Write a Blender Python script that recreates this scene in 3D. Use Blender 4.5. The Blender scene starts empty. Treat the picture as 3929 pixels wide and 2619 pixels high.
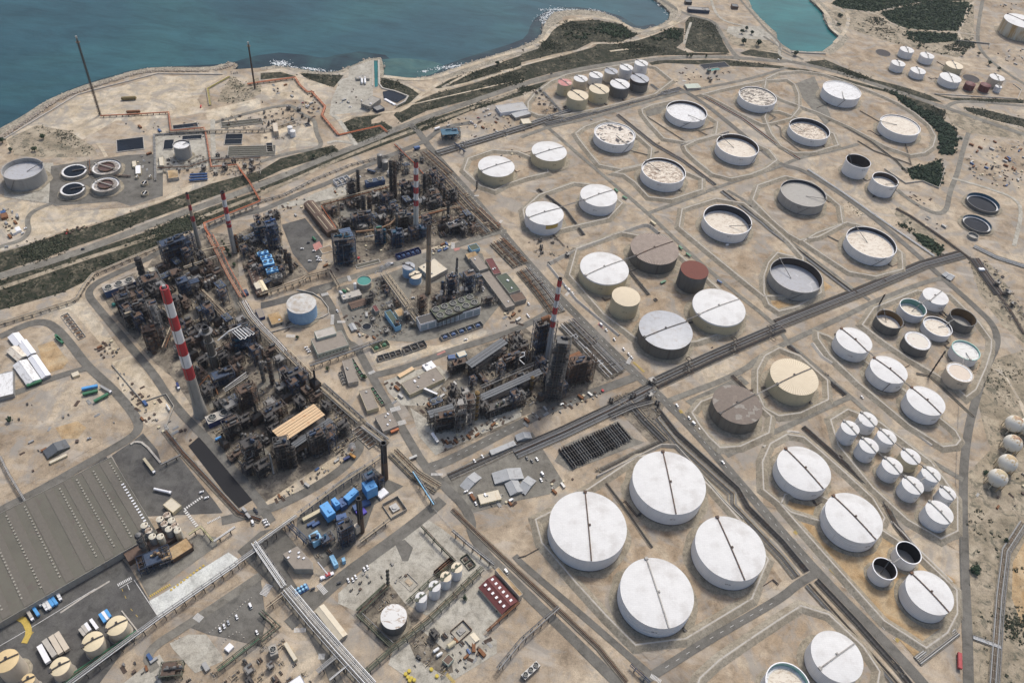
import bpy,bmesh,math,random
from math import radians as R_,sin,cos,pi,hypot,atan2
from mathutils import Vector,Matrix
from mathutils.geometry import tessellate_polygon
rnd = random.Random(7)
sc = bpy.context.scene
COL = sc.collection
# camera, sky, sun
FPX,PCX,PCY,CAMH,IW,IH = 3105.256,1964.5,1114.08,720.0,3929,2619
PIT,ROL = R_(43.0686),R_(-6.3403)
_f = Vector((0,cos(PIT),-sin(PIT)));_r0 = Vector((1,0,0));_d0 = Vector((0,-sin(PIT),-cos(PIT)))
_r = cos(ROL)*_r0 + sin(ROL)*_d0;_d = -sin(ROL)*_r0 + cos(ROL)*_d0
cam = bpy.data.cameras.new('camera');cam_o = bpy.data.objects.new('camera',cam);COL.objects.link(cam_o)
m = Matrix.Identity(4)
for i in range(3):
 m[i][0] = _r[i];m[i][1] = -_d[i];m[i][2] = -_f[i]
m[2][3] = CAMH
cam_o.matrix_world = m
cam.sensor_width = 36;cam.lens = FPX/IW*36;cam.shift_y = -((IH/2)-PCY)/IW;cam.shift_x = 0
cam.clip_start = 1;cam.clip_end = 60000
sc.camera = cam_o
SUN_EL,SUN_AZ = R_(56),R_(22)          # azimuth clockwise from +Y
w = bpy.data.worlds.new('World');sc.world = w;w.use_nodes = True
nt = w.node_tree;bg = nt.nodes['Background']
sky = nt.nodes.new('ShaderNodeTexSky');sky.sky_type = 'NISHITA';sky.sun_disc = False
sky.sun_elevation = SUN_EL;sky.sun_rotation = SUN_AZ;sky.air_density = 1.0;sky.dust_density = 4.0;sky.ozone_density = 1.0
nt.links.new(sky.outputs[0],bg.inputs[0]);bg.inputs[1].default_value = 0.12
sl = bpy.data.lights.new('sun','SUN');sl.energy = 2.0;sl.angle = R_(10);sl.color = (1,.96,.9)
so = bpy.data.objects.new('sun',sl);COL.objects.link(so)
so.rotation_euler = Vector((-sin(SUN_AZ)*cos(SUN_EL),-cos(SUN_AZ)*cos(SUN_EL),-sin(SUN_EL))).to_track_quat('-Z','Y').to_euler()
sc.view_settings.view_transform = 'Standard';sc.view_settings.look = 'None'
sc.view_settings.exposure = 0.25;sc.view_settings.gamma = 1
sc.cycles.max_bounces = 4;sc.cycles.diffuse_bounces = 2;sc.cycles.glossy_bounces = 2
# survey: photo pixel -> point on the level plane at height z
S_ = 2.351
CTX = {'Z':(0,0,1/1.6705),'K':(620,900,4.706),'L':(420,1050,2.688),'M':(780,1150,2.688),'N':(820,1450,2.24),
  'O':(1150,560,1.9186),'P':(1550,1200,1.4933),'Q':(900,760,2.24),'R':(1080,1780,2.134)}
for i,oy in enumerate((0,650,1300,1952)):
 for j,ox in enumerate((0,1000,2000,2929)):
  CTX['ABCD'[i]+str(j)] = (ox,oy,S_)
def P(c,x,y,z=0.0):
 ox,oy,s = CTX[c]
 v = _r*((ox+x/s-PCX)/FPX) + _d*((oy+y/s-PCY)/FPX) + _f
 t = (z-CAMH)/v.z
 return Vector((v.x*t,v.y*t,z))
def T(c,*a,z=0.0):
 return [P(c,a[i],a[i+1],z) for i in range(0,len(a),2)]
V0_ = T('A0',60,1260,330,1130,620,1180,850,1330,880,1400,700,1420,350,1420,130,1400)
V1_ = T('A0',2090,680,2200,760,2330,700,2380,830,2200,930,1960,920,2000,820)
V2_ = T('A1',-20,1640,200,1560,900,1305,1250,1185,1500,1085,2365,800,2365,860,1900,1000,1500,1170,1250,1260,900,1390,600,1500,0,1720)
V3_ = T('A2',0,740,250,665,640,590,1000,535,1250,500,1850,480,1880,495,1500,475,1400,430,1460,380,1470,260,1400,250,1100,340,900,400,700,395,640,430,400,500,0,600)
V4_ = T('A2',240,285,330,205,500,190,680,180,900,220,1000,290,1060,310,900,380,640,380,500,450,300,490,0,565,0,490,150,440,230,350)
V5_ = T('A2',1480,200,1520,150,1700,180,1780,270,1820,380,1880,480,1560,470,1480,430)
V6_ = T('A2',-20,800,400,690,1000,600,1250,545,1850,540,2370,600,2370,620,1300,570,600,680,0,840)
V7_ = T('A3',-20,600,400,650,700,730,1100,830,1400,950,1560,1060,1600,1090,1650,1010,1500,940,1100,810,700,700,400,630,0,580)
V8_ = T('A3',1110,800,1250,870,1430,980,1590,1070,1720,1170,1740,1270,1700,1380,1600,1400,1590,1210,1460,1070,1280,950,1180,860)
V9_ = T('A3',370,560,560,540,700,600,1000,720,1250,780,1500,860,1620,930,1300,870,900,730,600,640)
V10_ = T('A3',1500,842,1700,882,2351,902,2351,935,1700,905)
V11_ = T('A3',1800,965,2000,990,2370,1080,2370,1150,2100,1090,1850,1010)
V12_ = T('A3',1290,1540,1600,1440,1610,1580,1590,1690,1480,1640,1350,1610)
V13_ = T('B3',1340,570,1480,600,1640,720,1580,770,1440,690)
V14_ = T('B3',1850,790,2050,860,2200,1050,2351,1300,2351,1568,2150,1400,1950,1130)
V15_ = T('C3',1860,250,2351,100,2400,1568,1840,1568,1850,1200,2050,1000,1990,800)
V16_ = T('D3',1850,0,2400,0,2400,1600,1880,1600,1860,800)
# materials
MATS = {}
def _new(name):
 m = bpy.data.materials.new(name);m.use_nodes = True
 n = m.node_tree;return m,n,n.nodes['Principled BSDF']
def _noise(n,scale,detail=4,rough=.6,vec=None,dist=0):
 t = n.nodes.new('ShaderNodeTexNoise');t.inputs['Scale'].default_value = scale;t.inputs['Detail'].default_value = detail
 t.inputs['Roughness'].default_value = rough;t.inputs['Distortion'].default_value = dist
 if vec:n.links.new(vec,t.inputs['Vector'])
 return t.outputs['Fac']
def _ramp(n,fac,stops,interp='LINEAR'):
 r = n.nodes.new('ShaderNodeValToRGB');e = r.color_ramp.elements;r.color_ramp.interpolation = interp
 while len(e) < len(stops):e.new(.5)
 for k,(p,c) in enumerate(stops):
  e[k].position = p;e[k].color = (c[0],c[1],c[2],1) if hasattr(c,'__len__') else (c,c,c,1)
 n.links.new(fac,r.inputs[0]);return r.outputs[0]
def _mix(n,fac,a,b,mode='MIX'):
 x = n.nodes.new('ShaderNodeMix');x.data_type = 'RGBA';x.blend_type = mode
 for k,s in ((0,fac),(6,a),(7,b)):
  if hasattr(s,'is_linked'):n.links.new(s,x.inputs[k])
  elif k == 0:x.inputs[0].default_value = s
  else:x.inputs[k].default_value = (*s,1)
 return x.outputs[2]
def _vec(n,kind='Object',scale=(1,1,1)):
 t = n.nodes.new('ShaderNodeTexCoord')
 if kind == 'World':
  g = n.nodes.new('ShaderNodeNewGeometry');o = g.outputs['Position']
 else:o = t.outputs[kind]
 mp = n.nodes.new('ShaderNodeMapping');mp.inputs['Scale'].default_value = scale
 n.links.new(o,mp.inputs[0]);return mp.outputs[0]
def mul(c,k):return tuple(min(1,x*k) for x in c)
def mat(name,col,rough=.65,metal=0.0,var=.25,scale=.35,dirt=None,dirt_amt=.5,dscale=.12,vscale=(1,1,1),world=False):
 """painted / weathered surface: base tone varies, dirt shows in worn patches"""
 if name in MATS:return MATS[name]
 m,n,b = _new(name)
 v = _vec(n,'World' if world else 'Object',vscale)
 c = _ramp(n,_noise(n,scale,5,.65,v),[(.25,mul(col,1-var)),(.5,col),(.78,mul(col,1+var*.6))])
 if dirt:
  f = _ramp(n,_noise(n,dscale,6,.7,v,.3),[(.62-dirt_amt*.25,(0,0,0)),(.72-dirt_amt*.15,(1,1,1))])
  c = _mix(n,f,c,dirt)
 n.links.new(c,b.inputs['Base Color']);b.inputs['Roughness'].default_value = rough;b.inputs['Metallic'].default_value = metal
 MATS[name] = m;return m
GT = (.97,.985,.93)
def ground_mat(name,cols,s1=.012,s2=.08,s3=.9,dark=None,darkamt=.5,bump=.3,rough=.95,spot=.62,grey=False):
 cols = [(c[0]*GT[0],c[1]*GT[1],c[2]*GT[2]) for c in cols]
 m,n,b = _new(name);v = _vec(n,'World')
 a = _ramp(n,_noise(n,s1,6,.62,v,.6),[(.3,cols[0]),(.45,cols[1]),(.55,cols[2]),(.7,cols[3])])
 a = _mix(n,1.0,a,_ramp(n,_noise(n,s2,5,.7,v,.4),[(.3,.62),(.5,1.0),(.72,1.2)]),'MULTIPLY')
 a = _mix(n,1.0,a,_ramp(n,_noise(n,s3,3,.7,v),[(.3,.74),(.5,1.0),(.72,1.16)]),'MULTIPLY')
 if grey:
  a = _mix(n,_ramp(n,_noise(n,.022,7,.68,v,1.4),[(.48,(0,0,0)),(.6,(.75,)*3)]),a,(.285,.268,.24))
  a = _mix(n,_ramp(n,_noise(n,.016,5,.6,_vec(n,'World',(1,2.4,1)),.8),[(.56,(0,0,0)),(.66,(.55,)*3)]),a,(.46,.41,.345))
  a = _mix(n,_ramp(n,_noise(n,.33,4,.7,v),[(.62,(0,0,0)),(.7,(.55,)*3)]),a,(.13,.115,.09))
  w_ = n.nodes.new('ShaderNodeTexWave');w_.inputs['Scale'].default_value = .02;w_.inputs['Distortion'].default_value = 9;w_.inputs['Detail'].default_value = 2;w_.inputs['Detail Scale'].default_value = .35;n.links.new(v,w_.inputs['Vector'])
  a = _mix(n,_ramp(n,w_.outputs['Fac'],[(.9,(0,0,0)),(.99,(.13,)*3)]),a,(.24,.2,.16))
 if dark:
  f1 = _noise(n,s2*.7,8,.72,v,1.0)
  a = _mix(n,_ramp(n,f1,[(spot,(0,0,0)),(spot+.07,(darkamt,)*3)]),a,dark)
 n.links.new(a,b.inputs['Base Color']);b.inputs['Roughness'].default_value = rough;b.inputs['Specular IOR Level'].default_value = .2
 if bump:
  bp = n.nodes.new('ShaderNodeBump');bp.inputs['Strength'].default_value = bump;bp.inputs['Distance'].default_value = 1.0
  n.links.new(_noise(n,.5,6,.7,v),bp.inputs['Height']);n.links.new(bp.outputs[0],b.inputs['Normal'])
 MATS[name] = m;return m
EARTH = ground_mat('earth',[(.25,.19,.14),(.355,.28,.212),(.43,.345,.265),(.54,.455,.36)],dark=(.21,.165,.125),darkamt=.55,grey=True)
EARTH2 = ground_mat('tank_pen_earth',[(.245,.18,.125),(.335,.255,.185),(.395,.31,.235),(.46,.38,.295)],s1=.03,dark=(.235,.175,.12),darkamt=.6,spot=.58,grey=True)
PALE = ground_mat('pale_limestone',[(.42,.34,.25),(.50,.41,.31),(.55,.46,.36),(.62,.55,.46)],s1=.03,dark=(.28,.24,.19),darkamt=.5,spot=.6,grey=True)
OCHRE = ground_mat('ochre_earth',[(.34,.22,.11),(.42,.29,.17),(.44,.32,.2),(.47,.37,.26)],s1=.05,dark=(.2,.14,.09),darkamt=.5)
WASTE = ground_mat('waste_ground',[(.22,.185,.14),(.30,.25,.19),(.36,.3,.235),(.42,.36,.28)],s1=.03,s2=.12,dark=(.10,.10,.075),darkamt=.75,spot=.52)
ASPH = ground_mat('asphalt',[(.125,.116,.106),(.145,.135,.125),(.16,.15,.14),(.185,.173,.16)],s1=.02,s2=.1,s3=1.5,dark=(.13,.12,.11),darkamt=.5,bump=.1,rough=.85)
ASPH2 = ground_mat('worn_asphalt',[(.17,.155,.138),(.195,.18,.162),(.215,.2,.18),(.25,.232,.208)],s1=.03,s2=.12,s3=1.2,dark=(.16,.14,.12),darkamt=.6,bump=.1)
DASPH = ground_mat('dark_asphalt',[(.085,.08,.08),(.105,.1,.1),(.12,.115,.112),(.14,.133,.13)],s1=.03,s2=.1,s3=1.5,dark=(.17,.155,.14),darkamt=.4,bump=.1)
CONC = ground_mat('concrete_paving',[(.33,.3,.265),(.38,.35,.31),(.42,.39,.35),(.47,.44,.4)],s1=.04,s2=.15,dark=(.25,.22,.19),darkamt=.5,bump=.1)
BUNDM = ground_mat('bund_gravel',[(.25,.21,.165),(.3,.26,.21),(.335,.295,.245),(.38,.34,.29)],s1=.03,s2=.3,s3=1.2,dark=(.2,.165,.125),darkamt=.6,spot=.55)
SHADEBED = ground_mat('shade_tinted_bed',[(.16,.138,.115),(.2,.175,.147),(.235,.205,.17),(.28,.245,.205)],s1=.05,s2=.3,dark=(.09,.08,.068),darkamt=.7,bump=.1)  # bed brown, darkened to paint in the shade of pipes and trench
DUST = ground_mat('white_dust_paving',[(.5,.5,.5),(.58,.58,.58),(.62,.62,.61),(.4,.39,.38)],s1=.03,s2=.08,dark=(.32,.3,.28),darkamt=.4,bump=.1,spot=.58)
OILY = ground_mat('oily_plant_floor',[(.13,.112,.094),(.19,.163,.135),(.26,.222,.182),(.37,.315,.255)],s1=.05,s2=.2,s3=1.,dark=(.075,.064,.056),darkamt=.8,spot=.52)
GREEN = ground_mat('scrub_ground',[(.035,.034,.024),(.055,.051,.038),(.1,.088,.066),(.2,.17,.13)],s1=.06,s2=.25,s3=.9,dark=(.022,.028,.017),darkamt=.95,spot=.46)
FORESTG = ground_mat('forest_floor',[(.035,.05,.03),(.045,.06,.038),(.06,.072,.046),(.12,.11,.075)],s1=.03,s2=.25,dark=(.02,.034,.02),darkamt=.9,spot=.45)
ROCKG = ground_mat('shore_rock',[(.25,.22,.18),(.34,.3,.245),(.4,.35,.29),(.46,.41,.34)],s1=.05,s2=.3,s3=2.,dark=(.13,.12,.1),darkamt=.8,bump=.6,spot=.5)
PAINTW = mat('road_paint',(.62,.61,.58),.8,var=.3,scale=1.)
PAINTY = mat('yellow_paint',(.5,.36,.08),.8,var=.3,scale=1.)
def water_mat(name,c1,c2,c3,sc1=.0025,rough=.22,bump=.35):
 m,n,b = _new(name);v = _vec(n,'World')
 v2 = _vec(n,'World',(.35,1.0,1.0))
 a = _ramp(n,_noise(n,sc1,4,.55,v,.8),[(.33,c1),(.5,c2),(.66,c3)])
 a = _mix(n,1.0,a,_ramp(n,_noise(n,.03,6,.75,v2,.5),[(.32,.72),(.5,1.),(.68,1.22)]),'MULTIPLY')
 a = _mix(n,1.0,a,_ramp(n,_noise(n,.007,5,.6,_vec(n,'World',(.5,1.3,1)),1.),[(.33,.88),(.5,1.),(.68,1.13)]),'MULTIPLY')
 n.links.new(a,b.inputs['Base Color']);b.inputs['Roughness'].default_value = rough;b.inputs['IOR'].default_value = 1.33;b.inputs['Specular IOR Level'].default_value = .3
 bp = n.nodes.new('ShaderNodeBump');bp.inputs['Strength'].default_value = bump;bp.inputs['Distance'].default_value = 1.5
 n.links.new(_noise(n,.09,8,.72,v2,.3),bp.inputs['Height']);n.links.new(bp.outputs[0],b.inputs['Normal'])
 MATS[name] = m;return m
SEA = water_mat('sea_water',(.02,.062,.082),(.025,.078,.097),(.031,.098,.11))
LAGOON = water_mat('lagoon_water',(.01,.105,.115),(.016,.13,.135),(.028,.155,.15),.006)
SHOAL = water_mat('shoal_water',(.013,.026,.036),(.018,.04,.05),(.03,.075,.08),.012)
POND = water_mat('pond_water',(.006,.009,.014),(.008,.012,.018),(.012,.018,.028),.02,.08,.02)
WHITE = mat('white_paint',(.72,.72,.71),.5,var=.05,scale=.15,dirt=(.6,.56,.5),dirt_amt=.05)
WWALL = mat('white_tank_wall',(.75,.755,.76),.5,var=.08,scale=.35,dirt=(.55,.53,.5),dirt_amt=.0,vscale=(1,1,.12))
CREAM = mat('cream_tank_wall',(.56,.49,.33),.6,var=.1,scale=.35,dirt=(.45,.36,.22),dirt_amt=.05,vscale=(1,1,.12))
BEIGE = mat('beige_tank_wall',(.55,.48,.38),.6,var=.1,scale=.35,dirt=(.42,.33,.24),dirt_amt=.2,vscale=(1,1,.15))
GWALL = mat('grey_tank_wall',(.33,.325,.31),.55,var=.15,scale=.3,dirt=(.24,.22,.2),dirt_amt=.15,vscale=(1,1,.12))
DWALL = mat('dark_tank_wall',(.13,.13,.125),.6,var=.25,scale=.3,dirt=(.07,.065,.06),dirt_amt=.3,vscale=(1,1,.1))
BRWALL = mat('weathered_brown_wall',(.17,.155,.13),.7,var=.25,scale=.3,dirt=(.11,.095,.075),dirt_amt=.4,vscale=(1,1,.1))
BLUEW = mat('pale_blue_wall',(.25,.42,.62),.55,var=.12,scale=.3,dirt=(.3,.35,.4),dirt_amt=.1,vscale=(1,1,.15))
STAINW = mat('stained_cream_wall',(.6,.57,.47),.6,var=.1,scale=.2,dirt=(.42,.27,.1),dirt_amt=.7,dscale=.1,vscale=(1,1,.15))
BLACK = mat('black_paint',(.012,.013,.018),.6,var=.3)
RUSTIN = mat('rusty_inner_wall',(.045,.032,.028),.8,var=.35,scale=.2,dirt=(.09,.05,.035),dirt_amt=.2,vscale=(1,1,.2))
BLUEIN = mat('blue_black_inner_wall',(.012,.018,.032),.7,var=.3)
TEALIN = mat('teal_inner_wall',(.16,.33,.29),.7,var=.2,dirt=(.25,.3,.26),dirt_amt=.3)
GOLDIN = mat('rust_gold_inner_wall',(.18,.11,.045),.8,var=.3,scale=.3,dirt=(.08,.05,.03),dirt_amt=.4)
TEALP = mat('teal_paint',(.3,.5,.44),.6,var=.15)
RW = mat('white_roof',(.675,.67,.65),.7,var=.07,scale=.09,dirt=(.56,.545,.52),dirt_amt=.55,dscale=.035)
RST = mat('stained_white_roof',(.55,.545,.52),.7,var=.15,scale=.12,dirt=(.4,.34,.27),dirt_amt=.7,dscale=.1)
RCREAM = mat('cream_roof',(.66,.57,.42),.6,var=.06,scale=.1)
RSILVER = mat('silver_roof',(.36,.375,.4),.45,var=.15,scale=.1,dirt=(.29,.275,.26),dirt_amt=.35)
RRED = mat('oxide_red_roof',(.15,.045,.03),.8,var=.25,scale=.5)
RPINK = mat('worn_pink_roof',(.5,.22,.2),.8,var=.25,scale=.2,dirt=(.62,.5,.42),dirt_amt=.5)
DRED = mat('dark_red_dome',(.12,.028,.028),.6,var=.2,scale=.4)
def seams(m,amt=.86):
 n = m.node_tree;b = n.nodes['Principled BSDF'];src = b.inputs['Base Color'].links[0].from_socket
 k = n.nodes.new('ShaderNodeTexBrick');k.inputs['Scale'].default_value = .11;k.inputs['Mortar Size'].default_value = .012;k.inputs['Color1'].default_value = (1,1,1,1);k.inputs['Color2'].default_value = (.95,.95,.945,1);k.inputs['Mortar'].default_value = (amt,amt,amt,1);n.links.new(_vec(n,'Object',(1,1.2,1)),k.inputs['Vector'])
 n.links.new(_mix(n,1.0,src,k.outputs['Color'],'MULTIPLY'),b.inputs['Base Color'])
def strakes(m):
 n = m.node_tree;b = n.nodes['Principled BSDF'];src = b.inputs['Base Color'].links[0].from_socket
 k = n.nodes.new('ShaderNodeTexWave');k.bands_direction = 'Z';k.inputs['Scale'].default_value = .13;n.links.new(_vec(n),k.inputs['Vector'])
 n.links.new(_mix(n,1.0,src,_ramp(n,k.outputs['Fac'],[(.0,(.8,)*3),(.12,(.96,)*3),(1,(1,)*3)]),'MULTIPLY'),b.inputs['Base Color'])
for m_ in (WWALL,CREAM,GWALL,BRWALL,DWALL,BLUEW):strakes(m_)
seams(RW);seams(RSILVER,.8);seams(RST,.8)
def floatroof(name,base,patch,spots,s=.35,lo=.5,hi=.58,sp=.66):
 m,n,b = _new(name);v = _vec(n);vr = _vec(n,'Object',(.6,1.4,1))
 a = _mix(n,_ramp(n,_noise(n,s,5,.75,vr,1.2),[(lo,(0,0,0)),(hi,(1,1,1))]),base,patch)
 a = _mix(n,_ramp(n,_noise(n,.07,3,.6,v,.5),[(sp,(0,0,0)),(sp+.03,(1,1,1))]),a,spots)
 n.links.new(a,b.inputs['Base Color']);b.inputs['Roughness'].default_value = .75;MATS[name] = m;return m
FRW = floatroof('white_floating_roof',(.7,.7,.69),(.48,.47,.45),(.6,.59,.58),.22,.5,.6)
FRC = floatroof('cream_floating_roof',(.68,.62,.52),(.45,.36,.27),(.58,.5,.4),.25,.5,.62)
FRP = floatroof('patchy_floating_roof',(.68,.61,.5),(.24,.17,.12),(.5,.42,.33),.2,.49,.54,.62)
FRB = floatroof('peeling_floating_roof',(.68,.62,.53),(.36,.28,.21),(.05,.045,.05),.2,.51,.58,.56)
FRG = floatroof('grey_floating_roof',(.36,.345,.31),(.3,.28,.25),(.42,.4,.36),.3,.5,.65)
FRS = floatroof('silver_floating_roof',(.4,.41,.43),(.33,.31,.29),(.5,.5,.51),.3,.5,.65)
FRD = floatroof('dark_patchy_floating_roof',(.66,.6,.5),(.1,.075,.06),(.5,.45,.37),.17,.48,.52)
def radial(name,c1,c2,n_ribs=90):
 m,n,b = _new(name);t = n.nodes.new('ShaderNodeTexCoord');sp = n.nodes.new('ShaderNodeSeparateXYZ')
 n.links.new(t.outputs['Object'],sp.inputs[0]);at = n.nodes.new('ShaderNodeMath');at.operation = 'ARCTAN2'
 n.links.new(sp.outputs[1],at.inputs[0]);n.links.new(sp.outputs[0],at.inputs[1])
 mu = n.nodes.new('ShaderNodeMath');mu.operation = 'MULTIPLY';mu.inputs[1].default_value = n_ribs;n.links.new(at.outputs[0],mu.inputs[0])
 si = n.nodes.new('ShaderNodeMath');si.operation = 'SINE';n.links.new(mu.outputs[0],si.inputs[0])
 ad = n.nodes.new('ShaderNodeMath');ad.operation = 'MULTIPLY_ADD';ad.inputs[1].default_value = .35;n.links.new(si.outputs[0],ad.inputs[0])
 n.links.new(_noise(n,.15,5,.7,t.outputs['Object']),ad.inputs[2])
 n.links.new(_ramp(n,ad.outputs[0],[(.2,c1),(.75,c2)]),b.inputs['Base Color']);b.inputs['Roughness'].default_value = .8
 MATS[name] = m;return m
RBROWN = radial('ribbed_brown_roof',(.17,.13,.105),(.36,.3,.25))
RCRIB = radial('ribbed_cream_roof',(.56,.47,.33),(.68,.59,.44),60)
def patchroof(name,c1,c2,s=.12):
 m,n,b = _new(name);v = _vec(n)
 t = n.nodes.new('ShaderNodeTexVoronoi');t.inputs['Scale'].default_value = s;t.distance = 'CHEBYCHEV';n.links.new(v,t.inputs['Vector'])
 sp = n.nodes.new('ShaderNodeSeparateColor');n.links.new(t.outputs['Color'],sp.inputs[0])
 a = _ramp(n,sp.outputs[0],[(.0,c1),(.8,mul(c1,1.15)),(.82,c2)],'CONSTANT')
 a = _mix(n,1.0,a,_ramp(n,_noise(n,.3,5,.7,v),[(.3,.8),(.7,1.15)]),'MULTIPLY')
 n.links.new(a,b.inputs['Base Color']);b.inputs['Roughness'].default_value = .8;MATS[name] = m;return m
RPATCH = patchroof('patched_tank_roof',(.185,.15,.122),(.27,.245,.21),.17)
STEEL = mat('dark_steel',(.055,.052,.05),.6,.2,var=.35,scale=.6,dirt=(.085,.05,.032),dirt_amt=.35)
STEELB = mat('dark_blue_steel',(.032,.055,.1),.55,.1,var=.35,scale=.5,dirt=(.05,.04,.035),dirt_amt=.3)
BROWN = mat('brown_steel',(.095,.065,.048),.75,var=.35,scale=.5,dirt=(.15,.075,.035),dirt_amt=.45)
RUST = mat('rust',(.2,.09,.04),.85,var=.35,scale=.5)
GREY = mat('grey_steel',(.2,.195,.185),.5,.2,var=.25,scale=.5,dirt=(.1,.09,.08),dirt_amt=.3)
LGREY = mat('light_grey_steel',(.33,.33,.32),.45,.2,var=.15,scale=.5,dirt=(.25,.22,.18),dirt_amt=.2)
PIPEW = mat('white_pipe',(.7,.7,.68),.45,.1,var=.1,scale=.5,dirt=(.4,.36,.3),dirt_amt=.15)
PIPEC = mat('cream_pipe',(.48,.4,.28),.6,var=.2,scale=.4,dirt=(.25,.18,.11),dirt_amt=.3)
ORANGE = mat('orange_pipe',(.52,.15,.055),.6,var=.2,scale=.4,dirt=(.3,.12,.06),dirt_amt=.2)
SALMON = mat('salmon_pipe',(.6,.26,.15),.6,var=.2,scale=.4)
BLUE = mat('blue_paint',(.035,.09,.22),.5,var=.2,scale=.4,dirt=(.03,.05,.09),dirt_amt=.2)
DBLUE = mat('deep_blue_paint',(.012,.03,.13),.5,var=.25,scale=.4)
SKYB = mat('sky_blue_paint',(.09,.33,.66),.5,var=.12,scale=.3,dirt=(.06,.18,.36),dirt_amt=.15)
LSKYB = mat('light_blue_paint',(.26,.52,.72),.5,var=.12,scale=.3)
PETROL = mat('petrol_blue_paint',(.02,.1,.16),.5,var=.2)
TEAL = mat('teal_green_paint',(.03,.22,.19),.5,var=.2)
GREENP = mat('green_paint',(.04,.16,.08),.5,var=.2)
OLIVE = mat('olive_steel',(.10,.115,.075),.7,var=.3,scale=.5,dirt=(.06,.05,.035),dirt_amt=.5)
REDP = mat('red_paint',(.43,.035,.04),.65,var=.2,scale=.15,dirt=(.22,.05,.045),dirt_amt=.4,vscale=(1,1,.3))
REDW = mat('weathered_red_paint',(.36,.04,.045),.6,var=.2,scale=.3)
WHP = mat('white_band_paint',(.7,.7,.69),.6,var=.08,scale=.3,dirt=(.45,.43,.4),dirt_amt=.35,vscale=(1,1,.2))
CONCW = mat('weathered_concrete',(.33,.31,.27),.85,var=.2,scale=.3,dirt=(.22,.19,.16),dirt_amt=.3,vscale=(1,1,.3))
CONCL = mat('pale_concrete',(.44,.41,.36),.85,var=.15,scale=.3,dirt=(.3,.26,.21),dirt_amt=.3)
PALEG = mat('pale_green_render',(.46,.5,.42),.8,var=.1,scale=.3,dirt=(.34,.33,.28),dirt_amt=.2)
GRAVR = mat('gravel_roof',(.27,.235,.195),.9,var=.15,scale=.3,dirt=(.21,.18,.15),dirt_amt=.3)
CREAMR = mat('cream_sheet_roof',(.58,.52,.4),.6,var=.1,scale=.2,dirt=(.5,.4,.27),dirt_amt=.2)
TANR = mat('sandy_orange_sheet_roof',(.64,.45,.26),.65,var=.14,scale=.12,dirt=(.5,.26,.12),dirt_amt=.25)
MAROON = mat('maroon_roof',(.13,.035,.033),.75,var=.2,scale=.3)
BROWNR = mat('brown_sheet_roof',(.13,.085,.062),.8,var=.3,scale=.15,dirt=(.18,.13,.09),dirt_amt=.3)
GREENR = mat('dark_green_roof',(.075,.095,.065),.8,var=.2,scale=.3)
GREYR = mat('ribbed_grey_roof',(.36,.37,.37),.6,var=.18,scale=.2,dirt=(.25,.25,.25),dirt_amt=.3)
SLATE = mat('slate_grey_sheet_roof',(.1,.11,.12),.6,var=.25,scale=.3,dirt=(.06,.06,.06),dirt_amt=.3)
GLASS = mat('dark_window_glass',(.03,.045,.055),.2,var=.2)
YELLOW = mat('yellow_paint_metal',(.5,.38,.03),.55,var=.15)
YOLIVE = mat('olive_yellow_paint',(.38,.32,.05),.6,var=.2)
TYRE = mat('tyre_rubber',(.02,.02,.02),.9,var=.1)
FANM = mat('fan_blade',(.12,.13,.12),.5,var=.2)
PLASW = mat('clean_white_sheet',(.76,.76,.77),.5,var=.05)
SKYLIGHT = mat('skylight_panel',(.4,.38,.31),.6,var=.2,scale=.3)
ROCKM = mat('armour_rock',(.42,.36,.29),.95,var=.3,scale=.3,world=True)
LEAF = mat('tree_leaf',(.045,.07,.03),.9,var=.45,scale=.5,world=True)
LEAFD = mat('pine_leaf',(.022,.045,.022),.9,var=.4,scale=.4,world=True)
SCRUB = mat('scrub_leaf',(.055,.062,.034),.95,var=.5,scale=.08,dirt=(.028,.042,.022),dirt_amt=.9,dscale=.05,world=True)
BARK = mat('bark',(.1,.07,.045),.95,var=.3)
FOAM = mat('surf_foam',(.75,.78,.78),.8,var=.15,scale=.5)
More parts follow.
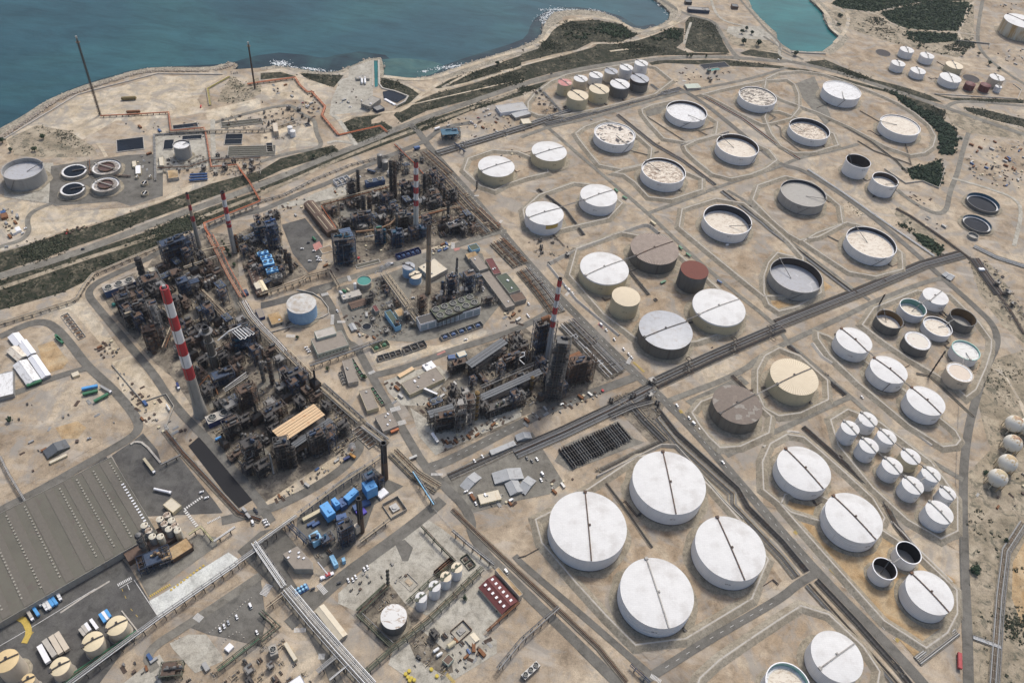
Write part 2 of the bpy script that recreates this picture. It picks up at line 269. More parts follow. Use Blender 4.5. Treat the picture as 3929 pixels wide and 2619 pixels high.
# mesh builder
class MB:
 def __init__(s):s.v = [];s.f = [];s.mi = [];s.sm = [];s.m = 0
 def _a(s,vs,fs,sm=False):
  o = len(s.v);s.v += [tuple(x) for x in vs]
  for f in fs:s.f.append([o+i for i in f]);s.mi.append(s.m);s.sm.append(sm)
 def box(s,c,d,a=0.0,base=True):
  """c = centre of the base (or of the box when base=False)"""
  x,y,z = c;dx,dy,dz = d[0]/2,d[1]/2,d[2];z0 = z if base else z-dz/2
  ca,sa = cos(a),sin(a)
  vs = [(x+ca*i*dx-sa*j*dy,y+sa*i*dx+ca*j*dy,z0+k*dz) for k in (0,1) for i,j in ((-1,-1),(1,-1),(1,1),(-1,1))]
  s._a(vs,[(3,2,1,0),(4,5,6,7),(0,1,5,4),(1,2,6,5),(2,3,7,6),(3,0,4,7)]);return s
 def cyl(s,p0,p1,r0,r1=None,n=12,cap=(1,1)):
  r1 = r0 if r1 is None else r1;p0 = Vector(p0);p1 = Vector(p1);ax = (p1-p0)
  if ax.length < 1e-6:return s
  ax.normalize();u = ax.orthogonal().normalized();w_ = ax.cross(u)
  ring = [u*cos(2*pi*k/n)+w_*sin(2*pi*k/n) for k in range(n)]
  a = [p0+q*r0 for q in ring];b = [p1+q*r1 for q in ring]
  s._a(a+b,[(k,(k+1) % n,n+(k+1) % n,n+k) for k in range(n)],n > 6)
  if cap[0] and r0 > 0:s._a(a,[tuple(range(n-1,-1,-1))])
  if cap[1] and r1 > 0:s._a(b,[tuple(range(n))])
  return s
 def tube(s,pts,r,n=6):
  for a,b in zip(pts[:-1],pts[1:]):s.cyl(a,b,r,r,n)
  return s
 def sphere(s,c,r,n=20,sz=1.0):
  m_ = n//2;vs = [];c = Vector(c)
  for i in range(m_+1):
   t = pi*i/m_
   for k in range(n):vs.append(c+Vector((r*sin(t)*cos(2*pi*k/n),r*sin(t)*sin(2*pi*k/n),r*sz*cos(t))))
  s._a(vs,[(i*n+k,(i+1)*n+k,(i+1)*n+(k+1) % n,i*n+(k+1) % n) for i in range(m_) for k in range(n)],True);return s
 def ring(s,c,r0,r1,z0,z1,n=64):
  """annular wall: outer radius r1, inner r0"""
  x,y = c[0],c[1];cs = [(cos(2*pi*k/n),sin(2*pi*k/n)) for k in range(n)]
  for (ra,za,rb,zb,sm) in ((r1,z0,r1,z1,True),(r1,z1,r0,z1,False),(r0,z1,r0,z0,True)):
   vs = [(x+ra*a,y+ra*b,za) for a,b in cs]+[(x+rb*a,y+rb*b,zb) for a,b in cs]
   s._a(vs,[(k,(k+1) % n,n+(k+1) % n,n+k) for k in range(n)],sm)
  return s
 def disc(s,c,r,z,rise=0,n=64,rings=1,flat=False):
  x,y = c[0],c[1];vs = [(x,y,z+rise)];fs = []
  for j in range(1,rings+1):
   q = j/rings;zz = z+rise*(1-q*q)
   vs += [(x+r*q*cos(2*pi*k/n),y+r*q*sin(2*pi*k/n),zz) for k in range(n)]
  for k in range(n):fs.append((0,1+k,1+(k+1) % n))
  for j in range(1,rings):
   for k in range(n):fs.append((1+(j-1)*n+k,1+j*n+k,1+j*n+(k+1) % n,1+(j-1)*n+(k+1) % n))
  s._a(vs,fs,not flat);return s
 def prism(s,pts,z0,z1):
  pts = [Vector((p[0],p[1],0)) for p in pts];n = len(pts)
  if sum(pts[i].x*pts[(i+1) % n].y-pts[(i+1) % n].x*pts[i].y for i in range(n)) < 0:pts.reverse()
  lo = [(p.x,p.y,z0) for p in pts];hi = [(p.x,p.y,z1) for p in pts]
  tri = tessellate_polygon([pts])
  s._a(lo+hi,[(i,(i+1) % n,n+(i+1) % n,n+i) for i in range(n)])
  s._a(hi,[up(hi,t) for t in tri]);return s
 def sheet(s,pts,z):
  pts = [Vector((p[0],p[1],0)) for p in pts]
  hi = [(p.x,p.y,z) for p in pts];s._a(hi,[up(hi,t) for t in tessellate_polygon([pts])]);return s
 def ribbon(s,pts,wd,z,closed=False):
  l,r = offs(pts,wd/2,closed);n = len(pts);vs = [(p.x,p.y,z) for p in l]+[(p.x,p.y,z) for p in r]
  s._a(vs,[(n+i,n+(i+1) % n,(i+1) % n,i) for i in range(n if closed else n-1)]);return s
 def bund(s,pts,wt,wb,h,closed=False):
  n = len(pts);lt,rt = offs(pts,wt/2,closed);lb,rb = offs(pts,wb/2,closed)
  rows = [[(p.x,p.y,z) for p in q] for q,z in ((lb,0),(lt,h),(rt,h),(rb,0))]
  e = n if closed else n-1
  for a in range(3):
   s._a(rows[a]+rows[a+1],[(n+i,n+(i+1) % n,(i+1) % n,i) for i in range(e)])
  if not closed:
   s._a([rows[k][0] for k in range(4)],[(0,1,2,3)]);s._a([rows[k][-1] for k in range(4)],[(3,2,1,0)])
  return s
 def mesh(s,name,mats):
  me = bpy.data.meshes.new(name);me.from_pydata(s.v,[],s.f)
  if not isinstance(mats,(list,tuple)):mats = [mats]
  for mm in mats:me.materials.append(mm)
  if s.f:
   me.polygons.foreach_set('material_index',[min(i,len(mats)-1) for i in s.mi]);me.polygons.foreach_set('use_smooth',s.sm)
  me.update();return me
 def build(s,name,mats,parent=None,loc=None,rot=0):
  o = bpy.data.objects.new(name,s.mesh(name,mats));COL.objects.link(o)
  if parent:o.parent = parent
  if loc is not None:o.location = loc
  if rot:o.rotation_euler = (0,0,rot)
  return o
def up(hi,t):
 a,b,c = (Vector(hi[i]) for i in t)
 return tuple(t) if (b-a).cross(c-a).z > 0 else tuple(reversed(t))
def offs(pts,d,closed=False):
 n = len(pts);L = [];Rr = []
 for i in range(n):
  a = pts[(i-1) % n] if (i > 0 or closed) else pts[i];b = pts[(i+1) % n] if (i < n-1 or closed) else pts[i]
  p = pts[i];t1 = (Vector((p[0]-a[0],p[1]-a[1])));t2 = Vector((b[0]-p[0],b[1]-p[1]))
  t1 = t1.normalized() if t1.length > 1e-6 else None;t2 = t2.normalized() if t2.length > 1e-6 else None
  if t1 is None:t1 = t2
  if t2 is None:t2 = t1
  t = (t1+t2);t = t.normalized() if t.length > 1e-4 else t2
  k = d/max(.45,t.dot(t1));nx,ny = -t.y,t.x
  L.append(Vector((p[0]+nx*k,p[1]+ny*k,0)));Rr.append(Vector((p[0]-nx*k,p[1]-ny*k,0)))
 return L,Rr
def smooth(pts,it=2,closed=False):
 for _ in range(it):
  q = [] if closed else [pts[0]]
  n = len(pts)
  for i in range(n if closed else n-1):
   a,b = pts[i],pts[(i+1) % n];q += [a*.75+b*.25,a*.25+b*.75]
  if not closed:q.append(pts[-1])
  pts = q
 return pts
def tag(o,label=None,cat=None,group=None,kind=None):
 if label:o['label'] = label
 if cat:o['category'] = cat
 if group:o['group'] = group
 if kind:o['kind'] = kind
 return o
def empty(name,loc,rz=0.0,label=None,cat=None,group=None):
 o = bpy.data.objects.new(name,None);COL.objects.link(o);o.location = loc;o.rotation_euler = (0,0,rz)
 o.empty_display_size = .5;return tag(o,label,cat,group)
def copy_tree(o,loc=None,rz=None,label=None,group=None,parent=None,scale=None):
 c = o.copy();COL.objects.link(c)
 if parent:c.parent = parent
 if loc is not None:c.location = loc
 if rz is not None:c.rotation_euler = (0,0,rz)
 if scale:c.scale = scale
 if label:c['label'] = label
 if group:c['group'] = group
 for ch in list(o.children):copy_tree(ch,parent=c)
 return c
def structure(o):o['kind'] = 'structure';return o
_lay = [0]
def patch(name,pts,m_,z=None):
 if z is None:_lay[0] += 1;z = .02+.0025*_lay[0]
 return structure(MB().sheet(pts,z).build(name,m_))
def road(name,pts,wd,m_,it=2):
 _lay[0] += 1;z = .02+.0025*_lay[0]
 pts = smooth(pts,it);o = structure(MB().ribbon(pts,wd,z).build(name,m_))
 return o
def ang(a,b):return atan2(b[1]-a[1],b[0]-a[0])
# land, sea, shore
coast = T('A0',0,1195,200,1065,430,905,600,830,830,750,1000,700,1180,645,1320,618,1500,608,1900,612,2080,560,2130,575,2080,630,2150,625) + \
 T('A1',0,612,120,595,300,615,560,662,700,645,850,585,960,535,1080,520,1100,600,1095,680,1200,715,1400,708,1550,685,1800,605,1900,565,2100,505,2351,425) + \
 T('A2',120,375,190,320,210,240,235,190,300,115,400,100,520,92,700,105,850,160,930,215,1000,250,1110,272,1250,232,1340,180,1352,110,1300,60,1230,5,1120,-70,900,-260)
lag = T('A2',1930,-260,2050,-5,2080,80,2150,160,2300,300) + T('A3',120,370,250,455,400,470,540,465,640,390,690,330,600,240,555,160,550,100,480,40,430,0,380,-160,420,-300)
left_far = [Vector((-1500,905,0)),Vector((-2500,700,0)),Vector((-9000,300,0))]
outline = [Vector((-9000,-3000,0))] + list(reversed(left_far)) + T('A0',-300,1400)+coast+lag+[Vector((1500,2900,0)),Vector((4000,4200,0)),Vector((9000,5200,0)),Vector((9000,-3000,0))]
structure(MB().sheet(outline,0).build('ground',EARTH))
shore_line = T('A0',-300,1400)+coast+lag
bank = MB();nsh = len(shore_line);lo_,ro_ = offs(shore_line,4.0)
bank._a([(p.x,p.y,0.0) for p in shore_line]+[(p.x,p.y,-6.0) for p in lo_],[(i,nsh+i,nsh+i+1,i+1) for i in range(nsh-1)])
structure(bank.build('shore_bank',ROCKG))
structure(MB().sheet([Vector(p) for p in ((-20000,-3500,0),(20000,-3500,0),(20000,30000,0),(-20000,30000,0))],-4).build('sea',SEA))
lw = T('A2',1900,-320,2040,-10,2070,90,2140,170,2290,310) + T('A3',110,385,250,470,400,485,550,480,660,395,710,330,620,230,575,150,570,90,500,30,450,-10,400,-160,440,-320)
structure(MB().sheet(lw,-3.96).build('lagoon_water',LAGOON))
SANDY = water_mat('sandy_shallow_water',(.03,.075,.08),(.04,.1,.1),(.06,.12,.11),.02)
def near(pts,d0,d1):
 l0,_ = offs(pts,d0);l1,_ = offs(pts,d1);return l0+list(reversed(l1))
cs = smooth(coast,1)
def band(i0,i1,d,z,m_,name):
 seg = coast[i0:i1];l1,_ = offs(seg,-2);l2 = []
 for k,p in enumerate(seg):
  a = seg[max(0,k-1)];b = seg[min(len(seg)-1,k+1)];t = Vector((b.x-a.x,b.y-a.y)).normalized()
  dd = d*(.55+.45*sin(pi*(k+.5)/len(seg)))*rnd.uniform(.8,1.2);l2.append(Vector((p.x-t.y*dd,p.y+t.x*dd,0)))
 b_ = MB();n = len(seg);b_._a([(p.x,p.y,z) for p in l1]+[(p.x,p.y,z) for p in smooth_same(l2)],[(i,n+i,n+i+1,i+1) for i in range(n-1)])
 structure(b_.build(name,m_))
def smooth_same(l):
 return [l[0]]+[(l[i-1]+l[i]*2+l[i+1])/4 for i in range(1,len(l)-1)]+[l[-1]]
band(0,14,14,-3.95,SHOAL,'weedy_shallows')
band(12,23,60,-3.94,SHOAL,'weedy_shallows')
band(22,44,30,-3.93,SHOAL,'weedy_shallows')
structure(MB().sheet(smooth(T('A1',1085,520,1300,500,1700,560,1560,660,1350,690,1180,700,1110,640),2),-3.91).build('sandy_shallow',SANDY))
def in_poly(x,y,poly):
 c = False;n = len(poly);j = n-1
 for i in range(n):
  if (poly[i].y > y) != (poly[j].y > y) and x < (poly[j].x-poly[i].x)*(y-poly[i].y)/(poly[j].y-poly[i].y)+poly[i].x:c = not c
  j = i
 return c
def rock(b,x,y,z,r):
 vs = []
 a0 = rnd.uniform(0,6.3)
 for lz,rr in ((-.5,.8),(.25,1.),(.8,.5)):
  for k in range(5):
   q = rr*r*rnd.uniform(.7,1.2);a = a0+k*1.257;vs.append((x+q*cos(a),y+q*sin(a),z+lz*r*rnd.uniform(.7,1.1)))
 b._a(vs,[(j*5+k,j*5+(k+1) % 5,(j+1)*5+(k+1) % 5,(j+1)*5+k) for j in (0,1) for k in range(5)]+[(10,11,12,13,14)])
rk = MB()
def walk(pts,step):
 for a,b in zip(pts[:-1],pts[1:]):
  L = (b-a).length;n = max(1,int(L/step));t = (b-a)/max(L,1e-6)
  for k in range(n):yield a+(b-a)*((k+.5)/n),Vector((-t.y,t.x,0))
arm = T('A0',-300,1400)+coast[:14]
for p,nn in walk(arm,2.6):
 for j in range(7):
  q = p+nn*(3-j*2.9+rnd.uniform(-1,1))+Vector((rnd.uniform(-1,1),rnd.uniform(-1,1),0));rock(rk,q.x,q.y,-2.6+j*.62,rnd.uniform(1.0,1.9))
tag(rk.build('rock_armour',ROCKM),'pale broken boulders heaped along the sea bank beyond the bare headland','boulders',kind='stuff')
rk = MB()
for p,nn in walk(coast[14:]+lag[:1],4.0):
 for j in range(3):
  if rnd.random() < .75:
   q = p+nn*rnd.uniform(-9,5)+Vector((rnd.uniform(-2,2),rnd.uniform(-2,2),0));rock(rk,q.x,q.y,-1.6+rnd.uniform(-.8,.8),rnd.uniform(.8,2.6))
for p,nn in walk(lag[1:],4.0):
 if rnd.random() < .8:
  q = p+nn*rnd.uniform(-8,4);rock(rk,q.x,q.y,-1.6,rnd.uniform(.8,2.2))
tag(rk.build('shore_rocks',ROCKM),'brown natural rocks scattered along the rugged shoreline by the sea','rocks',kind='stuff')
fo = MB()
def foam(c,cx,cy,wx,wy,n,a=0):
 for _ in range(int(n*1.7)):
  gx,gy = rnd.gauss(0,.38),rnd.gauss(0,.3)
  p = P(c,cx+wx*gx*cos(a)-wy*gy*sin(a),cy+wx*gx*sin(a)+wy*gy*cos(a),-3.9)
  r = rnd.uniform(.3,1.3);k = rnd.randint(5,7);a0 = rnd.uniform(0,6)
  fo._a([(p.x+r*rnd.uniform(.5,1.9)*cos(a0+6.283*i/k),p.y+r*rnd.uniform(.3,1)*sin(a0+6.283*i/k),-3.88+rnd.uniform(0,.05)) for i in range(k)],[tuple(range(k))])
foam('A1',180,575,120,45,110);foam('A1',450,622,300,22,90,.1);foam('A1',1700,605,260,30,120,-.15);foam('A1',1470,643,60,18,18)
foam('A2',260,130,150,70,200,-.35);foam('A2',215,190,60,70,60);foam('A2',450,92,330,18,120,.02);foam('A2',720,112,160,16,45,.3);foam('A2',190,90,30,14,8);foam('A2',1230,35,60,18,25,.9);foam('A2',1310,110,20,40,14)
tag(fo.build('surf_foam',FOAM),'white surf foam breaking against the shore rocks','foam',kind='stuff')
structure(MB().ribbon(smooth(T('A0',-300,1385)+T('A0',0,1185,230,1062,430,925,640,835,830,765,1050,705,1320,632,1500,622,1900,625,2060,585),1),14,.021).build('bank_crest',ROCKG))
for sg,wd in ((coast[14:27],10),(coast[26:],24),(lag[:9],8),(lag[8:],20)):
 _lay[0] += 1;l0,_ = offs(sg,-wd*.42);structure(MB().ribbon(l0,wd,.02+.0025*_lay[0]).build('rocky_foreshore',ROCKG))
# ground covers
A = patch
A('headland_earth',T('A0',60,1245,700,880,1420,690,2010,690,1850,790,1780,900,1850,1010,1600,1060,1040,1090,700,1290,900,1400,600,1420,200,1400,60,1330),PALE)
A('weedy_ground',V0_,WASTE)
A('weedy_ground',V1_,WASTE)
A('shore_path',T('A1',-60,655,200,615,330,650,560,685,750,650,860,600,960,560,1000,560,900,680,700,700,680,760,300,690,0,690),PALE)
A('pump_yard',T('A1',800,610,1020,540,1015,780,1010,1000,620,1040,640,900,700,760,680,730,790,700),CONC)
A('bare_earth',T('A1',0,790,320,700,600,760,640,800,640,880,560,960,360,900,0,900),PALE)
A('bare_earth',T('A0',1850,1000,2351,880,2351,990,1940,1090,1870,1080),PALE)
for pts in ((350,660,750,680,660,790,500,740,400,700),(1080,700,1250,740,1330,780,1440,860,1340,930,1200,990,1330,880,1200,830,1090,790),(1570,795,1700,720,1910,650,2150,570,2210,600,2150,650,1850,745,1600,800),
   (740,1110,850,1060,1100,1030,1000,1080,1000,1120,1110,1100,1200,1160,1000,1290,880,1290,800,1200),(1230,1000,1400,920,1560,850,1900,760,2370,610,2370,735,1900,900,1500,1000,1270,1110,1200,1040),(0,660,180,650,320,690,0,720)):
 A('scrub_ground',T('A1',*pts),GREEN)
A('scrub_ground',T('A1',2040,610,2351,500,2351,600,2100,650),GREEN)
G_UP = T('B0',-160,800,0,750,350,650,650,540,800,520,1000,450,1450,300,1900,130,2351,10) + T('A1',180,1430,650,1310,720,1370) 
G_UPL = list(reversed(T('B0',-160,985,0,930,300,830,700,690,1000,590,1300,470,1800,290,2351,95) + T('A1',200,1530,480,1445)))
A('scrub_ground',G_UP+G_UPL,GREEN)
A('scrub_ground',T('B0',-200,1070,0,1005,300,890,750,755,1330,560,1900,340,2351,190,2351,300,1850,480,1450,680,1200,790,850,930,750,1020,560,1110,250,1200,-200,1320),GREEN)
A('scrub_ground',V2_,GREEN)
A('scrub_ground',V3_,GREEN)
A('scrub_ground',V4_,GREEN)
A('scrub_ground',V5_,GREEN)
A('scrub_ground',T('A2',1820,265,1960,290,2230,360,2351,430,2351,480,2050,440,1900,400),WASTE)
A('roundabout_earth',T('A2',1870,240,2140,240,2280,330,2230,365,1960,345,1850,290),CONC)
A('scrub_ground',T('A2',1970,480,2070,445,2351,490,2351,545,2020,500),GREEN)
A('scrub_ground',V6_,GREEN)
A('scrub_ground',V7_,GREEN)
A('forest_floor',V8_,FORESTG)
A('scrub_ground',V9_,GREEN)
A('waste_ground',T('A3',640,60,760,20,1900,0,1900,420,1750,520,1300,430,850,290,720,240,580,130),WASTE)
F1 = T('A3',700,-60,1880,-60,1800,5,1280,50,1010,108,750,85,620,40);F2 = T('A3',1060,115,1280,62,1600,15,1850,20,1880,60,1810,180,1740,280,1300,268,1130,190);F3 = T('A3',1280,292,1740,305,1760,370,1500,390,1380,400,1290,350)
for f in (F1,F2,F3):A('forest_floor',f,FORESTG)
A('terminal_yard',T('A3',570,510,860,370,1000,430,1250,400,1640,520,2290,750,2330,820,2290,900,1560,850,1000,660,700,590),EARTH2)
A('scrub_ground',V10_,GREEN)
A('scrub_ground',V11_,GREEN)
A('waste_ground',T('A3',1800,1000,2351,1180,2351,1260,1860,1200,1700,1120,1640,1000),WASTE)
A('terminal_yard',T('A3',2040,10,2500,-40,2560,640,2351,740,2250,640,2050,480,1960,330),EARTH)
A('scrub_ground',V12_,FORESTG)
A('waste_ground',T('B3',1230,330,1500,560,1620,690,1560,800,1350,590,1180,400),WASTE)
A('forest_floor',V13_,FORESTG)
A('waste_ground',V14_,WASTE)
A('waste_ground',V15_,WASTE)
A('waste_ground',V16_,WASTE)
A('ochre_ground',T('D3',2250,480,2351,300,2400,300,2400,1100,2351,1100,2240,800),OCHRE)
A('ochre_ground',T('C3',2050,260,2150,280,2300,560,2351,700,2351,600,2200,350),PALE)
A('works_yard',T('B0',20,-30,400,-60,480,-60,490,40,470,250,450,310,40,250),CONC)
A('basin_yard',T('A0',460,1500,1150,1400,1580,1380,1560,1568)+T('B0',1470,40,1470,240,1180,330,1050,290,500,330,440,300),ASPH)
A('pale_ground',T('B0',0,250,440,320,640,380,1180,345,1470,270,1560,200,1950,60,1900,120,1450,290,1000,440,800,505,560,560,350,640,0,740),PALE)
A('basin_yard',T('A0',1380,1210,1870,1190,1880,1500,1390,1568),CONC)
A('pale_ground',T('A1',0,1180,480,1090,500,1200,560,1310,240,1340,120,1390,0,1400),PALE)
UNITL = T('B0',900,1060,1330,860,1500,760,1640,640,2040,560,2351,480)+T('B1',180,440,190,500,430,940,0,1120)+T('B0',2200,1150)+T('C0',2351,330)
A('plant_floor',T('B0',880,1080,1330,880,1450,700,1850,560,2130,600,2170,1150,2351,1500)+T('C1',480,350,860,930,560,1260,60,1520)+T('C0',2200,1320,1880,870,1700,560,1560,350,1380,200)+T('B0',1080,1380,980,1230),OILY)
A('plant_floor',T('B0',2110,600,2351,470)+T('B1',180,430,200,720,430,940,0,1110)+T('B0',2260,1130),OILY)
A('plant_floor',T('A1',1060,1530,1200,1400,1540,1330)+T('B1',1700,60,2130,500,2120,560,1700,660,880,880,660,880,640,640,520,540,370,300,640,250,660,180,900,0),OILY)
A('pale_ground',T('B1',640,160,830,130,860,200,680,260,150,360,160,310,400,260,500,210),CONC)
A('plant_floor',T('B1',1030,980,1250,900,1430,780,1760,700,2000,760,2160,1220,2000,1420,1430,1560,1100,1540,780,1420,700,1200,700,1060),ASPH2)
A('plant_floor',T('B1',1370,1060,1640,1010,1700,1150,1500,1350,1330,1200),OILY)
A('plant_floor',T('C1',1450,560,1720,330,1680,160,2060,40,2351,-40)+T('C2',0,-130,120,-30,700,-50,960,270,820,370,350,560,0,700)+T('C1',2351,740,1600,1040,1430,800,1300,600),OILY)
A('pale_ground',T('C1',1350,620,1560,760,1760,700,2351,620,2351,700,1650,1010,1580,1050,1430,880),CONC)
A('pale_ground',T('C1',30,1480,560,1130,820,960,880,990,860,1060,500,1290,140,1480,60,1510),PALE)
A('pale_ground',T('C1',1110,380,1400,280,1600,240,1700,340,1480,600,1280,600,1150,480),CONC)
A('pale_ground',T('C1',940,60,1600,60,2000,-80,2100,-60,1700,90,1200,240,1060,300),PALE)
A('parking_asphalt',T('B1',190,500,400,440,560,640,560,760,500,900,430,930,290,760),DASPH)
A('asphalt_yard',T('B1',660,1010,460,1060,400,1090,100,1180,0,1200,0,1260,240,1200,560,1110,640,1080),DASPH)
A('asphalt_yard',T('C0',1010,1050,1200,920,1290,850,1420,1000,1460,1130,1620,1060,1750,1230,1950,1480,2010,1568,1300,1600),DASPH)
A('pale_ground',T('C0',0,540,120,480,460,400,620,340,760,360,880,420,1000,560,1100,680,1200,760,1190,830,840,980,330,1270,0,1440),EARTH)
A('ochre_ground',T('C0',500,800,700,740,780,800,700,900,560,900),OCHRE)
A('pale_ground',T('C0',340,60,480,20,620,200,560,270,450,300,380,200),OCHRE)
A('pale_ground',T('C0',1010,210,1180,150,1450,480,1540,600,1500,720,1350,800,1300,760,1130,560),PALE)
A('pale_ground',T('B0',0,1400,600,1200,720,1130,760,1190,900,1370,1100,1640,980,1650,680,1310,620,1260),PALE)
A('gravel_yard',T('D1',700,760,1000,480,1250,290,1500,90,1640,180,2100,530,1960,580,1500,960,1300,850,1100,800,850,920,700,850),CONC)
A('gravel_yard',T('D1',720,860,870,930,1140,1230,960,1440,800,1400,1060,1320,880,1000),EARTH)
A('stained_floor',T('D1',860,930,1150,650,1400,980,1440,1000,1200,1210,1130,1250),OILY)
A('earth_yard',T('D1',1440,1060,1980,600,2200,820,2180,950,2000,1130,2130,1180,2130,1300,1700,1568,1400,1568,1150,1400,1200,1260),CONC)
A('stained_floor',T('D1',1320,1170,1450,1090,1700,1300,1740,1470,1650,1500,1400,1350),OILY)
A('tarred_patch',T('D1',1210,310,1300,275,1375,350,1330,470,1280,470),ASPH)
A('earth_yard',T('D1',1950,1450,2351,1130)+T('D2',280,1020,700,1500,640,1620,-60,1640)+T('D1',1900,1640),EARTH)
A('asphalt_yard',T('C0',0,1640,960,1060,1300,1560,1340,1700,1430,1900,1080,1990,0,2740),DASPH)
A('asphalt_yard',T('D0',-160,1160,1050,390,1180,540,1450,990,1200,1160,900,1568,500,1700,-200,1700),DASPH)
A('white_dusty_apron',T('D0',1345,830,1500,740,2060,390,2150,450,2150,500,1880,690,1430,975),DUST)
A('sandy_strip',T('D0',1440,1000,2130,545,2200,640,1500,1080),EARTH)
A('stained_earth',T('D0',1220,560,1780,230,1950,250,1960,330,1560,620,1340,790),ASPH2)
A('car_park_asphalt',T('D0',1700,1060,2351,620,2400,1000,2351,1240,2040,1160,1880,1130),ASPH)
A('tan_slab',T('D0',1530,1210,1700,1130,1860,1130,2010,1330,2010,1370,1760,1480,1560,1260),CONC)
A('tan_slab',T('D0',1100,1580,1440,1310,1540,1470,1430,1620,1100,1700),CONC)
A('grey_gravel_yard',T('C1',1640,1250,1900,1100,2400,860)+T('C2',100,840,380,1290,250,1400,0,1450)+T('C1',1900,1568),ASPH2)
A('asphalt_yard',T('R',130,440,560,70,720,0,860,120,1000,180,760,330,690,520,560,700,330,860,230,700,120,560),ASPH)
A('asphalt_yard',T('D1',-210,380,0,200,180,160,330,340,240,560,330,700,560,760,420,880,200,650,60,620,-100,500),ASPH)
A('stained_floor',T('C2',800,560,1180,380,1290,600,1240,720,1330,940,1180,950,990,760),OILY)
A('stained_floor',T('C2',380,960,870,740,1020,900,1110,930,440,1190,300,1100),ASPH2)
A('black_tar_strip',T('C0',1700,965,1790,885,1850,930,2280,1450,2140,1535),mat('coal_black_surface',(.014,.014,.016),.9,var=.3,scale=.8,world=True))
A('paved_lane',near(T('C0',1890,600,2150,520,2351,440)+T('C1',120,340,330,300),-4.5,4.5),ASPH2)
A('scrub_ground',T('A3',760,130,1000,140,1130,210,1270,285,1500,420,1300,400,1000,320,800,250),WASTE)
for q in (('K',1140,830,1240,820,1480,1400,1400,1480),('K',900,560,1010,640,1000,760,920,700)):A('paved_lane',T(*q),ASPH2)
for q in (('L',760,440,900,360,950,420,900,500,800,520),('B1',700,330,850,330,880,480,760,520,720,440),('P',270,400,380,360,410,430,320,480),('N',340,640,430,590,480,640,400,700)):A('bare_court',T(*q),ASPH2)
PENS = [T('A2',640,640,1140,560,1440,800,430,1060,60,1050,60,900,330,700),T('A2',470,1190,850,1060,1290,1450,760,1568,540,1300),T('A2',1080,980,1450,900,1880,1190,1350,1330,1100,1060),
 T('A2',1600,860,2360,700,2500,800,2500,1060,2220,1130,2150,1130,1700,880),T('A2',1460,1310,1880,1200,2351,1420,2150,1568,1800,1640,1500,1400),T('A3',30,680,420,640,900,800,1300,980,1560,1200,1510,1380,1260,1420,640,1080,0,850),
 T('A3',-20,1000,200,1020,780,1290,330,1420,100,1300),T('B2',800,40,1250,-60,1760,150,1210,330,960,60),T('B2',1290,420,1900,230,2351,600,2600,880,2300,1250,1840,880),T('B2',2000,200,2500,30,3000,450,2560,680,2351,560),
 T('B3',330,640,880,440,1370,880,880,1010,440,720),T('B3',0,900,160,720,620,1060,180,1320,0,1200),T('B2',0,300,620,80,1010,400,60,620),T('B2',290,800,1090,510,1800,1100,2080,1400,1400,1620,900,1500),T('A1',1760,1480,2200,1330,2700,1540,2260,1650,2060,1760),
 T('B3',790,1340,1560,1030,2050,1500,2040,1700,1860,2100,1700,1950,1180,1640),T('C3',440,-60,620,0,1700,800,1790,960,1550,990,640,230),T('C3',520,790,830,600,1740,1300,1740,1900,1150,1560),T('C3',-20,1000,280,830,600,1100,1110,1568,1000,1800,0,1500),
 T('C2',1500,620,1960,450,2351,800,1840,1040,1640,850),T('C3',-60,200,200,60,700,500,200,740,-60,600),T('D2',40,150,380,-20,1250,-600,1850,-50,2351,650,1160,1370,640,850),T('D3',90,-100,480,-180,1730,640,1740,1060,1360,1330,330,180),T('D3',20,1080,430,820,1050,1400,1000,1700,0,1700,-640,1700,-560,1480)]
for k,p in enumerate(PENS):A('tank_pen_floor',p,OCHRE if k in (11,22) else EARTH2)
TR_OUT = [(T('C2',1480,560,1980,330,2060,400,1560,620),0),(T('A2',1080,990,1440,905,1500,960,1130,1060),0),(T('A3',250,770,460,690,620,1080,560,1130),0)]
for p,_k in TR_OUT:A('paved_pen_bank',p,ASPH2)
